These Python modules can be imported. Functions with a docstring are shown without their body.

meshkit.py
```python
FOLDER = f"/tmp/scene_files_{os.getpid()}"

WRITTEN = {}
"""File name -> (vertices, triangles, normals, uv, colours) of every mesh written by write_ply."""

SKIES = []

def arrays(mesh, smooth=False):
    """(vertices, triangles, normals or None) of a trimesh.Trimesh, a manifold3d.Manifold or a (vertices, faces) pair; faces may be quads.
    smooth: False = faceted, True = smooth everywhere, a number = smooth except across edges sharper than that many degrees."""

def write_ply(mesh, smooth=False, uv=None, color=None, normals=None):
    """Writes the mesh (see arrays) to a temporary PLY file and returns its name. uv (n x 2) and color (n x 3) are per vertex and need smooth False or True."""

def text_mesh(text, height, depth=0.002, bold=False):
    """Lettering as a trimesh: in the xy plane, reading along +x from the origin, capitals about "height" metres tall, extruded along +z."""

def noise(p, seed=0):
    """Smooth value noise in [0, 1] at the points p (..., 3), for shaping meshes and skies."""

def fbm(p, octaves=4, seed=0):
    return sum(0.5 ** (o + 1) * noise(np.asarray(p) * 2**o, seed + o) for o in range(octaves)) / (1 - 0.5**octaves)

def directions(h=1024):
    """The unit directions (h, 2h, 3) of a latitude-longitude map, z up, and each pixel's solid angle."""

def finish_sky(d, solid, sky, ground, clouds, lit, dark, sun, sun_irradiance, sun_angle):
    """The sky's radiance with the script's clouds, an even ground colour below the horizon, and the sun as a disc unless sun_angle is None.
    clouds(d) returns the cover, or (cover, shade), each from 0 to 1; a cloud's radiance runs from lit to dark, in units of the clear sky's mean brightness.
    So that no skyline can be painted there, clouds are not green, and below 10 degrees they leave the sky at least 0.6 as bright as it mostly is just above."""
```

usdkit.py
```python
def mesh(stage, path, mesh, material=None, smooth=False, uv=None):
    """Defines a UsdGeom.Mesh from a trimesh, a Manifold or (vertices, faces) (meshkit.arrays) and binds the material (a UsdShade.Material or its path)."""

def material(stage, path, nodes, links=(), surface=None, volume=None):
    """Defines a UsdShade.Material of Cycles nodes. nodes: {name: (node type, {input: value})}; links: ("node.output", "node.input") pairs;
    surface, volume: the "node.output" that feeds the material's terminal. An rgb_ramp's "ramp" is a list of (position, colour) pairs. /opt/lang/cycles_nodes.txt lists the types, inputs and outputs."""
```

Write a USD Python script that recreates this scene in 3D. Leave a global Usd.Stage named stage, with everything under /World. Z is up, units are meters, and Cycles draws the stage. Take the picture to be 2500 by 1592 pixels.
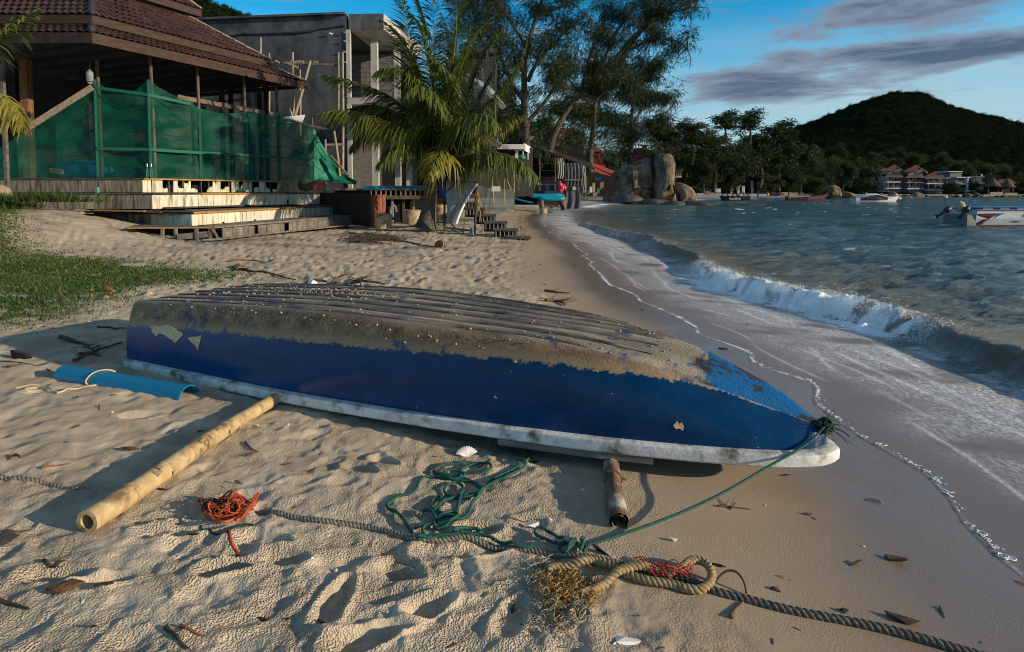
import math, random
import numpy as np, trimesh, usdkit, meshkit
from scipy.spatial import cKDTree
from pxr import Usd, UsdGeom, UsdLux, UsdShade, Gf, Sdf, Vt
stage = Usd.Stage.CreateInMemory()
UsdGeom.SetStageUpAxis(stage, "Z"); UsdGeom.SetStageMetersPerUnit(stage, 1.0)
UsdGeom.Xform.Define(stage, "/World"); UsdGeom.Scope.Define(stage, "/World/Looks")
# ------------------------------------------------------------------ camera, sky, sun, exposure
EYE = 1.54; PITCH = math.radians(3.0); FPX = 1500.0          # focal length in pixels of the 2500 pixel wide photograph
CY0 = 468 + FPX * math.tan(PITCH)
cam = UsdGeom.Camera.Define(stage, "/World/camera")
cam.CreateHorizontalApertureAttr(36.0); cam.CreateVerticalApertureAttr(36.0 * 1592 / 2500)
cam.CreateFocalLengthAttr(36.0 * FPX / 2500)
cam.CreateVerticalApertureOffsetAttr(-(796 - CY0) / 2500 * 36.0)
cam.CreateClippingRangeAttr((0.05, 20000.0))
_x = UsdGeom.Xformable(cam); _x.AddTranslateOp().Set((0, 0, EYE)); _x.AddRotateXOp().Set(90 - math.degrees(PITCH))
EXPOSURE = 0.25
cam.CreateExposureAttr(EXPOSURE)
SUN_EL = math.radians(14.0); SUN_AZ = math.radians(109.0)       # rotation = atan2(x, y) of the direction towards the sun
SUN = np.array([math.sin(SUN_AZ) * math.cos(SUN_EL), math.cos(SUN_AZ) * math.cos(SUN_EL), math.sin(SUN_EL)])
sun = UsdLux.DistantLight.Define(stage, "/World/sun")
sun.CreateNormalizeAttr(True); sun.CreateIntensityAttr(1.2); sun.CreateAngleAttr(0.53); sun.CreateColorAttr((1.0, 0.85, 0.65))
_q = Gf.Rotation(Gf.Vec3d(0, 0, 1), Gf.Vec3d(*map(float, SUN)))
_m = Gf.Matrix4d(); _m.SetRotate(_q); UsdGeom.Xformable(sun).AddTransformOp().Set(_m)

# ------------------------------------------------------------------ helpers: materials
MATS = {}
def mat(name, nodes, links, surface):
    MATS[name] = usdkit.material(stage, "/World/Looks/" + name, nodes, links, surface=surface)
    return MATS[name]
def std(name, c1, c2=None, scale=6.0, rough=0.75, bump=0.0, bscale=None, stretch=(1, 1, 1), spec=0.3, detail=6.0, dist=0.02, lo=0.35, hi=0.65, c3=None, s3=1.5, metal=0.0, rand=0.0, coat=0.0):
    """A two or three tone procedural surface in object space with fine relief."""
    n = {"tc": ("texture_coordinate", {}), "mp": ("mapping", {"scale": stretch}),
         "n1": ("noise_texture", {"scale": scale, "detail": detail, "roughness": 0.62}),
         "rp": ("rgb_ramp", {"ramp": [(lo, c1), (hi, c2 or c1)]}),
         "p": ("principled_bsdf", {"roughness": rough, "specular_ior_level": spec, "metallic": metal, "coat_weight": coat})}
    l = [("tc.object", "mp.vector"), ("mp.vector", "n1.vector"), ("n1.fac", "rp.fac")]
    out = "rp.color"
    if c3:
        n["n3"] = ("noise_texture", {"scale": s3, "detail": 5.0, "roughness": 0.6})
        n["r3"] = ("map_range", {"from_min": 0.5, "from_max": 0.66, "clamp": True})
        n["m3"] = ("mix_color", {"b": c3})
        l += [("tc.object", "n3.vector"), ("n3.fac", "r3.value"), ("r3.result", "m3.fac"), (out, "m3.a")]
        out = "m3.result"
    if rand:
        n["oi"] = ("object_info", {}); n["rr"] = ("map_range", {"to_min": 1 - rand, "to_max": 1 + rand})
        n["hs"] = ("hsv", {})
        l += [("oi.random", "rr.value"), ("rr.result", "hs.value"), (out, "hs.color")]
        out = "hs.color"
    l.append((out, "p.base_color"))
    if bump:
        n["n2"] = ("noise_texture", {"scale": bscale or scale * 4, "detail": 8.0, "roughness": 0.65})
        n["b"] = ("bump", {"strength": bump, "distance": dist})
        l += [("mp.vector", "n2.vector"), ("n2.fac", "b.height"), ("b.normal", "p.normal")]
    return mat(name, n, l, "p.BSDF")

# ------------------------------------------------------------------ helpers: prims
USED = {}
def numbered(path):
    k = USED.get(path, 0); USED[path] = k + 1
    return path if k == 0 else "%s_%03d" % (path, k)
def tag(p, label=None, cat=None, group=None, kind=None):
    p = p if isinstance(p, Usd.Prim) else p.GetPrim()
    for k, v in (("label", label), ("category", cat), ("group", group), ("kind", kind)):
        if v: p.SetCustomDataByKey(k, v)
    return p
def thing(name, label, cat, loc=(0, 0, 0), rz=0.0, group=None, kind=None):
    x = UsdGeom.Xform.Define(stage, numbered("/World/" + name))
    x.AddTranslateOp().Set(tuple(map(float, loc)))
    if rz: x.AddRotateZOp().Set(math.degrees(rz))
    return tag(x, label, cat, group, kind)
def obj(name, m, material, parent=None, smooth=False, label=None, cat=None, group=None, kind=None, prim=None):
    """One Mesh prim under parent (a prim), or under /World."""
    if isinstance(m, MB): m = m.get()
    base = str(parent.GetPath()) if parent is not None else "/World"
    r = usdkit.mesh(stage, numbered(base + "/" + name), m, MATS[material] if isinstance(material, str) else material, smooth)
    if prim:
        for k, v in prim.items():
            UsdGeom.PrimvarsAPI(r).CreatePrimvar(k, Sdf.ValueTypeNames.FloatArray, "vertex").Set(Vt.FloatArray.FromNumpy(np.asarray(v, np.float32)))
    return tag(r, label, cat, group, kind)
def dup(root, loc, rz=0.0, label=None, scale=None, group=None):
    """A copy of a thing: an instanceable reference to it, with a label of its own."""
    was = root.GetCustomData(); nm = root.GetName().rstrip("0123456789").rstrip("_")
    x = UsdGeom.Xform.Define(stage, numbered("/World/" + nm)); pr = x.GetPrim()
    pr.GetReferences().AddInternalReference(root.GetPath()); pr.SetInstanceable(True)
    x.ClearXformOpOrder()
    for a in ("xformOp:translate", "xformOp:rotateZ", "xformOp:scale"):
        pass
    m = Gf.Matrix4d(); sc = Gf.Matrix4d(); s = scale or (1, 1, 1); sc.SetScale(Gf.Vec3d(*map(float, s)))
    m.SetRotate(Gf.Rotation(Gf.Vec3d(0, 0, 1), math.degrees(rz))); m = sc * m; m.SetTranslateOnly(Gf.Vec3d(*map(float, loc)))
    x.AddTransformOp().Set(m)
    return tag(pr, label or was.get("label"), was.get("category"), group or was.get("group"))

# ------------------------------------------------------------------ helpers: shapes
def rotm(rx=0, ry=0, rz=0):
    return trimesh.transformations.euler_matrix(rx, ry, rz, "sxyz")[:3, :3]
def frames(P):
    P = np.asarray(P, float); T = np.gradient(P, axis=0); T /= np.maximum(np.linalg.norm(T, axis=1, keepdims=True), 1e-9)
    U = np.zeros_like(T); u = np.array([0, 0, 1.0]) if abs(T[0, 2]) < 0.9 else np.array([1.0, 0, 0])
    for i, t in enumerate(T):
        u = u - t * (u @ t); k = np.linalg.norm(u)
        if k < 1e-6: u = np.array([1.0, 0.2, 0.1]); u = u - t * (u @ t); k = np.linalg.norm(u)
        u = u / k; U[i] = u
    return T, U, np.cross(T, U)
class MB:
    """Collects shapes that become ONE mesh."""
    def __init__(s): s.v, s.f, s.n = [], [], 0
    def add(s, v, f):
        v = np.asarray(v, float); f = np.asarray(f, int)
        if f.shape[1] == 4: f = np.vstack([f[:, [0, 1, 2]], f[:, [0, 2, 3]]])
        s.v.append(v); s.f.append(f + s.n); s.n += len(v); return s
    def tm(s, m): return s.add(m.vertices, m.faces)
    def box(s, c, size, R=None, taper=1.0):
        x, y, z = np.asarray(size, float) / 2
        v = np.array([[i * x * (taper if k > 0 else 1), j * y * (taper if k > 0 else 1), k * z] for k in (-1, 1) for j in (-1, 1) for i in (-1, 1)])
        f = [[0, 2, 3, 1], [4, 5, 7, 6], [0, 1, 5, 4], [2, 6, 7, 3], [0, 4, 6, 2], [1, 3, 7, 5]]
        if R is not None: v = v @ np.asarray(R).T
        return s.add(v + np.asarray(c, float), f)
    def beam(s, a, b, w, h, up=(0, 0, 1)):
        """A squared timber from a to b, w across and h along up."""
        a, b = np.asarray(a, float), np.asarray(b, float); d = b - a; L = np.linalg.norm(d); d = d / L
        up = np.asarray(up, float)
        if abs(d @ up) > 0.98: up = np.array([0, 1.0, 0]) if abs(d[1]) < 0.9 else np.array([1.0, 0, 0])
        r = np.cross(d, up); r /= np.linalg.norm(r); u = np.cross(r, d)
        return s.box((a + b) / 2, (w, L, h), np.stack([r, d, u], 1))
    def tube(s, P, r, n=8, caps=True):
        P = np.asarray(P, float); r = np.broadcast_to(np.asarray(r, float), (len(P),))
        T, U, W = frames(P); a = np.linspace(0, 2 * np.pi, n, endpoint=False)
        v = (P[:, None] + r[:, None, None] * (np.cos(a)[None, :, None] * U[:, None] + np.sin(a)[None, :, None] * W[:, None])).reshape(-1, 3)
        i = np.arange(len(P) - 1)[:, None] * n; j = np.arange(n)[None]; k = (j + 1) % n
        f = np.stack([i + j, i + k, i + n + k, i + n + j], -1).reshape(-1, 4)
        s.add(v, f)
        if caps:
            e = (len(P) - 1) * n; b = s.n - len(v)
            s.f.append(np.array([[b, b + q + 1, b + q] for q in range(1, n - 1)] + [[b + e, b + e + q, b + e + q + 1] for q in range(1, n - 1)]))
        return s
    def grid(s, V, wrap=False):
        """V: (rows, cols, 3)."""
        a, b = V.shape[:2]; i = np.arange(a - 1)[:, None] * b; j = np.arange(b if wrap else b - 1)[None]; k = (j + 1) % b
        return s.add(V.reshape(-1, 3), np.stack([i + j, i + k, i + b + k, i + b + j], -1).reshape(-1, 4))
    def prism(s, poly, z0, z1):
        """poly: ccw (n,2)."""
        m = trimesh.creation.extrude_polygon(__import__("shapely").geometry.Polygon(poly), z1 - z0); m.apply_translation([0, 0, z0]); return s.tm(m)
    def lathe(s, prof, n=20, c=(0, 0, 0)):
        a = np.linspace(0, 2 * np.pi, n, endpoint=False); pr = np.asarray(prof, float)
        V = np.stack([pr[:, :1] * np.cos(a), pr[:, :1] * np.sin(a), np.repeat(pr[:, 1:2], n, 1)], -1) + np.asarray(c)
        return s.grid(V[::-1], wrap=True)
    def get(s): return np.vstack(s.v), np.vstack(s.f)
def slab(P, t, up=(0, 0, 1)):
    """A closed plate: outline P (n,3), extruded by t along up."""
    P = np.asarray(P, float); n = len(P); q = P + np.asarray(up, float) * t
    f = [[i, (i + 1) % n, n + (i + 1) % n, n + i] for i in range(n)]
    tr = np.array([[0, i + 1, i] for i in range(1, n - 1)] + [[n, n + i, n + i + 1] for i in range(1, n - 1)])
    m = MB().add(np.vstack([P, q]), f); m.f.append(tr); return m
def rockmesh(rx, ry, rz, seed, amp=0.18, sub=3, freq=1.3, flat=0.0):
    m = trimesh.creation.icosphere(sub); v = m.vertices.copy()
    v = v * (1 + amp * 2 * (meshkit.fbm(v * freq + 9.1 * seed, 4, seed) - 0.5))[:, None]
    v = v * [rx, ry, rz]
    if flat: v[:, 2] = np.maximum(v[:, 2], -flat * rz)
    return v, m.faces
def spline(P, n):
    from scipy.interpolate import CubicSpline
    P = np.asarray(P, float); d = np.r_[0, np.cumsum(np.linalg.norm(np.diff(P, axis=0), axis=1) + 1e-6)]
    return CubicSpline(d, P)(np.linspace(0, d[-1], n))

# ------------------------------------------------------------------ helpers: where a sight line of the photograph meets the world
def _ray(px, py):
    u, v = (px - 1250) / FPX, -(py - CY0) / FPX
    return np.array([u, math.cos(PITCH) + math.sin(PITCH) * v, -math.sin(PITCH) + math.cos(PITCH) * v])
def G(px, py, z=0.0):
    r = _ray(px, py); return np.array([0, 0, EYE]) + r * ((z - EYE) / r[2])
def D(px, py, y):
    r = _ray(px, py); return np.array([0, 0, EYE]) + r * (y / r[1])
# ------------------------------------------------------------------ sky
def build_sky():
    dome = UsdLux.DomeLight.Define(stage, "/World/sky")
    tag(dome, "deep blue evening sky with grey cloud bands", None, None, "structure")
    n = {"tc": ("texture_coordinate", {}), "sky": ("sky_texture", {"sky_type": "single_scattering", "sun_disc": False, "sun_elevation": SUN_EL, "sun_rotation": SUN_AZ, "altitude": 10.0, "air_density": 1.0, "aerosol_density": 0.4, "ozone_density": 2.5}),
         "hs": ("hsv", {"saturation": 2.0, "value": 1.6, "hue": 0.492}),
         "sep": ("separate_xyz", {}), "az": ("math", {"math_type": "arctan2"}), "el": ("math", {"math_type": "arcsine"}),
         "ae": ("combine_xyz", {}),
         # cloud field: long low streaks, the same all round the sky
         "m1": ("mapping", {"scale": (3.0, 15.0, 1.0)}), "n0": ("noise_texture", {"scale": 2.1, "detail": 10.0, "roughness": 0.6, "distortion": 0.3}), "n1": ("math", {"math_type": "multiply_add", "value2": 2.0, "value3": -0.56}),
         "m2": ("mapping", {"scale": (1.2, 9.0, 1.0)}), "n2": ("noise_texture", {"scale": 2.1, "detail": 7.0, "roughness": 0.55}),
         "bg": ("background_shader", {"strength": 0.10})}
    l = [("sky.color", "hs.color"), ("tc.generated", "sep.vector"), ("sep.x", "az.value1"), ("sep.y", "az.value2"), ("sep.z", "el.value1"), ("az.value", "ae.x"), ("el.value", "ae.y"),
         ("ae.vector", "m1.vector"), ("m1.vector", "n0.vector"), ("n0.fac", "n1.value1"), ("ae.vector", "m2.vector"), ("m2.vector", "n2.vector")]
    # the clouds of this evening: (azimuth, elevation, reach across, reach up, tilt) in degrees
    total = None
    for i, (a, e, ra, re, t, k) in enumerate(((33.5, 10.3, 20, 1.9, 1.0, .78), (21.2, 8.5, 8.5, 2.2, -5, .66), (40, 14.6, 14, 5.0, 9, .42), (28.5, 14.2, 10, 3.6, 9, .34), (27, 6.0, 14, 1.2, 0, .22), (62, 12, 20, 4, 0, .3), (-60, 13, 24, 4, 5, .28), (110, 14, 30, 4, -4, .3), (-120, 12, 30, 5, 4, .3), (175, 15, 28, 5, 0, .3), (80, 30, 30, 9, 0, .2), (-30, 40, 30, 9, 20, .2), (150, 45, 30, 9, 0, .2), (-110, 42, 30, 9, 0, .2))):
        n["g%d" % i] = ("mapping", {"mapping_type": "texture", "location": (math.radians(a), math.radians(e), 0), "rotation": (0, 0, math.radians(t)), "scale": (math.radians(ra), math.radians(re), 1)})
        n["s%d" % i] = ("gradient_texture", {"gradient_type": "spherical"})
        n["a%d" % i] = ("math", {"math_type": "multiply_add", "value2": k})
        l += [("ae.vector", "g%d.vector" % i), ("g%d.vector" % i, "s%d.vector" % i), ("s%d.fac" % i, "a%d.value1" % i)]
        l.append((total or "n1.value", "a%d.value3" % i)); total = "a%d.value" % i
    n["oh"] = ("map_range", {"from_min": 0.38, "from_max": 0.75, "to_max": 0.62, "clamp": True}); n["oa"] = ("math", {"math_type": "add"}); l += [("el.value", "oh.value"), ("oh.result", "oa.value1"), (total, "oa.value2")]; total = "oa.value"  # extra unseen cloud high overhead, added to make the fill light less blue
    n["cov"] = ("map_range", {"range_type": "smoothstep", "from_min": 0.51, "from_max": 0.88, "to_max": 0.93, "clamp": True})
    n["shade"] = ("map_range", {"range_type": "smoothstep", "from_min": 0.80, "from_max": 1.25, "clamp": True})
    n["cc"] = ("mix_color", {"a": (1.9, 2.3, 3.0), "b": (0.62, 0.92, 1.55)})
    n["pv"] = ("rgb_ramp", {"ramp": [(0.0, (1, 1, 1)), (0.14, (0.95, 0.95, 0.95)), (0.20, (0.5, 0.5, 0.5)), (0.27, (0.06, 0.06, 0.06)), (0.4, (0, 0, 0))]})
    n["vn"] = ("map_range", {"from_min": 0.30, "from_max": 0.58, "to_min": 0.55, "to_max": 1.0, "clamp": True}); n["vf"] = ("math", {"math_type": "multiply", "use_clamp": True})
    n["veil"] = ("mix_color", {"b": (3.5, 5.0, 5.8)}); n["out"] = ("mix_color", {})
    l += [(total, "cov.value"), (total, "shade.value"), ("shade.result", "cc.fac"), ("el.value", "pv.fac"), ("n2.fac", "vn.value"), ("vn.result", "vf.value1"), ("pv.color", "vf.value2"),
          ("vf.value", "veil.fac"), ("hs.color", "veil.a"), ("veil.result", "out.a"), ("cc.result", "out.b"), ("cov.result", "out.fac"), ("out.result", "bg.color")]
    m = usdkit.material(stage, "/World/Looks/sky", n, l, surface="bg.background")
    UsdShade.MaterialBindingAPI.Apply(dome.GetPrim()).Bind(m)
build_sky()
# ------------------------------------------------------------------ the lie of the land
COAST = np.array([(3.2, -30), (2.6, -2), (2.25, 2.6), (2.45, 3.9), (2.42, 5), (2.35, 7.5), (1.75, 11), (2.0, 17), (1.6, 27), (1.4, 37), (3.3, 58), (6.8, 67), (10, 80), (15, 93), (25, 104), (33, 125), (50, 152), (74, 178), (98, 192), (132, 203), (190, 212), (420, 236), (1500, 500)], float)
def coast_dist(x, y):
    """Signed distance from the water's edge, positive out to sea."""
    p = np.stack([x, y], -1); a, b = COAST[:-1], COAST[1:]; d2 = np.full(x.shape, 1e18); side = np.zeros(x.shape)
    for i in range(len(a)):
        e = b[i] - a[i]; t = np.clip(((p - a[i]) @ e) / (e @ e), 0, 1); q = p - a[i] - t[..., None] * e
        d = (q * q).sum(-1); sg = np.sign(e[1] * (p[..., 0] - a[i][0]) - e[0] * (p[..., 1] - a[i][1]))
        c = d < d2 - 1e-9; side = np.where(c, sg, side); d2 = np.where(c, d, d2)
    return np.sqrt(d2) * side
def sstep(a, b, x):
    t = np.clip((x - a) / (b - a), 0, 1); return t * t * (3 - 2 * t)
SEA = -0.30
def base_z(x, y, s=None):
    s = coast_dist(x, y) if s is None else s
    z = np.where(s > 0, -0.14 - 0.08 * s, np.where(s > -2, -0.14 - 0.07 * s, 0.018 * (-s - 2)))
    z = np.where(s > 25, -2.14 - 0.02 * (s - 25), z); z = np.maximum(z, -5)
    z = np.minimum(z, 1.4)
    z = z + 0.75 * sstep(8.2, 14, -x) * sstep(9, 17.5, y) * (1 - sstep(60, 90, y))
    z = z + 0.10 * sstep(-3, -5, x) * sstep(1, 5, y)*0.0
    return z
rng = np.random.default_rng(11)
def polar(rmin, rmax, a0, a1, nphi, step_px, ratio):
    """Rings about the place one stands on: close together nearby, farther apart with distance."""
    r = [rmin]
    while r[-1] < rmax: r.append(r[-1] + max(0.004, min(r[-1] ** 2 * step_px / (FPX * 1.6), r[-1] * ratio)))
    r = np.array(r); phi = np.radians(np.linspace(a0, a1, nphi))
    # rings are straight lines across the view, as wide as they are far
    X = r[:, None] * np.tan(phi)[None]; Y = np.repeat(r[:, None], nphi, 1)
    return X, Y
SX, SY = polar(1.35, 330, -52, 49, 760, 3.1, 0.022)
SS = coast_dist(SX, SY)
SZ = base_z(SX, SY, SS)
P3 = np.stack([SX, SY, np.zeros_like(SX)], -1)
dry = sstep(-1.35, -2.2, SS + 0.5 * (meshkit.noise(P3 * 1.1, 5) - 0.5)) * sstep(140, 60, SY)
far_fade = sstep(200, 20, SY)
# long soft swells, then trampled lumps, then clods
SZ = SZ + dry * far_fade * (0.045 * (meshkit.fbm(P3 * 0.55, 3, 1) - 0.5))
SZ = SZ + dry * sstep(60, 20, SY) * 0.035 * (meshkit.fbm(P3 * 3.4, 3, 2) - 0.5)
SZ = SZ + dry * sstep(14, 7, SY) * 0.022 * (meshkit.fbm(P3 * 15.0, 3, 3) - 0.5)
SZ = SZ + (1 - dry) * sstep(20, 5, SY) * 0.006 * (meshkit.fbm(P3 * [1.5, 5, 1], 2, 4) - 0.5)
# dents of feet: an elongated hollow with a pushed up rim
def dent(cx, cy, L, W, ang, depth, rim=0.35, flat=0.0):
    c, s_ = math.cos(ang), math.sin(ang)
    R = max(L, W) * 1.5
    iy0, iy1 = np.searchsorted(SY[:, 0], [cy - R, cy + R])
    if iy1 <= iy0: return
    xs, ys = SX[iy0:iy1] - cx, SY[iy0:iy1] - cy
    m = np.abs(xs) < R
    if not m.any(): return
    u, v = (xs * c + ys * s_) / (L / 2), (-xs * s_ + ys * c) / (W / 2)
    q = np.sqrt(u * u + v * v * (1 + 0.5 * np.clip(u, -1, 1)))
    k = (1 - sstep(0.55 if flat else 0.1, 1.05, q)) - rim * np.exp(-((q - 1.2) / 0.2) ** 2)
    SZ[iy0:iy1] -= np.where(m, depth * k * dry[iy0:iy1], 0)
for k in range(560):
    y = 1.7 + 6.5 * rng.random() ** 1.2; x = -y * 1.0 + rng.random() * (y * 1.0 + 1.3)
    dent(x, y, rng.uniform(.14, .32), rng.uniform(.09, .16), rng.uniform(0, np.pi), rng.uniform(.0045, .0125))
for k in range(3000):
    y = 8 + 22 * rng.random(); x = rng.uniform(-0.75 * y, 1.2)
    dent(x, y, rng.uniform(.2, .42), rng.uniform(.14, .24), rng.uniform(0, np.pi), rng.uniform(.015, .034))
for px, py, L, ang, dp in ((820, 1470, .29, 1.45, .03), (560, 1400, .26, .3, .034), (640, 1330, .28, -.2, .025), (440, 1310, .36, .15, .025), (140, 1425, .27, .1, .025), (880, 1150, .26, -.6, .025), (960, 1400, .26, -.35, .02), (1170, 1290, .2, .1, .03),
                           (690, 1375, .24, -.1, .025), (340, 1030, .26, .2, .025), (980, 1385, .2, -.4, .02), (250, 1440, .22, .3, .025), (1160, 1340, .3, .2, .02), (100, 980, .3, .1, .02), (940, 1130, .22, -.7, .03), (1050, 1480, .2, .5, .03), (900, 1560, .3, .4, .035), (1250, 1500, .24, 1.2, .02)):
    g = G(px, py); dent(g[0], g[1], L, .105, ang, dp, .4, 1)
# hollows worn under and beside the things that lie on the beach
def scoop(cx, cy, r, d):
    SZ[...] -= d * np.exp(-(((SX - cx) ** 2 + (SY - cy) ** 2) / r ** 2))
scoop(0.1, 3.95, .5, .05)
SV = np.stack([SX, SY, SZ], -1)
_tree = cKDTree(np.stack([SX.ravel(), SY.ravel()], -1)); _sz = SZ.ravel()
def gz(x, y):
    """Height of the sand."""
    d, i = _tree.query([[x, y]], k=3); w = 1 / (d[0] + 1e-4); return float((_sz[i[0]] * w).sum() / w.sum())
def gzs(xy):
    d, i = _tree.query(np.asarray(xy)[:, :2], k=3); w = 1 / (d + 1e-4); return (_sz[i] * w).sum(1) / w.sum(1)
def on_sand(px, py, lift=0.0):
    """The point of the beach that the photograph shows at a pixel."""
    p = G(px, py, 0.0)
    for _ in range(6): p = G(px, py, gz(p[0], p[1]))
    p[2] += lift; return p

# sand: dry, trampled and pale up the beach, dark and smooth where the swash has just been
wet = sstep(-1.25, -0.35, SS + 0.5 * (meshkit.fbm(P3 * [0.9, 0.5, 1], 3, 8) - 0.5)) 
soak = sstep(-2.6, -1.2, SS + 0.7 * (meshkit.fbm(P3 * 0.8, 3, 9) - 0.5))
litter = sstep(.52, .7, meshkit.fbm(P3 * [1.1, 1.6, 1], 4, 21)) * sstep(11, 17, SY) * dry
mat("sand", {"wet": ("attribute", {"attribute": "wet"}), "soak": ("attribute", {"attribute": "soak"}), "lit": ("attribute", {"attribute": "litter"}), "g": ("geometry", {}),
    "n1": ("noise_texture", {"scale": 0.9, "detail": 5.0}), "n2": ("noise_texture", {"scale": 700.0, "detail": 2.0}), "n3": ("noise_texture", {"scale": 90.0, "detail": 6.0, "roughness": 0.7}),
    "v1": ("voronoi_texture", {"scale": 120.0, "randomness": 1.0}),
    "n4": ("noise_texture", {"scale": 26.0, "detail": 7.0, "roughness": 0.65}),
    "r1": ("rgb_ramp", {"ramp": [(0.3, (0.48, 0.385, 0.27)), (0.7, (0.59, 0.485, 0.355))]}),
    "r2": ("rgb_ramp", {"ramp": [(0.3, (0.62, 0.62, 0.62)), (0.55, (1, 1, 1)), (0.8, (1.22, 1.2, 1.18))]}),
    "r4": ("rgb_ramp", {"ramp": [(0.28, (0.55, 0.52, 0.5)), (0.42, (1, 1, 1))]}),
    "m1": ("mix_color", {"blend_type": "multiply", "fac": 0.55}), "m4": ("mix_color", {"blend_type": "multiply", "fac": 0.35}),
    "m2": ("mix_color", {"b": (0.25, 0.175, 0.105)}), "m3": ("mix_color", {"b": (0.19, 0.135, 0.095)}), "m5": ("mix_color", {"b": (0.20, 0.17, 0.15)}),
    "rw": ("map_range", {"to_min": 0.92, "to_max": 0.20, "clamp": True}), "sw": ("map_range", {"to_min": 0.1, "to_max": 0.62}),
    "dryk": ("map_range", {"to_min": 1.0, "to_max": 0.12, "clamp": True}), "np": ("noise_texture", {"scale": 3.4, "detail": 3.0}), "npr": ("map_range", {"from_min": 0.36, "from_max": 0.56, "to_min": 0.28, "to_max": 1.15, "clamp": True}), "dk2": ("math", {"math_type": "multiply"}),
    "ba": ("math", {"math_type": "multiply_add", "value2": 1.5}), "bs": ("bump", {"distance": 0.0115}),
    "hm": ("math", {"math_type": "multiply", "value2": 0.6}), "hl": ("math", {"math_type": "multiply", "value2": 0.7}),
    "p": ("principled_bsdf", {})},
    [("g.position", "n1.vector"), ("g.position", "n2.vector"), ("g.position", "n3.vector"), ("g.position", "n4.vector"), ("g.position", "v1.vector"),
     ("n1.fac", "r1.fac"), ("n2.fac", "r2.fac"), ("r1.color", "m1.a"), ("r2.color", "m1.b"), ("n3.fac", "r4.fac"), ("m1.result", "m4.a"), ("r4.color", "m4.b"),
     ("lit.fac", "hl.value1"), ("hl.value", "m5.fac"), ("m4.result", "m5.a"),
     ("soak.fac", "hm.value1"), ("hm.value", "m2.fac"), ("m5.result", "m2.a"), ("wet.fac", "m3.fac"), ("m2.result", "m3.a"), ("m3.result", "p.base_color"),
     ("wet.fac", "rw.value"), ("rw.result", "p.roughness"), ("wet.fac", "sw.value"), ("sw.result", "p.specular_ior_level"),
     ("n4.fac", "ba.value1"), ("v1.distance", "ba.value3"), ("ba.value", "bs.height"), ("soak.fac", "dryk.value"), ("g.position", "np.vector"), ("np.fac", "npr.value"), ("dryk.result", "dk2.value1"), ("npr.result", "dk2.value2"), ("dk2.value", "bs.strength"), ("bs.normal", "p.normal")], "p.BSDF")
m = MB().grid(SV); sv_, sf_ = m.get(); sf_ = sf_[(SS.ravel()[sf_] < 5).any(1)]; ix_ = np.unique(sf_); rm_ = np.full(len(sv_), -1); rm_[ix_] = np.arange(len(ix_)); obj("sand", (sv_[ix_], rm_[sf_]), "sand", smooth=True, kind="structure", label="pale trampled beach sand, wet and dark along the water", prim={"wet": wet.ravel()[ix_], "soak": soak.ravel()[ix_], "litter": litter.ravel()[ix_]})
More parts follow.
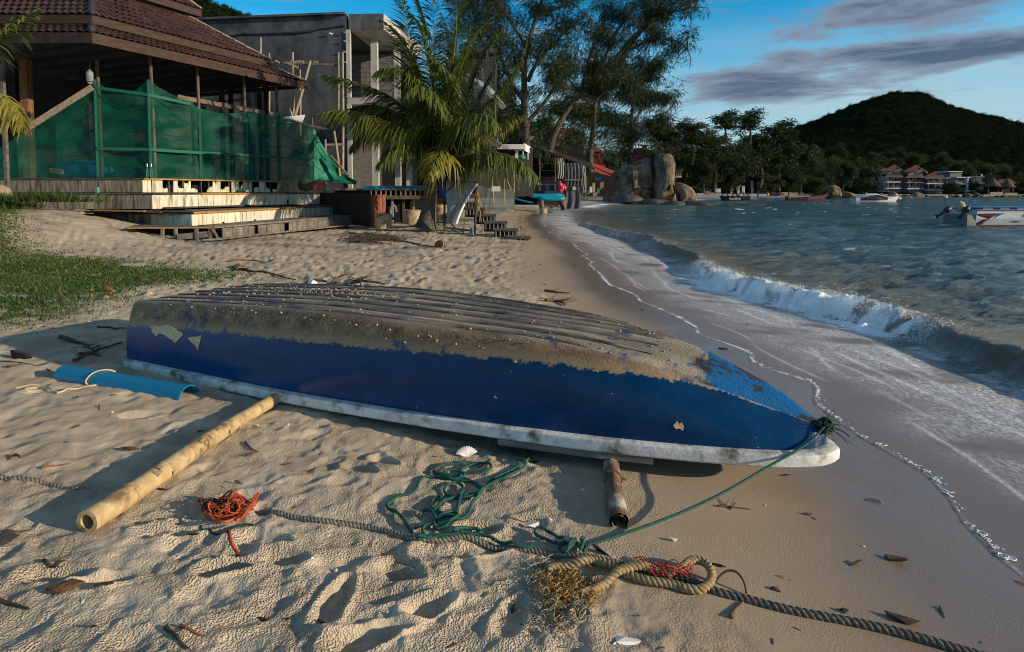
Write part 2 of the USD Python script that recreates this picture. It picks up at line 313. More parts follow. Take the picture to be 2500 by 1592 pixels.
# the ground goes on behind and to the sides of what is in view
m = MB(); 
rest = [(-430, 1.36), (-430, -40), (430, -40), (430, 1.36)]
gx = np.linspace(-60, 60, 61); gy = np.array([-60., -40, -25, -15, -8, -4, -2, -.5, .6, 1.30])
BX, BY = np.meshgrid(gx, gy); BZ = base_z(BX, BY) - .02
m.grid(np.stack([BX, BY, BZ], -1)); 
obj("back_beach", m, "sand", smooth=True, kind="structure", label="the beach going on behind the viewpoint", prim={"wet": sstep(-1.2, -.3, coast_dist(BX, BY)).ravel(), "soak": sstep(-2.6, -1.2, coast_dist(BX, BY)).ravel(), "litter": 0 * BX.ravel()})

# ------------------------------------------------------------------ sea
WX, WY = polar(1.35, 3500, -24, 50, 600, 0.95, 0.016)
WX = WX + 0.0
WS = coast_dist(WX, WY)
Q = np.stack([WX, WY, np.zeros_like(WX)], -1)
def breaker(s, y):
    """Height and foam of the wave that breaks along the beach: steep in front, long behind."""
    c = 2.75 + 0.28 * np.sin(y * 0.33 + 0.5) + 0.18 * np.sin(y * 0.9) + 0.02 * y * sstep(20, 60, y)
    h = 0.30 * (0.62 + 0.12 * np.sin(y * 0.55 + 2.0) + .42 * (meshkit.fbm(np.stack([y * .9, y * 0, y * 0 + 9], -1), 3, 37))) * sstep(46, 20, y)
    u = s - c
    z = np.where(u < 0, np.exp(-(u / 0.20) ** 2), np.exp(-(u / 0.75) ** 2)) * h
    return z, u, h
bz, bu, bh = breaker(WS, WY)
lobes = sstep(.35, .62, meshkit.fbm(np.stack([WY * 0.42, WY * 0, WY * 0 + 3], -1), 3, 31)) 
broken = sstep(6.8, 7.5, WY + .5 * (lobes - .5)) * sstep(14.6, 13.0, WY) * (.45 + .55 * lobes) + 0.35 * sstep(18, 22, WY) * sstep(40, 34, WY)
broken = np.clip(broken, 0, 1)
front = np.exp(-((bu + 0.22 + .12 * (lobes - .5)) / (0.26 + .14 * lobes)) ** 2) * broken
tex = meshkit.fbm(Q * 3.0 + [0, 0, 1], 4, 33)
# chop: crossing wavelets that fade into the distance
def chop(k, amp, seed, ax, ay): return amp * (meshkit.fbm(Q * [ax, ay, 1] * k, 3, seed) - 0.5)
dist = np.hypot(WX, WY)
deep = sstep(2.2, 6.0, WS)
zs = SEA + bz + deep * (chop(0.12, 0.30, 40, 1.0, 1.5) + chop(0.5, 0.33, 41, 1.0, 1.5) * sstep(75, 25, dist) + chop(1.5, 0.20, 42, 1, 1.6) * sstep(42, 14, dist) + chop(4.2, .10, 43, 1, 1.7) * sstep(22, 9, dist))
zs = zs + np.exp(-((bu + .05) / .5) ** 2) * sstep(45, 20, WY) * (.10 * (meshkit.fbm(Q * [2.2, 3.0, 1], 4, 48) - .5) + .035 * (meshkit.fbm(Q * 8, 3, 49) - .5)) + front * (0.30 * (tex - .45) + 0.16 * (meshkit.fbm(Q * 9, 3, 36) - .5) + 0.09 * (meshkit.fbm(Q * 22, 3, 35) - .5)) 
sandz = base_z(WX, WY, WS)
film = sandz + 0.004 + 0.02 * sstep(0.1, 1.8, WS) + 0.018 * sstep(0.3, 1.2, WS) * (meshkit.fbm(Q * [3.0, 1.2, 1], 3, 44) - 0.4)
# the edge of the swash: tongues that run up the sand
lobe = 0.55 * (meshkit.fbm(np.stack([WX * 0.2, WY * 0.55, WX * 0 + 7], -1), 3, 46) - 0.5) + .22 * (meshkit.noise(np.stack([WX * 0 + 2, WY * 1.7, WX * 0 + 7], -1), 47) - .5)
edge = WS + lobe
ZW = np.maximum(zs, film)
ZW = np.where(edge < 0.02, sandz + 0.004 + 0.12 * np.clip(edge - .02, -2, 0), ZW)
shallow = (1 - sstep(1.0, 2.6, WS)) * sstep(60, 30, WY)
# foam: bubble lines left by earlier swashes, lace behind the breaker, the white water itself
fo = np.zeros_like(WX)
ew = (.006 + .012 * sstep(4, 9, WY)) * (.35 + 2.6 * meshkit.fbm(Q * 2.3, 3, 93) ** 1.5)
fo = np.maximum(fo, (.30 + .6 * sstep(.42, .60, meshkit.fbm(Q * 7.0, 3, 90))) * np.exp(-np.clip((edge - 0.02) / ew, -6, 6) ** 2) * (.45 + .55 * sstep(3.6, 5.2, WY)) * sstep(40, 25, WY))
for off, w, a, sd in ((0.42, .020, .42, 51), (0.75, .026, .38, 52), (1.15, .034, .38, 53), (1.5, .04, .37, 54), (.95, .03, .36, 56), (1.8, .05, .37, 57)):
    e2 = WS + 0.75 * (meshkit.fbm(np.stack([WX * .2, WY * .42 + sd, WX * 0], -1), 3, sd) - 0.5) - off
    fo = np.maximum(fo, a * np.exp(-(e2 / w) ** 2) * sstep(.42, .56, meshkit.fbm(np.stack([WX * .2, WY * .8, WX * 0 + sd], -1), 2, sd + 20)) * sstep(30, 18, WY))
lace = sstep(0.15, 0.9, edge) * sstep(2.7, 1.7, WS) * sstep(70, 40, WY) * (0.40 + .34 * sstep(0.6, 2.0, WS)) * sstep(.30, .60, meshkit.fbm(Q * [1.2, 2.2, 1], 4, 91) + .08) + .25 * sstep(14, 24, WY) * sstep(.2, .8, edge) * sstep(3.2, 2.2, WS) * sstep(60, 45, WY)
white = np.clip(front * sstep(.30, .48, meshkit.fbm(np.stack([WX * .9, WY * 1.1, WX * 0 + 4], -1), 3, 39)) * 1.35 * sstep(.30, .55, tex + .10) * (.30 + .9 * meshkit.fbm(Q * [9, 9, 1], 4, 38)), 0, 1)
caps = sstep(.73, .80, meshkit.fbm(Q * [1.2, 2.6, 1], 3, 61)) * sstep(.55, .66, meshkit.fbm(Q * .21, 2, 62)) * sstep(5, 12, WS) * .8
shoreline = .7 * sstep(0, .6, WS) * sstep(3.5, .8, WS) * sstep(55, 75, WY) * sstep(.35, .6, meshkit.fbm(Q * .35, 3, 64))
foot = .42 * np.exp(-((bu + .52) / .22) ** 2) * sstep(24, 14, WY) * sstep(.40, .58, meshkit.fbm(Q * [3, 4.5, 1], 4, 95)); fo = np.clip(fo + foot + white + caps + shoreline, 0, 1)
murk = sstep(9, 2.5, WS) * (1 - .0 * WS)
mat("water", {"sh": ("attribute", {"attribute": "shallow"}), "fo": ("attribute", {"attribute": "foam"}), "la": ("attribute", {"attribute": "lace"}), "mu": ("attribute", {"attribute": "murk"}), "g": ("geometry", {}),
    "mp": ("mapping", {"scale": (1.0, 1.7, 1.0)}),
    "n1": ("noise_texture", {"scale": 1.1, "detail": 9.0, "roughness": 0.66}), "n2": ("noise_texture", {"scale": 22.0, "detail": 5.0, "roughness": 0.6}),
    "mn": ("mapping", {"scale": (0.45, 1.0, 1.0)}), "nm": ("noise_texture", {"scale": 0.42, "detail": 9.0, "roughness": 0.66}),
    "rm": ("rgb_ramp", {"ramp": [(0.36, (0.017, 0.060, 0.068)), (0.5, (0.043, 0.102, 0.108)), (0.66, (0.092, 0.148, 0.138))]}),
    "mm": ("mix_color", {"b": (0.21, 0.175, 0.118)}), "mk": ("math", {"math_type": "multiply", "value2": 0.75}),
    "ad": ("math", {"math_type": "multiply_add", "value2": 0.22}), "b": ("bump", {"strength": 0.8, "distance": 0.8}), "bs": ("bump", {"strength": 0.35, "distance": 0.03}),
    "deep": ("principled_bsdf", {"roughness": 0.15, "ior": 1.333, "specular_ior_level": 0.5}),
    "tr": ("transparent_bsdf", {"color": (0.93, 0.92, 0.9)}), "gl": ("glossy_bsdf", {"roughness": 0.07, "color": (1, 1, 1)}), "fr": ("fresnel", {"IOR": 1.28}),
    "film0": ("mix_closure", {}), "silt": ("diffuse_bsdf", {"color": (0.33, 0.265, 0.235)}), "film": ("mix_closure", {"fac": 0.46}), "mx": ("mix_closure", {}), "fd": ("principled_bsdf", {"base_color": (0.93, 0.93, 0.92), "roughness": 0.6, "specular_ior_level": 0.3, "subsurface_weight": 0.0}), "out": ("mix_closure", {}),
    "mv": ("mapping", {"scale": (1.0, 0.55, 1.0)}), "wp": ("noise_texture", {"scale": 5.0, "detail": 3.0}), "wv": ("mix_color", {"blend_type": "add", "fac": 0.14, "use_clamp": False}),
    "vo": ("voronoi_texture", {"scale": 17.0, "feature": "distance_to_edge"}), "vo2": ("voronoi_texture", {"scale": 70.0, "feature": "distance_to_edge"}),
    "rv": ("map_range", {"from_min": 0.0, "from_max": 0.11, "to_min": 1.0, "to_max": 0.0, "clamp": True}), "rv2": ("map_range", {"from_min": 0.0, "from_max": 0.2, "to_min": 1.0, "to_max": 0.0, "clamp": True}),
    "vm": ("math", {"math_type": "multiply_add", "value2": 0.6}), "ns": ("noise_texture", {"scale": 34.0, "detail": 5.0, "roughness": 0.7}), "nr": ("map_range", {"from_min": 0.45, "from_max": 0.62, "clamp": True}), "vh": ("math", {"math_type": "multiply", "value2": 0.45}), "vx": ("math", {"math_type": "maximum"}), "lm": ("math", {"math_type": "multiply", "use_clamp": True}),
    "nf": ("noise_texture", {"scale": 45.0, "detail": 6.0, "roughness": 0.7}), "rf": ("map_range", {"from_min": 0.36, "from_max": 0.56, "clamp": True}),
    "sb": ("math", {"math_type": "multiply_add", "value2": 1.35, "value3": -0.45, "use_clamp": True}), "fm": ("math", {"math_type": "multiply_add", "use_clamp": True}), "fs": ("math", {"math_type": "add", "use_clamp": True})},
    [("g.position", "mp.vector"), ("mp.vector", "n1.vector"), ("mp.vector", "n2.vector"), ("g.position", "mn.vector"), ("mn.vector", "nm.vector"), ("g.position", "nf.vector"),
     ("nm.fac", "rm.fac"), ("rm.color", "mm.a"), ("mu.fac", "mk.value1"), ("mk.value", "mm.fac"), ("mm.result", "deep.base_color"),
     ("n2.fac", "ad.value1"), ("n1.fac", "ad.value3"), ("ad.value", "b.height"), ("b.normal", "deep.normal"), ("n1.fac", "bs.height"), ("bs.normal", "gl.normal"), 
     ("fr.fac", "film0.fac"), ("tr.BSDF", "film0.closure1"), ("gl.BSDF", "film0.closure2"), ("film0.closure", "film.closure1"), ("silt.BSDF", "film.closure2"),
     ("sh.fac", "mx.fac"), ("deep.BSDF", "mx.closure1"), ("film.closure", "mx.closure2"),
     ("g.position", "mv.vector"), ("g.position", "wp.vector"), ("mv.vector", "wv.a"), ("wp.color", "wv.b"), ("wv.result", "vo.vector"), ("wv.result", "vo2.vector"),
     ("vo.distance", "rv.value"), ("vo2.distance", "rv2.value"), ("rv2.result", "vm.value1"), ("rv.result", "vm.value3"), ("mv.vector", "ns.vector"), ("ns.fac", "nr.value"), ("vm.value", "vh.value1"), ("vh.value", "vx.value1"), ("nr.result", "vx.value2"), ("vx.value", "lm.value1"), ("la.fac", "lm.value2"),
     ("nf.fac", "rf.value"), ("fo.fac", "sb.value1"), ("rf.result", "fm.value1"), ("fo.fac", "fm.value2"), ("sb.value", "fm.value3"),
     ("fm.value", "fs.value1"), ("lm.value", "fs.value2"), ("fs.value", "out.fac"), ("mx.closure", "out.closure1"), ("fd.BSDF", "out.closure2")], "out.closure")
m = MB().grid(np.stack([WX, WY, ZW], -1)); v, f = m.get()
eg = edge.ravel(); keep = (eg[f] > -0.35).any(1) & ~((WS.ravel()[f] < -6).any(1))
f = f[keep]; idx = np.unique(f); re = np.full(len(v), -1); re[idx] = np.arange(len(idx)); 
obj("sea", (v[idx], re[f]), "water", smooth=True, kind="structure", label="choppy blue green sea with a wave breaking on the beach", prim={"shallow": shallow.ravel()[idx], "foam": fo.ravel()[idx], "lace": lace.ravel()[idx], "murk": murk.ravel()[idx]})
# spray: drops and froth thrown up by the breaker
def spray():
    r = np.random.default_rng(5); n = 20000
    y = r.uniform(7.3, 14.0, n); cr = 2.75 + 0.28 * np.sin(y * 0.33 + 0.5) + 0.18 * np.sin(y * 0.9)
    u = r.normal(-0.22, 0.2, n); 
    x0 = np.interp(y, COAST[:, 1], COAST[:, 0]); x = x0 + cr + u
    hh = 0.29 * (0.80 + 0.2 * np.sin(y * 0.55 + 2.0)); env = np.where(u < 0, np.exp(-(u / 0.26) ** 2), np.exp(-(u / 0.75) ** 2)) * hh
    cl = meshkit.fbm(np.stack([y * 1.5, y * 0, y * 0], -1), 3, 77)
    z = SEA + env + r.normal(0, 0.03, n) + np.abs(r.normal(0, .085, n)) * (cl > .47) * r.random(n)
    ok = meshkit.fbm(np.stack([x, y, z], -1) * 2.4, 3, 78) > .42
    size = r.uniform(0.002, 0.007, n) * (1 + (r.random(n) < .05) * 1.2)
    return np.stack([x, y, z], -1)[ok], size[ok]
pts, sz = spray()
ic = trimesh.creation.icosphere(0); ic = trimesh.Trimesh([[1, 0, 0], [-1, 0, 0], [0, 1, 0], [0, -1, 0], [0, 0, 1], [0, 0, -1]], [[0, 2, 4], [2, 1, 4], [1, 3, 4], [3, 0, 4], [2, 0, 5], [1, 2, 5], [3, 1, 5], [0, 3, 5]], process=False); V = (pts[:, None] + ic.vertices[None] * sz[:, None, None]).reshape(-1, 3); F = (ic.faces[None] + np.arange(len(pts))[:, None, None] * len(ic.vertices)).reshape(-1, 3)
mat("foam_drop", {"p": ("principled_bsdf", {"base_color": (0.93, 0.93, 0.92), "roughness": 0.4})}, [], "p.BSDF")
obj("spray", (V, F), "foam_drop", smooth=True, label="white froth and drops flung up by the breaking wave", cat="spray", kind="stuff")

# rings of bubbles stranded along the very edge of the nearest swash
def bubbles():
    r = np.random.default_rng(19); m = MB(); n = len(WX); ring = np.linspace(0, 2 * np.pi, 13)
    rows_ = [i for i in range(n) if 2.2 < WY[i, 0] < 6.5]
    for i in rows_[::2]:
        j = int(np.argmax(edge[i] > .02)); x0, y0 = WX[i, j], WY[i, 0]
        if r.random() < .72 or edge[i, j] <= .02: continue
        for q in range(int(r.integers(1, 5))):
            cx, cy = x0 + abs(r.normal(0, .02)), y0 + r.normal(0, .015); R = r.uniform(.0025, .0065) if r.random() < .90 else r.uniform(.013, .022); z = float(base_z(np.array([cx]), np.array([cy]))[0]) + .006
            m.tube(np.stack([cx + R * np.cos(ring), cy + R * np.sin(ring), np.full(13, z) + R * .15], 1), R * (.34 if R < .012 else .12), 4, caps=False)
    obj("foam_bubbles", m, "foam_drop", smooth=True, kind="stuff", label="rings of white bubbles stranded along the nearest swash edge", cat="foam")
bubbles()
# ------------------------------------------------------------------ the upturned boat
BA = np.array([-3.0, 5.80]); BTH = math.radians(-28.0); BD = np.array([math.cos(BTH), math.sin(BTH)]); BN = np.array([-math.sin(BTH), math.cos(BTH)])
def bp(t, o, z): 
    t, o, z = np.broadcast_arrays(t, o, z); return np.stack([BA[0] + BD[0] * t + BN[0] * o, BA[1] + BD[1] * t + BN[1] * o, z], -1)
def _cs(xs, ys):
    from scipy.interpolate import PchipInterpolator
    return PchipInterpolator(xs, ys)
B_GW = _cs([0, .8, 1.7, 3, 4.05, 4.6, 4.9, 5.1, 5.22, 5.30, 5.34], [.66, .68, .685, .62, .497, .378, .290, .215, .148, .078, 0.0])     # half breadth at the gunwale
B_GZ = _cs([0, 1.7, 4.0, 5.34], [.105, .125, .15, .155])                                                                            # top of the rim
B_CW = _cs([0, 1, 2.3, 3.7, 4.4, 4.72, 5.06, 5.30, 5.34], [.585, .60, .60, .475, .355, .25, .115, .02, 0.0])                            # half breadth at the chine
B_CZ = _cs([0, 1, 2.3, 3.7, 4.4, 4.72, 5.06, 5.30, 5.34], [.585, .655, .70, .665, .57, .47, .35, .262, .235])
B_KZ = _cs([0, 1, 2.3, 3.7, 4.48, 5.02, 5.30, 5.34], [.59, .655, .703, .685, .645, .465, .283, .245])                                     # keel
def build_boat():
    boat = thing("upturned_rowboat", "old blue wooden rowboat lying upside down on the sand, white rim and bare weathered bottom", "boat", (0, 0, 0))
    T = np.r_[np.linspace(0, 4.4, 90), np.linspace(4.43, 5.34, 60)]
    rows, sv, tv = [], [], []
    for t in T:
        gb, gzz, cb, cz, kz = [float(f(t)) for f in (B_GW, B_GZ, B_CW, B_CZ, B_KZ)]
        gb, cb = max(gb, .004), max(cb, .003)
        # half section from gunwale up over a rounded chine to the keel
        side = [(gb + (cb - gb) * u + .03 * math.sin(math.pi * u) * min(1, gb * 3), gzz + (cz - gzz) * u) for u in np.linspace(0, .9, 22)]
        e = side[-1]; r = [(e[0] * (1 - q) ** 2 + 2 * q * (1 - q) * cb + q * q * cb * .93, e[1] * (1 - q) ** 2 + 2 * q * (1 - q) * cz + q * q * (cz + (kz - cz) * .07)) for q in np.linspace(.12, 1, 7)]
        bt = [(cb * (1 - w) , cz + (kz - cz) * (1 - (1 - w) ** 1.4)) for w in np.linspace(.07, 1, 18)[1:]]
        h = side + r + bt; su = [(u) for u in np.linspace(0, .9, 22)] + list(np.linspace(.91, 1.03, 7)) + list(1.03 + np.linspace(0, 1, 18)[1:] * .97)
        full = [(-a, b) for a, b in h] + [(a, b) for a, b in h[-2::-1]]
        rows.append(bp(t, np.array([q[0] for q in full]), np.array([q[1] for q in full]))); s2 = su + su[-2::-1]
        sv.append(s2); tv.append([t / 5.34] * len(s2))
    V = np.array(rows); sv, tv = np.array(sv), np.array(tv)
    # worn, slightly uneven planking
    nz = meshkit.fbm(V * 2.2, 3, 3) - .5
    V[..., 2] += .010 * nz * (sv > .1)
    m = MB().grid(V[:, ::-1]); 
    mat("hull_paint", {"s": ("attribute", {"attribute": "side"}), "t": ("attribute", {"attribute": "along"}), "tc": ("texture_coordinate", {}), "mp": ("mapping", {"rotation": (0, 0, -BTH)}), "ms2": ("mapping", {"scale": (0.35, 1.0, 1.0)}), "ms": ("mapping", {"scale": (0.45, 4.0, 4.0)}),
        "n1": ("noise_texture", {"scale": 3.2, "detail": 10.0, "roughness": 0.72}), "n2": ("noise_texture", {"scale": 9.0, "detail": 10.0, "roughness": 0.68}), "n3": ("noise_texture", {"scale": 60.0, "detail": 6.0, "roughness": 0.7}),
        "n4": ("noise_texture", {"scale": 2.6, "detail": 9.0, "roughness": 0.65}), "n5": ("noise_texture", {"scale": 4.5, "detail": 7.0, "roughness": 0.7}),
        # paint ends at a ragged line that meets the chine near the bow
        "lim": ("rgb_ramp", {"ramp": [(0.0, (.60, .60, .60)), (0.3, (.63, .63, .63)), (0.55, (.69, .69, .69)), (0.78, (.80, .80, .80)), (0.87, (.93, .93, .93)), (0.92, (1, 1, 1)), (1, (1, 1, 1))]}),
        "d": ("math", {"math_type": "subtract"}), "dn": ("math", {"math_type": "multiply_add", "value2": 0.20, "value3": -0.10}), "da": ("math", {"math_type": "add"}),
        "dn3": ("math", {"math_type": "multiply_add", "value2": 0.14, "value3": -0.07}), "da3": ("math", {"math_type": "add"}), "bare": ("map_range", {"from_min": -0.008, "from_max": 0.014, "clamp": True}),
        "blue": ("rgb_ramp", {"ramp": [(0.3, (0.0006, 0.022, 0.074)), (0.7, (0.0010, 0.040, 0.120))]}),
        "brown": ("rgb_ramp", {"ramp": [(0.36, (0.045, 0.032, 0.022)), (0.45, (0.15, 0.098, 0.056)), (0.54, (0.27, 0.175, 0.096)), (0.66, (0.42, 0.29, 0.17))]}),
        "grey": ("rgb_ramp", {"ramp": [(0.32, (0.045, 0.042, 0.040)), (0.44, (0.14, 0.128, 0.112)), (0.54, (0.24, 0.21, 0.17)), (0.66, (0.46, 0.39, 0.28))]}),
        "top": ("map_range", {"from_min": 0.93, "from_max": 1.05, "clamp": True}), "bm_": ("mix_float", {"fac": 0.5}), "tanf": ("map_range", {"from_min": 0.05, "from_max": 0.13, "to_min": 0.8, "to_max": 0.0, "clamp": True}), "tan": ("mix_color", {"b": (0.33, 0.245, 0.145)}), "wood": ("mix_color", {}),
        # left over patches of blue on the bare wood
        "pn": ("map_range", {"from_min": 0.56, "from_max": 0.62, "to_max": 0.85, "clamp": True}), "wood2": ("mix_color", {"b": (0.002, 0.040, 0.15)}),
        # the bow: brighter blue and bare slate patches above the chine, pale scoured wood behind them
        "bw": ("map_range", {"from_min": 0.865, "from_max": 0.875, "clamp": True}), "bs": ("map_range", {"from_min": 1.0, "from_max": 1.015, "clamp": True}), "bm": ("math", {"math_type": "multiply"}),
        "tn": ("math", {"math_type": "multiply_add", "value2": 0.10}), "bwt": ("math", {"math_type": "add", "value2": -0.055}),
        "bp": ("map_range", {"from_min": 0.47, "from_max": 0.50, "clamp": True}), "bc": ("mix_color", {"a": (0.030, 0.032, 0.038), "b": (0.002, 0.105, 0.285)}), "wood3": ("mix_color", {}),
        "pale": ("map_range", {"from_min": 0.72, "from_max": 0.86, "clamp": True}), "pk": ("math", {"math_type": "multiply", "value2": 0.55}), "pm": ("math", {"math_type": "multiply"}), "wood1": ("mix_color", {"b": (0.36, 0.30, 0.20)}),
        "tops2": ("map_range", {"from_min": 1.0, "from_max": 1.2, "clamp": True}),
        # chips and scratches in the blue
        "v": ("voronoi_texture", {"scale": 5.0}), "vr": ("map_range", {"from_min": 0.035, "from_max": 0.055, "to_min": 1.0, "to_max": 0.0, "clamp": True}), "vd": ("math", {"math_type": "multiply_add", "value2": 0.16}),
        "vb": ("voronoi_texture", {"scale": 17.0}), "vbr": ("map_range", {"from_min": 0.03, "from_max": 0.05, "to_min": 0.8, "to_max": 0.0, "clamp": True}), "vmax": ("math", {"math_type": "maximum"}), "mr": ("mapping", {"rotation": (0.5, 0.3, 0.2), "scale": (1.0, 26.0, 26.0)}), "nsc": ("noise_texture", {"scale": 2.6, "detail": 3.0}), "nsr": ("map_range", {"from_min": 0.70, "from_max": 0.76, "to_max": 0.30, "clamp": True}), "scr": ("mix_color", {"b": (0.10, 0.17, 0.26)}), "nfd": ("map_range", {"from_min": 0.35, "from_max": 0.7, "to_max": 0.40, "clamp": True}), "fade": ("mix_color", {"b": (0.012, 0.050, 0.115)}), "chip": ("mix_color", {"b": (0.42, 0.38, 0.30)}), "bl2": ("mix_color", {"blend_type": "multiply", "fac": 0.5}), "sc": ("rgb_ramp", {"ramp": [(0.35, (0.6, 0.6, 0.62)), (0.6, (1.15, 1.15, 1.15))]}),
        "col": ("mix_color", {}), "ro": ("map_range", {"to_min": 0.17, "to_max": 0.8}), "sp": ("map_range", {"to_min": 0.20, "to_max": 0.2}), "b": ("bump", {"distance": 0.028}), "bst": ("map_range", {"to_min": 0.06, "to_max": 0.9}), "hb": ("math", {"math_type": "multiply_add", "value2": 0.5}),
        "p": ("principled_bsdf", {})},
        [("tc.object", "mp.vector"), ("mp.vector", "ms.vector"), ("mp.vector", "n2.vector"), ("mp.vector", "n3.vector"), ("mp.vector", "n1.vector"), ("ms.vector", "n4.vector"), ("mp.vector", "n5.vector"),
         ("t.fac", "lim.fac"), ("s.fac", "d.value1"), ("lim.color", "d.value2"), ("n2.fac", "dn.value1"), ("d.value", "da.value1"), ("dn.value", "da.value2"), ("n3.fac", "dn3.value1"), ("da.value", "da3.value1"), ("dn3.value", "da3.value2"), ("da3.value", "bare.value"),
         ("n5.fac", "blue.fac"), ("n2.fac", "bm_.a"), ("n3.fac", "bm_.b"), ("bm_.result", "brown.fac"), ("da3.value", "tanf.value"), ("tanf.result", "tan.fac"), ("brown.color", "tan.a"), ("n4.fac", "grey.fac"), ("s.fac", "top.value"), ("top.result", "wood.fac"), ("tan.result", "wood.a"), ("grey.color", "wood.b"),
         ("t.fac", "pale.value"), ("pale.result", "pk.value1"), ("s.fac", "tops2.value"), ("tops2.result", "pm.value1"), ("pk.value", "pm.value2"), ("pm.value", "wood1.fac"), ("wood.result", "wood1.a"),
         ("n1.fac", "pn.value"), ("pn.result", "wood2.fac"), ("wood1.result", "wood2.a"),
         ("n2.fac", "tn.value1"), ("t.fac", "tn.value3"), ("tn.value", "bwt.value1"), ("bwt.value", "bw.value"), ("s.fac", "bs.value"), ("bw.result", "bm.value1"), ("bs.result", "bm.value2"), ("n4.fac", "bp.value"), ("bp.result", "bc.fac"), ("bm.value", "wood3.fac"), ("wood2.result", "wood3.a"), ("bc.result", "wood3.b"),
         ("mp.vector", "v.vector"), ("n3.fac", "vd.value1"), ("v.distance", "vd.value3"), ("vd.value", "vr.value"), ("n3.fac", "sc.fac"), ("blue.color", "bl2.a"), ("sc.color", "bl2.b"), ("ms2.vector", "vb.vector"), ("vb.distance", "vbr.value"), ("vr.result", "vmax.value1"), ("vbr.result", "vmax.value2"), ("mp.vector", "ms2.vector"), ("vmax.value", "chip.fac"), ("mp.vector", "mr.vector"), ("mr.vector", "nsc.vector"), ("nsc.fac", "nsr.value"), ("n1.fac", "nfd.value"), ("nfd.result", "fade.fac"), ("bl2.result", "fade.a"), ("nsr.result", "scr.fac"), ("fade.result", "scr.a"), ("scr.result", "chip.a"),
         ("bare.result", "col.fac"), ("chip.result", "col.a"), ("wood3.result", "col.b"), ("col.result", "p.base_color"), ("bare.result", "ro.value"), ("ro.result", "p.roughness"), ("bare.result", "sp.value"), ("sp.result", "p.specular_ior_level"),
         ("n3.fac", "hb.value1"), ("n4.fac", "hb.value3"), ("hb.value", "b.height"), ("bare.result", "bst.value"), ("bst.result", "b.strength"), ("b.normal", "p.normal")], "p.BSDF")
    obj("hull", m, "hull_paint", boat, smooth=True, prim={"side": sv[:, ::-1].ravel(), "along": tv[:, ::-1].ravel()})
    # transom
    q = V[0]; c = q.mean(0); tr = MB().add(np.vstack([q, q + np.r_[BD * .045, 0]]), [[i, i + 1, len(q) + i + 1, len(q) + i] for i in range(len(q) - 1)])
    n = len(q); tr.f.append(np.array([[i, i + 1, n - 2 - i] for i in range(n // 2 - 1)] + [[i + 1, n - 2 - i, n - 1 - i] for i in range(0, n // 2 - 1)])[:, ::-1])
    std("old_blue_paint", (0.004, 0.022, 0.09), (0.05, 0.055, 0.06), 6, .5, .3)
    obj("transom", tr, "old_blue_paint", boat)
    # rim: a white timber rail round the edge
    std("worn_white_paint", (0.46, 0.45, 0.42), (0.70, 0.69, 0.65), 7, .75, .55, 30, c3=(0.13, 0.115, 0.09), s3=6.5, dist=.012)
    tt = np.r_[np.linspace(0, 4.6, 60), np.linspace(4.65, 5.34, 45)]
    L = np.stack([tt, -np.array([float(B_GW(t)) for t in tt]), np.array([float(B_GZ(t)) for t in tt])], 1); R = L[::-1][1:] * [1, -1, 1]
    path = np.vstack([L, R]); tan = np.gradient(path[:, :2], axis=0); tan /= np.linalg.norm(tan, axis=1, keepdims=True)
    out = np.stack([tan[:, 1], -tan[:, 0]], 1)
    jit = .006 * (meshkit.fbm(path * 5, 3, 4) - .5)
    bowk = np.clip((path[:, 0] - 4.4) / .9, 0, 1)
    prof = [(-.004, .006), (.030, .006), (.044, -.002), (.048, -.014), (.047, -.058), (.036, -.070), (-.02, -.070)]
    V2 = np.array([[np.r_[path[i, :2] + out[i] * (a * (1 + .45 * bowk[i] ** 2) + jit[i] * (a > 0)), path[i, 2] + b + jit[i] * .7] for a, b in prof] for i in range(len(path))])
    m = MB().grid(bp(V2[..., 0], V2[..., 1], V2[..., 2]), wrap=True)
    obj("gunwale", m, "worn_white_paint", boat, smooth=35)
    # runners along the bottom
    std("weathered_strake", (0.040, 0.033, 0.026), (0.135, 0.115, 0.092), 5, .9, .8, 20, stretch=(.6, 3, 3), c3=(0.24, .19, .13), s3=2.2)
    for w, wd, ht in ((-.86, .030, .006), (-.60, .045, .009), (-.30, .045, .009), (0.0, .06, .013), (.30, .045, .009), (.60, .045, .009), (.90, .04, .008)):
        ts = np.linspace(.02, 4.45 if abs(w) < .7 else 4.1, 70); rws = []
        for t in ts:
            cb, cz, kz = float(B_CW(t)), float(B_CZ(t)), float(B_KZ(t)); z = cz + (kz - cz) * (1 - abs(w) ** 1.4); e = min(1, (ts[-1] - t) / .5 + .02)
            k = .004 * (meshkit.noise(np.array([[t * 6, w * 9, 1.0]]))[0] - .5)
            rws.append([(t, cb * w + a * wd + k, z + b * ht * e + k) for a, b in ((-.62, -.2), (-.5, .75), (-.35, 1), (.35, 1), (.5, .75), (.62, -.2))])
        rws = np.array(rws); obj("runner", MB().grid(bp(rws[..., 0], rws[..., 1], rws[..., 2])[:, ::-1]), "weathered_strake", boat, smooth=40)
    # board nailed under the rim
    pts = [bp(t, -float(B_GW(t)) - .028, float(B_GZ(t)) - .088) for t in (3.62, 3.9, 4.2, 4.5)]
    m = MB(); 
    for a, b in zip(pts[:-1], pts[1:]): m.beam(a, b + (b - a) * .02, .03, .035)
    std("grey_board", (0.10, 0.09, 0.08), (0.22, 0.20, 0.18), 5, .85, .6, 24, stretch=(1, 1, 6))
    obj("rubbing_board", m, "grey_board", boat)
    # barnacles
    r = np.random.default_rng(4); ic = trimesh.creation.icosphere(1); m = MB()
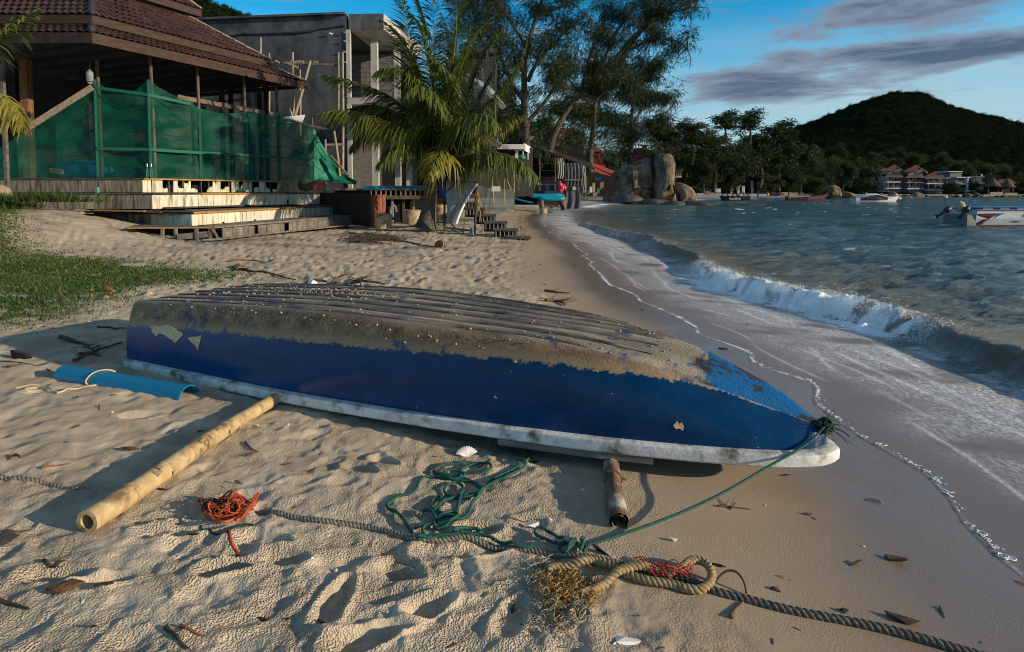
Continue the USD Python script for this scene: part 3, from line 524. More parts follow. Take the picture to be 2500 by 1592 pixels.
    for k in range(560):
        if k < 330: q_ = int(r.integers(0, 9)); t = 1.3 + .62 * math.sin(q_ * 2.4) * 1.3 + r.normal(0, .28); w = .15 + .3 * math.cos(q_ * 1.7) + r.normal(0, .10)
        else: t = r.uniform(.1, 4.6); w = r.uniform(-.95, .95)
        if not .05 < t < 4.9 or abs(w) > .95: continue
        cb, cz, kz = float(B_CW(t)), float(B_CZ(t)), float(B_KZ(t)); z = cz + (kz - cz) * (1 - abs(w) ** 1.4) + .006; s = r.uniform(.0025, .0082)
        m.add(ic.vertices * [s, s, s * .8] + bp(t, cb * w, z), ic.faces)
    for k in range(60):
        t = r.uniform(.1, 3.8); u = r.uniform(.72, .98); s = r.uniform(.004, .008)
        gb, g0, cb, cz = [float(f(t)) for f in (B_GW, B_GZ, B_CW, B_CZ)]
        m.add(ic.vertices * s + bp(t, -(gb + (cb - gb) * u + .03 * math.sin(math.pi * u)) - .002, g0 + (cz - g0) * u), ic.faces)
    std("barnacle", (0.30, 0.22, 0.15), (0.48, 0.38, 0.28), 30, .8)
    obj("barnacles", m, "barnacle", boat, smooth=True, kind="stuff")
    # bare fish shaped flakes where the paint has come away
    std("bare_wood_flake", (0.44, 0.31, 0.16), (0.62, 0.47, 0.26), 30, .85, .3)
    def on_side(t, u, lift=.004):
        gb, g0, cb, cz = [float(f(t)) for f in (B_GW, B_GZ, B_CW, B_CZ)]
        return bp(t, -(gb + (cb - gb) * u + .03 * math.sin(math.pi * u) + lift), g0 + (cz - g0) * u)
    for poly in ([(.33, .62), (.37, .53), (.43, .47), (.47, .52), (.54, .51), (.60, .47), (.66, .44), (.69, .40), (.73, .46), (.76, .50), (.79, .55), (.76, .58), (.72, .59), (.66, .64), (.60, .66), (.52, .66), (.46, .63), (.40, .64)],
                 [(.845, .51), (.90, .45), (.95, .41), (.985, .35), (1.0, .44), (1.02, .57), (.96, .54), (.90, .53)],
                 [(4.60, .30), (4.615, .25), (4.635, .27), (4.65, .24), (4.655, .31), (4.645, .37), (4.63, .34), (4.62, .38)], [(3.575, .32), (3.59, .30), (3.60, .31), (3.585, .335)]):
        P = np.array([on_side(a, b) for a, b in poly]); nrm = -np.r_[BN, 0] * 1.0 + [0, 0, .15]
        import shapely.geometry as sg
        v2, f2 = trimesh.creation.triangulate_polygon(sg.Polygon(poly).segmentize(.02), engine="earcut"); q = np.array([on_side(a, b, .0035) for a, b in v2]); m = MB().add(q, f2)
        obj("paint_flake", m, "bare_wood_flake", boat)
    return boat
BOAT = build_boat()
# ------------------------------------------------------------------ things lying round the boat
RNG = np.random.default_rng(77)
def rope3(P, r, pitch, n=5, per=6):
    """A laid rope: three strands wound round the path P."""
    P = np.asarray(P, float); d = np.r_[0, np.cumsum(np.linalg.norm(np.diff(P, axis=0), axis=1))]
    k = max(8, int(d[-1] / pitch * per)); s = np.linspace(0, d[-1], k); Q = np.stack([np.interp(s, d, P[:, i]) for i in range(3)], 1)
    T, U, W = frames(Q); m = MB()
    for j in range(3):
        a = s / pitch * 2 * np.pi + j * 2 * np.pi / 3
        m.tube(Q + .52 * r * (np.cos(a)[:, None] * U + np.sin(a)[:, None] * W), .56 * r, n)
    return m
def lay(px, r, n=120, zoom=None, wob=0.0, lift=None, seed=0):
    """A path over the sand through pixels of the photograph."""
    q = np.array(px, float)
    if zoom: q = q / zoom[2] + np.array(zoom[:2])
    P = np.array([on_sand(a, b) for a, b in q]); P = spline(P, n) if len(P) > 2 else np.linspace(P[0], P[1], n)
    P[:, 2] = gzs(P) + r * .8
    from scipy.ndimage import uniform_filter1d
    P[:, 2] = uniform_filter1d(P[:, 2], max(3, n // 30))
    if wob: P[:, :2] += wob * (np.stack([meshkit.noise(P * 9 + 3, seed), meshkit.noise(P * 9 + 8, seed + 1)], 1) - .5)
    if lift is not None: P[:, 2] += lift
    return P
Z8 = (900, 1050, 2.408); Z7 = (0, 900, 2.215); Z4 = (1800, 900, 2.216)
# bamboo pole
def bamboo():
    a, b = on_sand(213, 1303), on_sand(668, 988); a[2] += .052; b = np.r_[b[:2], max(b[2] + .045, .045)]
    t = thing("bamboo_pole", "long pale bamboo pole lying from the blue boat towards the lower left corner", "bamboo pole", tuple(a))
    d = b - a; L = np.linalg.norm(d); n = 150; s = np.linspace(0, 1.06, n); P = s[:, None] * d
    P += np.stack([.012 * np.sin(s * 7), 0 * s, .006 * np.sin(s * 5)], 1)
    nodes = np.array([.155, .31, .43, .545, .655, .76, .87, .96]); rad = .054 - .013 * s
    for q in nodes: rad += .0035 * np.exp(-((s - q) / .006) ** 2) - .002 * np.exp(-((s - q - .012) / .006) ** 2)
    rad *= 1 + .05 * (meshkit.noise(np.stack([s * 40, 0 * s, 0 * s], 1), 3) - .5)
    std("bamboo", (0.36, 0.24, 0.105), (0.56, 0.42, 0.22), 9, .55, .5, 40, stretch=(1, 1, 1), c3=(0.16, 0.095, 0.045), s3=7.0, spec=.4, dist=.008)
    T, U, W = frames(P); an = np.linspace(0, 2 * np.pi, 18, endpoint=False)
    V = P[:, None] + rad[:, None, None] * (np.cos(an)[None, :, None] * U[:, None] + np.sin(an)[None, :, None] * W[:, None])
    V += (.006 * (meshkit.fbm(V * 14 + 5, 3, 6) - .5))[..., None] * 1.0
    inner = P[:14, None] + (rad[:14, None, None] * .62) * (np.cos(an)[None, :, None] * U[:14, None] + np.sin(an)[None, :, None] * W[:14, None])
    V = np.concatenate([inner[::-1], V], 0)
    m = MB().grid(V[:, ::-1], wrap=True); obj("culm", m, "bamboo", t, smooth=50)
    std("bamboo_inside", (.09, .055, .03), (.2, .13, .07), 12, .9, .4)
    m = MB().tube([P[12], P[13]], .034, 12); obj("inner_wall", m, "bamboo_inside", t)
    std("bamboo_ring", (0.24, 0.15, 0.07), (0.45, 0.33, 0.17), 20, .7)
    for q in nodes:
        i = int(q / 1.06 * (n - 1)); m = MB().tube(P[i - 1:i + 2], rad[i] + .0012, 16); obj("node_ring", m, "bamboo_ring", t, smooth=40)
    # strips of sheath still clinging on
    std("bamboo_sheath", (0.20, 0.13, 0.06), (0.42, 0.30, 0.15), 14, .9, .5)
    r = np.random.default_rng(9)
    for k in range(16):
        s0 = r.uniform(.2, .7); i0 = int(s0 * n / 1.06); ln = int(r.integers(3, 7)); a0 = r.uniform(.3, 2.6); wv = r.uniform(.15, .4)
        rows = [[P[i] + (rad[i] + .003 + .006 * (j == 0) * r.random()) * (math.cos(a0 + w) * U[i] + math.sin(a0 + w) * W[i]) for w in np.linspace(-wv, wv, 4) * (1 - .6 * j / ln)] for j, i in enumerate(range(i0, i0 + ln))]
        obj("sheath", MB().grid(np.array(rows)), "bamboo_sheath", t)
bamboo()
# weathered piece of bamboo on the wet sand
def old_bamboo():
    a, b = on_sand(1511, 1290), on_sand(1486, 1112); a[2] += .028; b[2] += .03
    std("grey_bamboo", (0.055, 0.035, 0.022), (0.19, 0.115, 0.065), 7, .8, .8, 30, c3=(.42, .38, .32), s3=9.0, stretch=(3, 1, 3), dist=.01)
    t = thing("bamboo_piece", "short dark weathered bamboo piece on smooth sand below the white rim", "bamboo", tuple(a))
    s = np.linspace(0, 1, 40); P = s[:, None] * (b - a); T, U, W = frames(P); an = np.linspace(.25, 2 * np.pi - .25, 20)
    rad = .046 + .004 * np.sin(s * 9)[:, None] + .010 * (meshkit.fbm(np.stack([np.outer(s * 9, np.ones(20)), np.outer(np.ones(40), np.cos(an) * 2), np.outer(np.ones(40), np.sin(an) * 2)], -1), 3, 5) - .5)
    rad *= np.where(s < .08, .97 + .05 * np.sin(s * 80), 1)[:, None]
    up = U[0] if abs(U[0][2]) > .5 else W[0]
    O = P[:, None] + rad[..., None] * (-np.cos(an)[None, :, None] * np.array([0, 0, 1.0]) + np.sin(an)[None, :, None] * np.array([1.0, 0.1, 0]))
    I = P[:, None] + (rad * .72)[..., None] * (-np.cos(an)[None, :, None] * np.array([0, 0, 1.0]) + np.sin(an)[None, :, None] * np.array([1.0, 0.1, 0]))
    jag = .02 * (meshkit.noise(np.stack([an * 5, 0 * an, 0 * an], 1), 4) - .5); O[0, :, 1] += jag; I[0, :, 1] += jag
    V = np.concatenate([O, I[:, ::-1]], 1); obj("culm", MB().grid(V, wrap=True), "grey_bamboo", t, smooth=45)
    m = MB().tube([P[6], P[7]], .033, 12); obj("inner_wall", m, "bamboo_inside", t)
    m = MB().tube(P[21:24], .051, 14); obj("node_ring", m, "grey_bamboo", t, smooth=40)
old_bamboo()
# blue half pipe
def half_pipe():
    a, b = on_sand(158, 915), on_sand(462, 968); d = b - a
    std("blue_plastic", (0.003, 0.150, 0.265), (0.004, 0.175, 0.300), 3, .35, .08, 60, spec=.5)
    t = thing("half_pipe", "length of turquoise blue plastic half pipe lying hollow side down by the stern", "pipe", tuple(a))
    s = np.linspace(0, 1, 12); rows = []
    side = np.array([-d[1], d[0], 0]) / np.hypot(d[0], d[1])
    for q in s:
        an = np.linspace(0, np.pi, 22); o = [q * d + .092 * np.cos(x) * side + [0, 0, .094 * math.sin(x) - .012] for x in an]; i = [q * d + .084 * np.cos(x) * side + [0, 0, .086 * math.sin(x) - .012] for x in an[::-1]]
        rows.append(o + i)
    rows = np.array(rows); m = MB().grid(rows, wrap=True)
    for e in (0, -1):
        r = rows[e]; f = [[i, i + 1, 42 - i, 43 - i] for i in range(21)]; m.add(r, f)
    obj("shell", m, "blue_plastic", t, smooth=40)
    # cream cord thrown over it
    std("cream_cord", (0.50, 0.38, 0.20), (0.66, 0.54, 0.34), 40, .8)
    q = lambda w, an: a + d * w + (.099 * math.cos(an)) * side + np.array([0, 0, .101 * math.sin(an) - .010])
    P = [q(.36, .75), q(.35, 1.2), q(.325, 1.7), q(.30, 2.2), q(.285, 2.75)]
    P2 = lay([(243, 936), (225, 942), (190, 950), (150, 958), (110, 950), (88, 948), (60, 952), (95, 960), (140, 962), (120, 948), (85, 944), (40, 948)], .004, 90, wob=.02)
    P = np.vstack([spline(np.array(P + [P2[0]]), 40), P2[1:]])
    obj("cord", MB().tube(P, .0055, 6), "cream_cord", smooth=True, label="thin cream cord looped over the turquoise half pipe and trailing on sand", cat="cord")
half_pipe()
# green rope in a heap, and the bow line
std("green_rope", (0.004, 0.055, 0.042), (0.010, 0.110, 0.080), 60, .6, .3, spec=.4)
def green():
    S = [[(570, 190), (470, 210), (400, 230), (385, 265), (460, 275), (540, 290), (600, 310), (650, 345), (660, 370), (600, 390), (560, 400)],
         [(300, 660), (250, 600), (215, 550), (150, 490), (105, 455), (150, 410), (265, 370), (300, 310), (350, 285), (430, 290), (520, 300), (600, 310), (650, 340)],
         [(540, 270), (600, 265), (700, 245), (720, 225), (660, 208), (590, 222), (545, 250), (530, 285), (500, 300)],
         [(660, 370), (740, 295), (850, 240), (940, 190), (930, 140), (880, 105), (830, 100), (812, 130), (850, 180), (900, 195), (920, 205), (860, 260), (770, 305), (690, 350), (640, 390), (560, 405), (480, 405), (450, 390), (470, 340), (520, 325), (550, 350), (540, 385), (440, 430), (390, 485), (385, 420), (405, 405), (420, 450), (432, 510), (470, 520), (530, 440), (545, 395)],
         [(270, 600), (350, 570), (450, 555), (540, 540), (590, 500), (640, 410), (665, 365), (720, 330), (800, 300)],
         [(300, 525), (340, 495), (380, 520), (390, 560), (340, 580), (318, 600), (330, 640), (400, 660), (480, 640), (550, 600), (620, 605), (650, 632)],
         [(400, 560), (440, 520), (500, 510), (530, 530), (470, 580), (400, 605), (385, 580), (430, 545), (510, 530)],
         [(290, 655), (400, 664), (560, 655), (700, 668), (850, 694), (960, 712)], [(440, 275), (490, 262), (535, 275), (560, 300), (520, 310), (470, 300)]]
    m = MB()
    for i, s in enumerate(S):
        P = lay(s, .008, 40 * len(s) // 4 + 40, Z8, wob=.006, seed=i); P[:, 2] += .004 * i * .6 + .012 * (meshkit.noise(P * 6, 70 + i) - .3).clip(0)
        q = rope3(P, .0082, .022, 4, 6); v, f = q.get(); m.add(v, f)
    obj("green_rope", m, "green_rope", smooth=True, label="tangled heap of green rope on the sand left of the weathered bamboo piece", cat="rope")
    # bow line
    tip = bp(5.33, -.03, .262); E = on_sand(1425, 1338); E[2] += .01
    P = []
    for px, py in ((1425, 1338), (1535, 1299), (1668, 1249), (1780, 1195), (1900, 1131), (1965, 1092)):
        r = _ray(px, py); e = tip - E; k = np.array([e[1], -e[0]]); y = (k @ E[:2]) / (k @ (r[:2] / r[1])); P.append(D(px, py, y))
    P[0] = E; P[-1] = P[-1] + [0, 0, .012]; P[-2] = P[-2] + [0, 0, .012]; P = spline(np.array(P + [tip + [-.01, -.02, .012]]), 150)
    m = rope3(P, .0072, .02, 4, 6)
    knot = [(975, 622), (1000, 612), (1080, 640), (1130, 670), (1150, 695), (1120, 722), (1160, 745), (1190, 700), (1210, 690), (1170, 735), (1220, 690), (1240, 720), (1265, 690)]
    K = lay(knot, .008, 160, Z8); K[:, 2] += .018 + .012 * np.sin(np.linspace(0, 26, 160)).clip(0); v, f = rope3(K, .0075, .02, 4, 6).get(); m.add(v, f)
    K = lay([(975, 622), (990, 640), (1060, 672), (1120, 690), (1180, 688), (1240, 700), (1270, 735), (1278, 715), (1250, 660), (1268, 652)], .008, 100, Z8); K[:, 2] += .012; v, f = rope3(K, .0075, .02, 4, 6).get(); m.add(v, f)
    line = obj("bow_line", m, "green_rope", smooth=True, label="green line stretched from the boat's bow to a knot on the thick grey rope", cat="rope")
    r = np.random.default_rng(3); m = MB(); c = bp(5.33, 0.0, .262)
    for k in range(5):
        a = np.linspace(0, 2 * np.pi * 1.3, 30) + r.uniform(0, 6); R = rotm(r.uniform(-.6, .6), r.uniform(-.6, .6), r.uniform(0, 6))
        m.tube(c + (np.stack([.045 * np.cos(a), .035 * np.sin(a), .02 * np.sin(a * 2)], 1)) @ R.T, .007, 6)
    for k in range(46):
        d = r.normal(0, 1, 3) + [.7, .3, .5]; d /= np.linalg.norm(d); L = r.uniform(.05, .15); q = np.linspace(0, 1, 6)[:, None]
        m.tube(c + d * L * q + r.normal(0, .012, 3) * q ** 2 - np.array([0, 0, .05]) * q ** 2, .0016, 3)
    m.tube(spline(np.array([c, c + [.05, .02, -.02], c + [.10, .0, -.03], c + [.13, -.02, -.055]]), 12), .004, 5)
    std("dark_green_rope", (0.004, 0.022, 0.016), (0.012, 0.05, 0.03), 60, .8)
    obj("knot", m, "dark_green_rope", line, smooth=True)
green()
# the thick mooring rope
def thick():
    std("grey_rope", (0.10, 0.088, 0.07), (0.27, 0.235, 0.18), 70, .9, .6, 200, dist=.004)
    std("dark_rope", (0.055, 0.047, 0.038), (0.155, 0.132, 0.10), 70, .9, .6, 200, dist=.004)
    r0 = .015
    A = lay([(-120, 1152), (-40, 1160), (0, 1165), (100, 1178), (180, 1192), (225, 1197), (262, 1203)], r0, 60); A[:, 2] -= np.linspace(0, .02, 60) ** 1; A[-10:, 2] -= np.linspace(0, .03, 10)
    Bp = [(620, 1247), (700, 1262), (800, 1275), (900, 1292), (1025, 1316), (1124, 1322), (1216, 1337), (1315, 1349), (1398, 1359), (1502, 1378), (1606, 1403), (1689, 1424), (1739, 1445), (1814, 1465), (1900, 1488), (1980, 1505), (2116, 1532), (2251, 1566), (2341, 1592), (2450, 1622), (2600, 1660)]
    B_ = lay(Bp, r0, 240); B_[:, 2] -= .011 * meshkit.noise(B_ * 2.7, 55); B_[:8, 2] -= np.linspace(.02, 0, 8)
    t = thing("mooring_rope", "long thick grey laid rope running across the foreground sand to the lower right", "rope", tuple(B_[0]))
    o = B_[0]
    obj("strand_run", rope3(A - o, .0145, .075, 6, 9), "grey_rope", t, smooth=True); obj("strand_run", rope3(B_[:130] - o, .0148, .055, 6, 9), "grey_rope", t, smooth=True); obj("strand_run", rope3(B_[129:] - o, .0178, .075, 6, 9), "dark_rope", t, smooth=True)
    # the spliced eye of a second, yellowed rope
    std("yellow_rope", (0.17, 0.115, 0.055), (0.40, 0.29, 0.145), 40, .9, .6, 200, dist=.004)
    P1 = [(1050, 850), (1130, 825), (1250, 790), (1330, 790), (1400, 815), (1480, 850), (1560, 885), (1680, 915), (1800, 935), (1880, 960), (1940, 970), (1990, 950), (2018, 905), (2000, 860), (1960, 830), (1900, 826), (1860, 850), (1790, 872), (1690, 858), (1600, 850), (1500, 870), (1400, 920), (1310, 965), (1240, 985)]
    P = lay(P1, .02, 260, Z8); u = np.linspace(0, 1, 260); P[:, 2] += .028 * np.exp(-((u - .60) / .12) ** 2) + .022 * sstep(.72, .8, u) * sstep(.92, .85, u)
    t2 = thing("frayed_rope", "yellowed rope with a spliced eye and a frayed ginger end beside the thick grey rope", "rope", tuple(P[0])); o = P[0]
    obj("rope_eye", rope3(P - o, .0175, .06, 6, 9), "yellow_rope", t2, smooth=True)
    std("ginger_fibre", (0.24, 0.125, 0.03), (0.42, 0.25, 0.075), 50, .9); std("grey_fibre", (0.22, 0.19, 0.14), (0.40, 0.34, 0.24), 50, .9)
    r = np.random.default_rng(21)
    for nm, mt, cx, cy, sx, sy, n, dz in (("ginger_tuft", "ginger_fibre", 1190, 950, 75, 45, 420, .030), ("ginger_tuft", "ginger_fibre", 1090, 865, 55, 30, 110, .020), ("grey_tuft", "grey_fibre", 990, 870, 60, 45, 170, .02), ("grey_tuft", "grey_fibre", 1110, 1090, 70, 55, 230, .03), ("ginger_tuft", "ginger_fibre", 1140, 1010, 35, 50, 110, .03)):
        m = MB()
        for k in range(n):
            g = on_sand(900 + (cx + r.normal(0, sx)) / 2.408, 1050 + (cy + r.normal(0, sy)) / 2.408) if k % 5 == 0 else g + r.normal(0, .008, 3) * [1, 1, 0]
            a = r.uniform(0, 6.28); q = np.linspace(0, 1, 7); L = r.uniform(.03, .075); h = r.uniform(.2, 1) * dz
            c = np.stack([np.cos(a + q * r.uniform(-6, 6)), np.sin(a + q * r.uniform(-6, 6)), 0 * q], 1).cumsum(0) * L / 6
            c[:, 2] = h * (.3 + np.sin(q * np.pi) * r.uniform(.4, 1)); m.tube(g + c - o, .0014, 3, caps=False)
        obj(nm, m, mt, t2, kind="stuff")
    std("red_twine", (0.30, 0.012, 0.012), (0.50, 0.03, 0.02), 30, .6); std("orange_twine", (0.30, 0.042, 0.012), (0.48, 0.095, 0.03), 30, .6)
    m = MB()
    for k in range(16):
        c = on_sand(900 + r.uniform(1690, 1890) / 2.408, 1050 + r.uniform(840, 885) / 2.408); a = np.linspace(0, 6.5, 22) + r.uniform(0, 6)
        m.tube(c + np.stack([r.uniform(.01, .045) * np.cos(a), r.uniform(.008, .02) * np.sin(a), .035 + .016 * np.sin(a * r.uniform(1, 2.5))], 1), .0022, 4)
    for k in range(5):
        P = lay([(1560, 795), (1580 + r.uniform(-20, 20), 775 + r.uniform(-10, 20)), (1610, 770 + r.uniform(0, 30)), (1620 + r.uniform(0, 20), 800), (1650, 775)], .002, 40, Z8); P[:, 2] += .02 * np.sin(np.linspace(0, 3, 40)); m.tube(P, .0016, 4)
    obj("red_twine", m, "red_twine", smooth=True, label="thin red twine bound round the yellowed rope eye", cat="twine")
    # a thin dry stalk and its curl beside the eye
    std("dry_stalk", (.08, .06, .035), (.16, .12, .07), 20, .9)
    P = lay([(2040, 905), (2100, 897), (2160, 910), (2200, 935), (2220, 970)], .006, 30, Z8); P[:, 2] += .05 * np.sin(np.linspace(0, 3.1, 30))
    obj("dry_stalk", MB().tube(P, .005, 6), "dry_stalk", smooth=True, label="thin curled dry stalk rising over the thick rope right of the eye", cat="stalk")
    P = lay([(2200, 1020), (2170, 1050), (2140, 1085), (2130, 1110)], .005, 16, Z8); obj("dry_stalk", MB().tube(P, np.linspace(.005, .010, 16), 6), "dry_stalk", smooth=True, label="short grey stalk hanging below the thick rope at lower right", cat="stalk")
    # orange twine bundle
    c = on_sand(560, 1250); m = MB(); md = MB()
    for k in range(34):
        a = np.linspace(0, r.uniform(5, 8), 40) + r.uniform(0, 6); e = (r.uniform(.02, .075), r.uniform(.02, .05)); ctr = c + [r.uniform(-.08, .06), r.uniform(-.06, .065), 0]
        q = ctr + np.stack([e[0] * np.cos(a), e[1] * np.sin(a), 0 * a], 1) + .02 * (np.stack([meshkit.noise(np.stack([a * 2, a * 0 + k, a * 0], 1), 5), meshkit.noise(np.stack([a * 2, a * 0 + k + 40, a * 0], 1), 6), 0 * a], 1) - .5)
        q[:, 2] = gzs(q) + .008 + r.uniform(.0, .05) * (1 + np.sin(a * 1.5 + k)) * .7
        (m if k % 6 else md).tube(q, .0032 if k % 3 else .005, 5)
    q = lay([(1230, 880), (1245, 920), (1255, 950), (1275, 980), (1290, 1015)], .004, 40, Z7, wob=.03); m.tube(q, .006, 5)
    q = lay([(1280, 860), (1340, 800), (1370, 740), (1400, 715), (1385, 750), (1350, 780), (1300, 840), (1220, 870), (1130, 850), (1105, 825), (1140, 800)], .006, 90, Z7); q[:, 2] += .03; m.tube(q, .0065, 6)
    t3 = thing("twine_bundle", "bundle of orange twine knotted with dark green ends at the tip of the grey rope", "twine", (0, 0, 0))
    obj("orange_loops", m, "orange_twine", t3, smooth=True)
    q = lay([(1090, 870), (1130, 890), (1220, 885), (1300, 855), (1370, 850)], .005, 50, Z7); md.tube(q, .0045, 5)
    for k in range(10):
        a = np.linspace(0, 7, 30); ctr = c + [-.055 + r.normal(0, .012), -.02 + r.normal(0, .012), .03]; md.tube(ctr + np.stack([.03 * np.cos(a + k), .018 * np.sin(a + k), .01 * np.sin(a * 2 + k)], 1), .004, 5)
    obj("dark_green_loops", md, "dark_green_rope", t3, smooth=True)
thick()
# scallop shell
def shell():
    c = on_sand(1141, 1112); th = np.linspace(-1.15, 1.15, 60); rr = np.linspace(.03, 1, 12)
    R = .072; V = np.array([[(r * math.sin(a) * R, r * math.cos(a) * R * .95, R * .42 * math.sin(min(1, r) * 2.2) * (1 - .25 * abs(a)) + R * .018 * math.cos(a * 26) * r) for a in th] for r in rr])
    V2 = V[::-1] - [0, 0, .004]
    std("shell_white", (0.58, 0.56, 0.52), (0.76, 0.74, 0.70), 20, .45, .1)
    Rm = rotm(math.radians(38), 0, .25); m = MB().grid(V @ Rm.T); m.grid(V2 @ Rm.T)
    t = thing("scallop_shell", "white ribbed scallop shell half sunk in the sand by the boat's rim", "shell", tuple(c - [0, .02, .012]))
    obj("valve", m, "shell_white", t, smooth=60)
    m = MB().box((0, .0, .012), (.045, .012, .006), Rm); obj("hinge", m, "shell_white", t)
shell()
# loose litter
std("driftwood", (0.045, 0.030, 0.020), (0.13, 0.088, 0.055), 10, .9, .6, 40, stretch=(1, 1, 1), rand=.35)
std("pale_driftwood", (0.20, 0.15, 0.095), (0.36, 0.28, 0.19), 10, .9, .6, 40)
std("red_stick", (0.13, 0.045, 0.022), (0.24, 0.10, 0.05), 10, .85)
std("husk_brown", (0.075, 0.038, 0.018), (0.20, 0.105, 0.048), 22, .95, .9, 60)
std("foam_white", (0.60, 0.60, 0.60), (0.76, 0.76, 0.76), 12, .7, .3); std("charcoal", (.012, .011, .011), (.035, .033, .032), 9, .9, .6)
def stick(name, px, r, label, m_="driftwood", cat="stick", taper=.35, lift=.0, zoom=None, forks=0, seed=1, group=None, arch=0.0):
    P = lay(px, r, 26, zoom, wob=r * 1.5, seed=seed); u = np.linspace(0, 1, 26); P[:, 2] += lift * u + arch * np.sin(u * np.pi); rad = r * (1 - (1 - taper) * u) * (.85 + .3 * meshkit.noise(np.stack([u * 9, 0 * u + seed, 0 * u], 1), seed))
    m = MB().tube(P, rad, 7); g = np.random.default_rng(seed)
    for k in range(forks):
        i = int(g.integers(4, 22)); d = (P[min(i + 3, 25)] - P[i]); d /= np.linalg.norm(d) + 1e-9; e = np.array([-d[1], d[0], g.uniform(.1, .5)]) * g.choice([-1, 1]); e[2] = abs(e[2]); q = np.linspace(0, 1, 6)[:, None]
        m.tube(P[i] + (d * .6 + e) * q * r * g.uniform(*((3, 8) if r > .015 else (6, 16))), rad[i] * .5 * (1 - .7 * q[:, 0]), 5)
    return obj(name, m, m_, smooth=True, label=label, cat=cat, group=group)
def chip(name, px, py, size, label, m_="driftwood", cat="wood chip", rz=0.0, seed=1, amp=.3, lift=.3):
    g = np.random.default_rng(seed); p = g.uniform(-1, 1, (11, 3)); p *= np.array([1, .8, .6]) * (1 + amp); p[:, 1] *= 1 - .45 * p[:, 0] * g.uniform(-1, 1); h = trimesh.convex.convex_hull(p); v, f = h.vertices * np.array(size) / 2, h.faces; v = v @ rotm(g.uniform(-.15, .15), g.uniform(-.15, .15), rz).T; c = on_sand(px, py)
    return obj(name, MB().add(v + c + [0, 0, size[2] * lift * .6], f), m_, label=label, cat=cat)
stick("stick", [(100, 1146), (135, 1142), (171, 1137)], .007, "thin reddish stick on the sand above the grey rope at left", "red_stick")
stick("stick", [(36, 1114), (52, 1134)], .009, "short dark twig standing near the left edge above the rope", lift=.03)
chip("bark_chip", 318, 1098, (.09, .05, .05), "curled brown bark chip on sand left of the bamboo pole", "husk_brown", seed=3)
stick("stick", [(108, 1372), (130, 1380), (162, 1384)], .008, "dark forked twig below the near end of the bamboo pole", forks=3, seed=5)
stick("stick", [(-30, 1458), (20, 1476), (74, 1492)], .009, "dark half buried stick at the lower left edge", seed=6)
chip("husk", 162, 1440, (.11, .07, .045), "dark fibrous husk on churned sand at lower left", "husk_brown", cat="husk", rz=.3, seed=7)
chip("charred_log", 4, 1325, (.10, .12, .09), "blackened stump of driftwood at the left edge", "charcoal", cat="driftwood", seed=8)
stick("stick", [(10, 1298), (40, 1299), (78, 1295)], .005, "very thin dark twig above the blackened stump", seed=9)
stick("stick", [(405, 1535), (430, 1560), (460, 1590)], .008, "dark stick at the bottom edge left of centre", seed=10)
stick("stick", [(440, 1530), (480, 1548), (505, 1556)], .006, "reddish twig beside the bottom edge stick", "red_stick", forks=2, seed=11)
stick("stick", [(600, 1080), (620, 1100), (632, 1105)], .006, "small dark twig right of the bamboo pole", seed=12)
stick("stick", [(600, 1115), (630, 1106)], .007, "short brown stick on sand right of bamboo pole", "red_stick", seed=13)
stick("stick", [(1752, 1236), (1790, 1240), (1832, 1245)], .006, "thin dark twig on wet sand right of the weathered bamboo piece", forks=2, seed=14)
stick("stick", [(1244, 1265), (1262, 1270), (1290, 1272)], .005, "pale thin root between green heap and weathered bamboo", seed=15)
chip("wood_chip", 1468, 1348, (.09, .035, .03), "black wood chip right of the green knot", "charcoal", rz=-.6, seed=16)
chip("wood_chip", 1423, 1500, (.055, .04, .03), "dark triangular chip below the ginger frayed rope", "charcoal", rz=.4, seed=17)
chip("broken_shell", 1302, 1290, (.05, .045, .05), "white broken shell beside the green knot", "shell_white", cat="shell", seed=18)
chip("coral_piece", 1533, 1570, (.06, .05, .04), "pale spiky coral piece at the bottom edge", "shell_white", cat="coral", seed=19, amp=.7)
chip("pebble", 1531, 1171, (.045, .03, .02), "flat grey pebble right of the weathered bamboo piece", "grey_board", cat="pebble", seed=20)
chip("pebble", 1641, 1320, (.035, .03, .03), "pale fluffy pebble on the smooth sand below the bow line", "shell_white", cat="pebble", seed=21)
chip("drift_chunk", 2134, 1224, (.12, .045, .025), "long grey chunk stranded on wet sand below the bow", "grey_board", cat="driftwood", rz=-.5, seed=22)
chip("drift_chunk", 2188, 1369, (.085, .05, .045), "dark angular chunk on wet sand, middle of three", "driftwood", cat="driftwood", rz=-.4, seed=23)
chip("drift_chunk", 2203, 1515, (.10, .06, .05), "brown lump of wood above the thick rope at lower right", "driftwood", cat="driftwood", rz=-.2, seed=24)
chip("drift_slab", 2487, 1424, (.14, .06, .02), "reddish wood slab at the right edge by the foam", "red_stick", cat="driftwood", rz=-.7, seed=25, lift=.0)
chip("dry_leaf", 1917, 1413, (.085, .03, .006), "pale flat leaf on wet sand at lower right", "pale_driftwood", cat="leaf", rz=-.5, seed=26)
chip("pebble", 1892, 1440, (.035, .025, .025), "small dark pebble above the thick rope", "driftwood", cat="pebble", seed=27)
chip("pebble", 2065, 1496, (.02, .02, .03), "tiny yellowish stub casting a line on wet sand", "pale_driftwood", cat="pebble", seed=28)
chip("pebble", 1975, 1258, (.04, .025, .02), "small flat pebble with sand tail right of the bow line", "driftwood", cat="pebble", seed=29)
chip("coconut_husk", 262, 712, (.20, .16, .15), "brown coconut husk lying in the grass behind the stern", "husk_brown", cat="coconut", seed=30)
chip("charred_chunk", 54, 875, (.14, .07, .12), "black charred chunk on shaded sand near the left edge", "charcoal", cat="driftwood", seed=31, amp=.5)
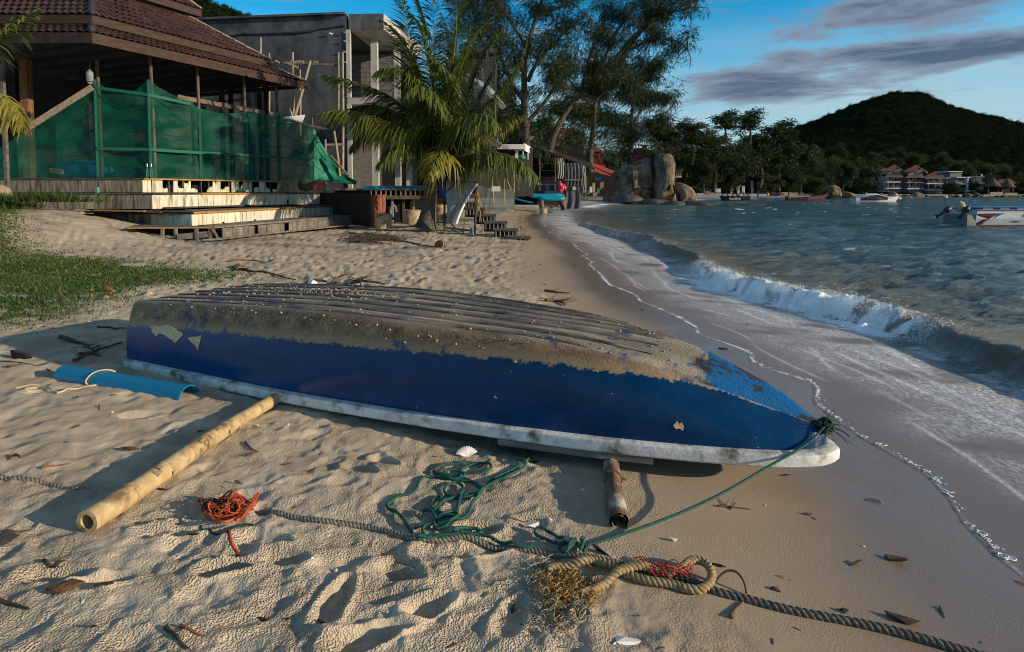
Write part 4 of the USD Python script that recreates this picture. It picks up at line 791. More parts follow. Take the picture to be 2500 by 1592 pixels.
chip("plastic_scrap", 34, 724, (.40, .10, .035), "crumpled white plastic scrap in the grass at the left edge", "foam_white", cat="litter", rz=-.1, seed=32, amp=.45)
stick("branch", [(150, 826), (185, 838), (215, 850), (240, 862)], .022, "dark gnarled branch on shaded sand left of the stern", forks=6, seed=33, cat="branch")
stick("branch", [(180, 885), (205, 872), (230, 862), (262, 850), (300, 838)], .016, "long crooked branch running under the stern", forks=5, seed=34, cat="branch")
stick("branch", [(240, 800), (270, 802), (312, 803)], .014, "straight dark branch touching the transom", seed=35, cat="branch")
stick("branch", [(190, 868), (215, 866), (242, 872)], .016, "curved root beside the turquoise pipe", forks=3, seed=36, cat="branch")
stick("stick", [(0, 884), (60, 888), (110, 889), (140, 884)], .007, "long thin stick on bright sand at the left edge", seed=37)
stick("stick", [(20, 898), (60, 888)], .012, "short dark wedge of wood under the long thin stick", seed=38)
stick("wood_plank", [(45, 540), (70, 548), (100, 551)], .05, "brown plank lying on the slope under the terrace", "husk_brown", cat="plank", seed=39)
stick("branch", [(115, 567), (128, 562), (140, 556)], .04, "small heap of twigs on the slope under the terrace", forks=9, seed=40, cat="branch")
stick("stick", [(275, 560), (300, 567)], .03, "dark stick on the slope near the terrace corner", seed=41)
stick("palm_stalk", [(553, 637), (600, 640), (650, 644)], .02, "long reddish palm stalk lying behind the boat", "red_stick", seed=42, cat="stalk")
stick("seaweed_line", [(585, 652), (620, 664), (660, 672), (700, 682), (722, 686)], .03, "dark ridge of dried weed on the sand behind the boat", forks=12, seed=43, cat="seaweed")
stick("stick", [(1332, 712), (1355, 715), (1391, 718)], .022, "pair of dark sticks on smooth sand near the waterline", seed=44, forks=2)
stick("stick", [(1330, 736), (1350, 737), (1382, 748)], .028, "dark branch on smooth sand behind the boat, nearest the boat", seed=45, forks=5)
stick("stick", [(1575, 816), (1600, 824)], .02, "dark clump of weed behind the bow", seed=46, forks=5)
chip("wood_chip", 1767, 853, (.10, .04, .03), "dark chip on wet sand just above the bow's edge", "charcoal", seed=47)
# driftwood heap behind the boat
g = np.random.default_rng(14)
for k, (a, b, rr, lab) in enumerate((((735, 706), (800, 702), .03, "thick dark log at the left of the heap behind the boat"), ((800, 706), (873, 690), .028, "long dark branch slanting up over the heap behind the boat"), ((873, 688), (880, 722), .03, "upright forked stump in the heap behind the boat"), ((790, 716), (850, 712), .04, "knotted dark log low in the heap behind the boat"), ((860, 700), (940, 708), .03, "brown stick across the right of the heap behind the boat"), ((845, 724), (870, 708), .022, "short cut stick in the middle of the heap behind the boat"), ((888, 726), (906, 712), .022, "pale cut batten leaning in the heap behind the boat"))):
    stick("driftwood", [a, ((a[0] + b[0]) / 2, (a[1] + b[1]) / 2), b], rr, lab, "pale_driftwood" if "pale" in lab else "driftwood", cat="driftwood", lift=.16 if k in (1, 2) else .06, forks=5, seed=60 + k, arch=.05)
for k, (px, py, w, lab) in enumerate(((914, 722, .16, "white foam block in the heap behind the boat, left one"), (942, 722, .17, "curved white foam piece in the heap behind the boat, right one"), (762, 703, .12, "pale angular foam scrap at the left end of the heap behind the boat"))):
    c = on_sand(px, py); obj("foam_block", MB().box(c + [0, 0, .06], (w, .09, .12), rotm(.3, .2 * k, .5 * k), .8), "foam_white", label=lab, cat="foam")
for k, (px, py, lab) in enumerate(((965, 727, "dry brown leaf at the right end of the heap behind the boat"), (985, 732, "curled brown leaf farthest right of the heap behind the boat"), (900, 732, "broad ochre leaf before the foam blocks"))): chip("dry_leaf", px, py, (.2, .12, .05), lab, "husk_brown", cat="leaf", seed=80 + k, amp=.5)
# countless small bits on the sand
def bits():
    r = np.random.default_rng(8); m = MB(); ms = MB()
    for k in range(420):
        y = 1.8 + 22 * r.random() ** 1.7; x = r.uniform(-.78 * y, min(.8 * y, 1.9)); z = gz(x, y); s = r.uniform(.008, .035) * (1 + y * .05); a = r.uniform(0, 6.3)
        R = rotm(r.uniform(-.5, .5), r.uniform(-.5, .5), a)
        (m if k % 4 else ms).box((x, y, z + s * .08), (s * r.uniform(.8, 3.0) if k % 4 else s * .6, s * .3, s * .22), R, r.uniform(.4, .9))
    obj("beach_litter", m, "driftwood", kind="stuff", label="scattered bits of dark wood and leaf on the sand", cat="litter"); obj("shell_bits", ms, "shell_white", kind="stuff", label="scattered white bits of broken shell on the sand", cat="litter")
bits()
# ------------------------------------------------------------------ grass
def grass():
    from shapely.geometry import Polygon, Point
    import shapely
    px = [(-260, 560), (0, 560), (60, 574), (105, 600), (135, 617), (250, 625), (330, 628), (430, 636), (490, 648), (560, 654), (650, 664), (640, 684), (540, 694), (420, 712), (330, 742), (255, 775), (110, 806), (0, 818), (-300, 830)]
    pts = np.array([on_sand(*q)[:2] for q in px]); poly = Polygon(pts).buffer(0); r = np.random.default_rng(6); x0, y0, x1, y1 = poly.bounds
    n = 330000; X = r.uniform(x0, x1, n); Y = y0 + (y1 - y0) * r.random(n) ** 1.25
    inside = shapely.contains_xy(poly.buffer(.25), X, Y); X, Y = X[inside], Y[inside]
    edge = shapely.distance(shapely.points(X, Y), poly.exterior); edge = np.where(shapely.contains_xy(poly, X, Y), edge, -edge)
    dens = .03 + .97 * sstep(-.1, 1.0, edge) * sstep(2.0, 4.2, -X); q = np.stack([X, Y, 0 * X], -1)
    ok = r.random(len(X)) < dens * sstep(.18, .45, meshkit.fbm(q * 1.1, 3, 12) + .35 * sstep(.8, 2.2, edge)); X, Y, edge = X[ok], Y[ok], edge[ok]
    keep = r.permutation(len(X))[:125000]; X, Y, edge = X[keep], Y[keep], edge[keep]; n = len(X)
    Z = gzs(np.stack([X, Y], -1)); a = r.uniform(0, 2 * np.pi, n); h = r.uniform(.03, .09, n) * (.55 + .5 * sstep(0, 1.5, edge)) * (.7 + .6 * meshkit.fbm(np.stack([X, Y, 0 * X], -1) * .8, 2, 15)); w = r.uniform(.003, .006, n) * (1 + Y * .07)
    d = np.stack([np.cos(a), np.sin(a), 0 * a], -1); s = np.stack([-np.sin(a), np.cos(a), 0 * a], -1) * w[:, None]; b = np.stack([X, Y, Z - .01], -1)
    ln = r.uniform(.25, 1.3, n)[:, None] * h[:, None]; up = np.stack([0 * h, 0 * h, h], -1)
    p = [b - s, b + s, b + d * ln * .35 + up * .65 - s * .8, b + d * ln * .35 + up * .65 + s * .8, b + d * ln + up * r.uniform(.6, 1.05, n)[:, None]]
    V = np.stack(p, 1).reshape(-1, 3); k = np.arange(n)[:, None] * 5; F = np.concatenate([k + [0, 1, 3], k + [0, 3, 2], k + [2, 3, 4]], 0)
    tone = np.repeat(r.random(n), 5)
    mat("grass_blade", {"t": ("attribute", {"attribute": "tone"}), "rp": ("rgb_ramp", {"ramp": [(0, (0.028, 0.060, 0.009)), (.6, (0.068, 0.125, 0.018)), (.90, (0.095, 0.140, 0.028)), (.93, (0.17, 0.14, 0.06)), (1, (0.24, 0.19, 0.09))]}), "d": ("principled_bsdf", {"roughness": .55, "specular_ior_level": .25}), "tl": ("translucent_bsdf", {}), "mx": ("mix_closure", {"fac": .3})},
        [("t.fac", "rp.fac"), ("rp.color", "d.base_color"), ("rp.color", "tl.color"), ("d.BSDF", "mx.closure1"), ("tl.BSDF", "mx.closure2")], "mx.closure")
    obj("grass", (V, F), "grass_blade", kind="stuff", label="patch of short green grass on the sand left of the boat", cat="grass", prim={"tone": tone})
grass()
# ------------------------------------------------------------------ terraces, net and pavilion on the left
std("cement_panel", (0.115, 0.095, 0.065), (0.60, 0.53, 0.40), 2.2, .85, .25, 30, stretch=(3.0, 3.0, .55), lo=.30, hi=.50, detail=8, rand=.12)
std("mildewed_panel", (0.045, 0.037, 0.028), (0.27, 0.235, 0.18), 2.6, .9, .3, 30, stretch=(3.5, 3.5, .45), lo=.36, hi=.66, detail=8, rand=.15)  # darker, more streaked panels for the walls that face the viewer
std("dark_plank", (0.030, 0.025, 0.021), (0.085, 0.072, 0.060), 5, .85, .5, 30, stretch=(1, 1, 1), rand=.25)
std("grey_plank", (0.085, 0.075, 0.062), (0.20, 0.175, 0.14), 5, .9, .5, 30, rand=.25)
std("orange_edge", (0.24, 0.115, 0.022), (0.40, 0.21, 0.05), 8, .8, .2); std("black_void", (.012, .011, .010), (.02, .018, .016), 5, .95)  # black_void: near-black colour standing in for shade inside hollows
def wall_run(parent, p, q, z0, z1, n, mats, rs, skip=(), notch=None, th=.03, gap=.006, name="panel"):
    """Panels set side by side from p to q (seen from outside, outside on the right hand going p to q)."""
    p, q = np.asarray(p, float), np.asarray(q, float); d = q - p; L = np.hypot(*d); d /= L; nr = np.array([d[1], -d[0]])
    cuts = np.sort(np.r_[0, (np.arange(1, n) + rs.uniform(-.22, .22, n - 1)) / n, 1]) * L; ang = math.atan2(d[1], d[0])
    for i in range(n):
        a, b = cuts[i] + gap, cuts[i + 1] - gap; off = rs.uniform(0, .012); c = p + d * (a + b) / 2 + nr * (off - th / 2); zt = z1 - (rs.uniform(0, .015))
        m_ = mats if isinstance(mats, str) else mats[int(rs.integers(len(mats)))]
        if i in skip: continue
        if notch and i in notch:
            w, lo, hi, frac = notch[i]                      # an opening cut into the panel
            m = MB(); o0 = a + (b - a) * frac; o1 = min(o0 + w, b - .02); R = rotm(0, 0, ang)
            for u0, u1, v0, v1 in ((a, o0, z0, zt), (o1, b, z0, zt), (o0, o1, z0, z0 + lo), (o0, o1, z0 + hi, zt)):
                if u1 - u0 > .01 and v1 - v0 > .01: m.box(np.r_[p + d * (u0 + u1) / 2 + nr * (off - th / 2), (v0 + v1) / 2], (u1 - u0, th, v1 - v0), R)
            obj(name, m, m_, parent)
        else: obj(name, MB().box(np.r_[c, (z0 + zt) / 2], (b - a, th, zt - z0), rotm(rs.uniform(-.01, .01), 0, ang)), m_, parent)
def ledge(parent, P, z, m_="dark_plank", th=.045, name="plank"):
    obj(name, slab(np.array([(x, y, z - th) for x, y in P]), th), m_, parent)
def terraces():
    r = np.random.default_rng(17); t = thing("terraced_deck", "stepped pale panelled seating terraces with rotten planks below the green net", "terrace")
    L1, C1, E1 = np.array([-24., 20.0]), np.array([-12.0, 20.0]), np.array([-9.4, 26.4])
    L2, C2, E2 = np.array([-24., 19.35]), np.array([-11.30, 19.3]), np.array([-8.44, 27.0])
    L3, C3, D3, E3 = np.array([-24., 18.7]), np.array([-10.95, 18.6]), np.array([-9.28, 17.8]), np.array([-7.69, 27.0])
    A4, B4, E4 = np.array([-10.5, 16.75]), np.array([-8.33, 17.07]), np.array([-6.5, 25.2])
    inn = np.array([-.9, .35])
    # dark carcass behind the panels
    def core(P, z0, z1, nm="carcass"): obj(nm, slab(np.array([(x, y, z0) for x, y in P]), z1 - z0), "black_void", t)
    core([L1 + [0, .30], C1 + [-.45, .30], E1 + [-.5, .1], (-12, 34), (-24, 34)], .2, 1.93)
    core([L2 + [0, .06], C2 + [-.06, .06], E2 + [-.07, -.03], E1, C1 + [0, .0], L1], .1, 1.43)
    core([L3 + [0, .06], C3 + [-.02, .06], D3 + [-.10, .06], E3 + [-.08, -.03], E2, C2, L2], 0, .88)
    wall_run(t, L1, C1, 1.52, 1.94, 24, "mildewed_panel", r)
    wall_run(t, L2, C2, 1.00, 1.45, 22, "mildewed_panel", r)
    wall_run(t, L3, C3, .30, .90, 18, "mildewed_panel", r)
    wall_run(t, C2, E2, 1.00, 1.45, 15, "cement_panel", r, notch={11: (.14, .02, .22, .1)})
    wall_run(t, C3, D3, .15, .90, 4, "cement_panel", r); wall_run(t, D3, E3, .2, .90, 16, "cement_panel", r, notch={2: (.13, .02, .40, .4), 5: (.13, .02, .40, .3), 10: (.3, .05, .38, .2), 12: (.22, .05, .36, .1)})
    # the broken top row: some panels gone, some snapped
    d = (E1 - C1); Ln = np.hypot(*d); d = d / Ln; nr = np.array([d[1], -d[0]])
    def piece(u0, u1, pts): obj("broken_panel", slab(np.array([np.r_[C1 + d * (u0 + (u1 - u0) * a) - nr * .03, 1.52 + .42 * b] for a, b in pts]), .03, np.r_[nr, 0]), "cement_panel", t)
    full = [(0, 0), (1, 0), (1, .98), (0, .98)]
    for u0, u1, pts in ((0, .16, full), (.17, .3, full), (.34, .72, [(0, 0), (1, 0), (.98, .96), (0, .98)]), (.74, .92, [(0, 0), (1, 0), (.95, .3), (.6, .35), (.3, .25), (0, .36)]), (1.12, 1.30, full), (1.31, 1.52, [(0, 0), (1, 0), (1, .34), (.5, .3), (.15, .36), (0, .5)]), (1.54, 1.82, [(0, 0), (1, 0), (1, .98), (.8, .98), (.8, .74), (.1, .74), (0, .98)]), (1.83, 2.1, [(0, 0), (1, 0), (.9, .22), (.4, .34), (0, .3)]),
                        (2.5, 2.75, [(0, 0), (1, 0), (1, .5), (.4, .42), (0, .12)]), (2.76, 3.1, [(0, 0), (1, 0), (1, .98), (.5, .98), (.5, .75), (.3, .75), (.3, .98), (0, .98)]), (3.12, 3.5, [(0, 0), (1, 0), (1, .48), (.6, .5), (.5, .28), (0, .24)]), (3.62, 3.98, full), (4.05, 4.62, [(0, 0), (1, 0), (1, .96), (.3, .94), (.12, .6), (0, .3)]), (4.75, 5.0, [(0, 0), (1, 0), (1, .46), (0, .42)]), (5.02, 5.35, full), (5.36, 5.6, [(0, 0), (1, 0), (.8, .3), (0, .46)]), (5.75, 5.95, [(0, 0), (1, 0), (1, .3), (0, .3)])):
        piece(u0, u1, pts)
    for u in (.19, .32, 1.0, 1.53, 2.3, 2.62, 3.55, 4.7, 5.65): obj("stud", MB().box(np.r_[C1 + d * u - nr * .07, 1.73], (.05, .05, .42), rotm(0, 0, math.atan2(d[1], d[0]))), "dark_plank", t)
    for u in (6.0, 6.38): obj("grey_sheet", MB().box(np.r_[C1 + d * (u + .17) - nr * .01, 1.72], (.34, .02, .40), rotm(0, 0, math.atan2(d[1], d[0]))), "grey_plank", t)
    # ledges of planks
    def planks(P0, P1, Q0, Q1, z, n, m_="dark_plank"):
        P0, P1, Q0, Q1 = map(np.asarray, (P0, P1, Q0, Q1))
        for i in range(n):
            a, b = i / n + .01, (i + 1) / n - .01; e0, e1 = r.uniform(-.02, .02, 2)
            ledge(t, [P0 + (Q0 - P0) * a, P1 + (Q1 - P1) * a + [0, e1], P1 + (Q1 - P1) * b + [0, e1], P0 + (Q0 - P0) * b], z + r.uniform(-.008, .008), m_)
    planks(L1 + [0, -.05], C1 + [.04, -.05], (-24, 21), (-12.3, 21), 1.985, 4); planks(C1 + [.06, -.04], E1 + [.06, -.02], C1 + [-.9, .6], E1 + [-.9, .35], 1.985, 4)
    planks(L2 + [0, -.06], C2 + [.05, -.06], L1 + [0, -.06], C1 + [.08, -.06], 1.50, 3); planks(C2 + [.07, -.05], E2 + [.07, -.02], C1 + [.10, -.03], E1 + [.10, -.02], 1.50, 3)
    planks(L3 + [0, -.06], C3 + [0, -.06], L2 + [0, -.08], C2 + [.06, -.08], .955, 3); planks(C3 + [.02, -.05], D3 + [.04, -.08], C2 + [.1, -.08], C2 + [1.2, .1], .955, 3); planks(D3 + [.07, -.06], E3 + [.07, -.02], C2 + [.55, .9], E2 + [.1, -.02], .955, 4, "grey_plank")
    for P, Q, z in ((C1 + [.07, -.02], E1 + [.07, 0], 1.955), (C2 + [.7, 1.7], C2 + (E2 - C2) * .72 + [.08, 0], 1.47), (D3 + [.08, -.06], D3 + (E3 - D3) * .62 + [.08, 0], .925), (C3 + [-.3, -.08], C3 + [.5, -.32], .93)): obj("edge_board", MB().beam(np.r_[P, z], np.r_[Q, z], .02, .05), "orange_edge", t)
    obj("loose_plank", MB().beam(np.r_[C2 + [.2, .3], 1.02], np.r_[C2 + (E2 - C2) * .5 + [.25, 0], 1.03], .16, .05), "dark_plank", t); obj("loose_plank", MB().beam(np.r_[C2 + (E2 - C2) * .55 + [.2, 0], 1.02], np.r_[C2 + (E2 - C2) * .75 + [.25, 0], 1.02], .12, .04), "grey_plank", t)
    obj("loose_plank", MB().beam((-12.6, 18.55, .98), (-11.0, 18.4, .96), .14, .04), "orange_edge", t)
    # low wooden steps
    planks(A4, B4, C3 + [-.3, -.1], D3 + [.15, -.1], .565, 4, "grey_plank"); planks(B4 + [.05, 0], E4, D3 + [.15, 0], E3 + [.1, -.6], .565, 5, "grey_plank")
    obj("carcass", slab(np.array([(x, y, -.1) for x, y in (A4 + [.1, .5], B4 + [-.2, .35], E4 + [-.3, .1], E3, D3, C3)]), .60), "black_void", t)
    wall_run(t, B4 + [.12, .3], E4 + [0, 0], .18, .51, 34, "grey_plank", r, skip=(6, 13), name="slat", th=.025)
    for q in (A4 + [.9, .1], A4 + [1.25, .12], A4 + [1.8, .16], B4 + [-.1, .05], B4 + [.05, .5]): obj("post", MB().box(np.r_[q, .33], (.07, .07, .42)), "grey_plank", t)
    obj("board", MB().beam(np.r_[A4 + [1.35, .0], .30], np.r_[B4 + [-.15, 0], .36], .03, .16), "grey_plank", t); obj("board", MB().beam(np.r_[B4 + [.0, .0], .52], np.r_[B4 + [.14, .05], .2], .03, .06), "grey_plank", t)
    planks((-8.35, 16.55), (-6.25, 24.2), (-8.1, 17.0), (-6.5, 24.6), .25, 3, "grey_plank")
    obj("edge_board", MB().beam(np.r_[A4 + [.0, -.02], .545], np.r_[B4 + [0, -.02], .545], .02, .04), "orange_edge", t)
terraces()
def bottle(name, x, y, z, label, lying=0.0):
    t = thing(name, label, "bottle", (x, y, z)); R = rotm(math.pi / 2 if lying else 0, 0, lying)
    mat("green_glass", {"p": ("principled_bsdf", {"base_color": (0.01, 0.16, 0.03), "roughness": .06, "transmission_weight": .55, "ior": 1.5})}, [], "p.BSDF") if "green_glass" not in MATS else None
    std("silver_foil", (.55, .55, .52), (.7, .7, .68), 9, .35) if "silver_foil" not in MATS else None
    def part(nm, pr, m_):
        m = MB().lathe(pr, 14); v, f = m.get(); obj(nm, (v @ R.T + [0, 0, .05 if lying else 0], f), m_, t, smooth=40)
    part("body", [(0, 0), (.042, .002), (.045, .02), (.045, .24), (.036, .29), (.018, .34), (.018, .36)], "green_glass"); part("neck_foil", [(.019, .355), (.0195, .44), (.017, .46), (0, .462)], "silver_foil")
g_ = D(355, 430, 20.0); bottle("beer_bottle", g_[0], 20.12, 1.99, "left of two green bottles with silver necks on the terrace edge"); g_ = D(365, 430, 20.0); bottle("beer_bottle", g_[0], 20.12, 1.99, "right of two green bottles with silver necks on the terrace edge")
g_ = D(562, 463, 23.0); bottle("beer_bottle", g_[0] + .2, g_[1], 1.51, "green bottle lying on its side in the broken top row of terrace panels", lying=1.9)
g_ = D(244, 464, 19.6); std("teal_can", (.02, .28, .25), (.03, .35, .3), 8, .4); t_ = thing("drink_can", "small teal drink can standing on the middle ledge of the terrace", "can", (g_[0], 19.5, 1.50)); obj("can_body", MB().lathe([(0, 0), (.033, .004), (.036, .02), (.036, .15), (.03, .165), (0, .165)], 14), "teal_can", t_, smooth=40); obj("rim", MB().lathe([(.026, .163), (.03, .172), (.026, .172)], 14), "silver_foil", t_)
g_ = D(138, 418, 20.3); obj("tilted_board", MB().box(g_, (.42, .05, .16), rotm(.4, .1, 0)), "pale_driftwood", label="short pale board lying on the terrace edge below the diagonal plank", cat="board")

# ---- pavilion
std("roof_tile", (0.024, 0.010, 0.008), (0.065, 0.025, 0.018), 5, .55, .3, 40, rand=.3, c3=(0.07, 0.04, 0.027), s3=2.0, spec=.4); std("fascia_brown", (0.026, 0.012, 0.007), (0.055, 0.027, 0.015), 3, .7, .2, stretch=(1, 1, 4)); std("dark_ridge", (.015, .014, .016), (.045, .040, .042), 5, .7, .3)
std("dark_timber", (.010, .008, .007), (.030, .022, .017), 4, .85, .3); std("brown_post", (0.060, 0.040, 0.028), (0.16, 0.115, 0.08), 5, .85, .4, stretch=(4, 4, .7)); std("orange_timber", (.12, .045, .015), (.24, .10, .035), 4, .8, .4, stretch=(4, 4, .7), c3=(.14, .125, .095), s3=1.2)
std("moss_cap", (.16, .12, .06), (.40, .33, .19), 9, .9, .4)
def tiled(parent, A, B, A2, B2, course, width, limit):
    """Rounded tiles in courses between the eave A-B and the upper edge A2-B2."""
    A, B, A2, B2 = [np.asarray(q, float) for q in (A, B, A2, B2)]; rise = np.linalg.norm((A2 + B2 - A - B) / 2); nc = max(1, int(round(rise / course))); rest = MB(); cnt = 0
    nrm = np.cross(B - A, A2 - A); nrm /= np.linalg.norm(nrm); nrm *= np.sign(nrm[2])
    rr = np.random.default_rng(int(abs(A[0] * 100)) + nc)
    for c in range(nc):
        u0, u1 = c / nc, (c + 1.12) / nc; P0, P1 = A + (A2 - A) * u0, B + (B2 - B) * u0; Q0, Q1 = A + (A2 - A) * min(u1, 1), B + (B2 - B) * min(u1, 1); L = np.linalg.norm(P1 - P0); n = max(1, int(L / width))
        for i in range(n):
            w = np.linspace(i / n, (i + 1) / n, 6); h = np.array([0, .018, .045, .045, .018, 0]) * 1.0; j = rr.uniform(-.006, .006)
            lo = np.array([P0 + (P1 - P0) * a + nrm * (.045 + k + j) for a, k in zip(w, h)]); hi = np.array([Q0 + (Q1 - Q0) * a + nrm * (.005 + k + j) for a, k in zip(w, h)]); lo2 = lo - nrm * .018
            V = np.stack([lo2, lo, hi])
            if cnt < limit: obj("tile", MB().grid(V), "roof_tile", parent)
            else: rest.grid(V)
            cnt += 1
    if rest.n: obj("upper_tiles", rest, "roof_tile", parent, kind="stuff")
    obj("roof_deck", MB().add([A, B, B2, A2, A - nrm * .04, B - nrm * .04, B2 - nrm * .04, A2 - nrm * .04], [[0, 1, 2, 3], [7, 6, 5, 4], [0, 4, 5, 1], [1, 5, 6, 2], [2, 6, 7, 3], [3, 7, 4, 0]]), "dark_timber", parent)
def pavilion():
    t = thing("pavilion", "open sided pavilion with tiered brown tile roof on dark posts behind the green net", "pavilion")
    e = np.array([.397, .918]); K = np.array([-12.2, 18.1]); inn = np.array([-.918, .397])
    def R(s, off): return K + e * s + inn * off
    def Lf(x, off): return np.array([x, 18.1 + off])
    def cor(off): # where both slopes meet
        s = (off - inn[1] * off) / e[1]; return R(s, off)
    z = lambda q, h: np.r_[q, h]
    c0, c1, c1b, c2 = cor(0), cor(1.0), cor(.85), cor(3.4)
    X0 = -26.
    tiled(t, z(c0, 6.15), z(R(8.9, 0), 6.15), z(c1, 6.62), z(R(8.3, 1.0), 6.62), .36, .215, 120)
    tiled(t, z(Lf(X0, 0), 6.15), z(c0, 6.15), z(Lf(X0, 1.0), 6.62), z(c1, 6.62), .36, .23, 60)
    tiled(t, z(c1b, 6.90), z(R(7.75, .85), 6.90), z(c2, 8.52), z(R(5.9, 3.4), 8.52), .42, .215, 120)
    tiled(t, z(Lf(X0, .85), 6.90), z(c1b, 6.90), z(Lf(X0, 3.4), 8.52), z(c2, 8.52), .42, .23, 0)
    c3, c3t = cor(3.1), cor(4.3)
    tiled(t, z(c3, 8.85), z(R(6.35, 3.1), 8.85), z(c3t, 10.0), z(R(5.4, 4.3), 10.0), .42, .215, 0)
    tiled(t, z(Lf(X0, 3.1), 8.85), z(c3, 8.85), z(Lf(X0, 4.3), 10.0), z(c3t, 10.0), .42, .23, 0)
    # far hip of each tier and fascia boards
    for off, s1, h, th in ((0, 8.9, 6.0, .30), (.85, 7.75, 6.76, .24), (3.1, 6.35, 8.70, .26)):
        cc = cor(off); obj("fascia", MB().beam(z(cc + e * .0, h), z(R(s1, off), h), .04, th), "fascia_brown", t); obj("fascia", MB().beam(z(Lf(X0, off), h), z(cc, h), .04, th), "dark_timber" if off == 0 else "fascia_brown", t)
    for a, b in ((z(c0, 6.2), z(c1, 6.68)), (z(c1b, 6.95), z(c2, 8.57))): obj("hip_ridge", MB().tube([a, (a + b) / 2 + [0, 0, -.02], b], .10, 8), "dark_ridge", t, smooth=True)
    for a, b, m_ in ((z(R(8.9, 0), 6.2), z(R(8.3, 1.0), 6.66), "moss_cap"), (z(R(7.75, .85), 6.95), z(R(5.9, 3.4), 8.57), "moss_cap"), (z(R(6.35, 3.1), 8.9), z(R(5.4, 4.3), 10.05), "moss_cap")):
        P = np.linspace(a, b, 14); P[:, 2] += .03 * (meshkit.noise(P * 3, 2) - .5); obj("verge", MB().tube(P, .055, 6), m_, t, smooth=True)
        # end slopes closing the roof away from view
    for off, s1, h0, off2, s2, h1 in ((0, 8.9, 6.15, 1.0, 8.3, 6.62), (.85, 7.75, 6.9, 3.4, 5.9, 8.52), (3.1, 6.35, 8.85, 4.3, 5.4, 10.0)):
        obj("end_slope", MB().add([z(R(s1, off), h0), z(R(s1, 9), h0), z(R(s2, 9), h1), z(R(s2, off2), h1)], [[0, 1, 2, 3]]), "roof_tile", t)
    obj("roof_top", MB().add([z(c3t, 10.0), z(R(5.4, 4.3), 10.0), z(R(5.4, 9), 10.0), (X0, 27, 10.0), z(Lf(X0, 4.3), 10.0)], [[0, 1, 2, 3], [0, 3, 4, 4]]), "roof_tile", t)
    obj("ceiling", MB().add([z(c0, 6.05), z(R(8.6, .1), 6.05), z(R(8.6, 9), 6.05), (X0, 28, 6.05), (X0, 18.3, 6.05)], [[0, 1, 2, 3], [0, 3, 4, 4]]), "dark_timber", t)
    for k in range(9): obj("rafter", MB().beam(z(R(.5 + k, .15), 5.93), z(R(.5 + k, 7), 5.93), .08, .16), "dark_timber", t)
    # back walls, bar and posts inside
    obj("side_wall", MB().beam(z(R(6.0, 7.5), 4.0), z(R(8.2, 5.2), 4.0), .1, 2.6), "dark_timber", t); obj("back_wall", MB().beam((-25, 27.5, 4.0), z(R(6.0, 7.5), 4.0), .1, 4.1), "dark_timber", t); obj("counter", MB().beam((-20, 24.5, 2.6), (-14, 25.5, 2.6), .6, 1.2), "dark_timber", t)
    for px, py, y, w, m_ in ((76, 0, 20.9, .26, "orange_timber"), (48, 0, 21.6, .24, "dark_timber"), (-90, 0, 20.9, .26, "dark_timber"), (222, 0, 22.2, .2, "dark_timber")):
        x = (px - 1250) / FPX * y; obj("post", MB().box((x, y, 3.98), (w, w, 3.98)), m_, t)
    for px, y in ((548, 25.5), (570, 27.0), (640, 27.4), (655, 26.2)): obj("post", MB().box(((px - 1250) / FPX * y, y, 3.98), (.16, .16, 3.98)), "dark_timber", t)
    for i, (x, y) in enumerate(((-13.55, 20.3), (-11.85, 20.4), (-11.16, 22.07), (-10.35, 24.04), (-9.7, 25.65))): obj("slim_post", MB().tube([(x - .09, y + .14, 6.05), (x - .06, y + .14, 4), (x - .04, y + .14, 1.97)], .055, 7), "brown_post", t, smooth=True)
    obj("slim_post", MB().tube([(-8.9, 27.6, 1.9), (-8.92, 27.6, 4.85)], .05, 7), "brown_post", t, smooth=True)
    # lantern hanging by the corner post
    c = D(219, 185, 19.3); l = thing("lantern", "small pale cage lantern hanging in the dark behind the first net post", "lantern", tuple(c)); std("lantern_grey", (.12, .12, .11), (.25, .25, .23), 9, .6)
    obj("cage", MB().lathe([(.02, -.2), (.09, -.17), (.1, -.05), (.1, .1), (.05, .16), (.01, .2)], 10), "lantern_grey", l); obj("base", MB().lathe([(0, -.26), (.07, -.25), (.07, -.2), (0, -.2)], 10), "lantern_grey", l); obj("hanger", MB().tube([(0, 0, .2), (0, 0, 1.6)], .008, 5), "dark_timber", l)
pavilion()
def plank_diag():
    a, b = D(60, 317, 19.75), D(225, 213, 19.9); obj("leaning_plank", MB().beam(a, b, .04, .19), "pale_driftwood", label="long pale plank leaning diagonally across the green net at left", cat="plank")
    a = D(4, 130, 19.3); obj("grey_post", MB().box((a[0], 19.3, 3.6), (.10, .10, 4.6)), "grey_plank", label="grey upright post at the left edge of the terraces", cat="post")
    c = D(3, 484, 18.5); v, f = rockmesh(.28, .25, .42, 4, .15); obj("footing", (v + c, f), "pale_driftwood", smooth=True, label="pale concrete footing under the grey post at the left edge", cat="footing")
plank_diag()
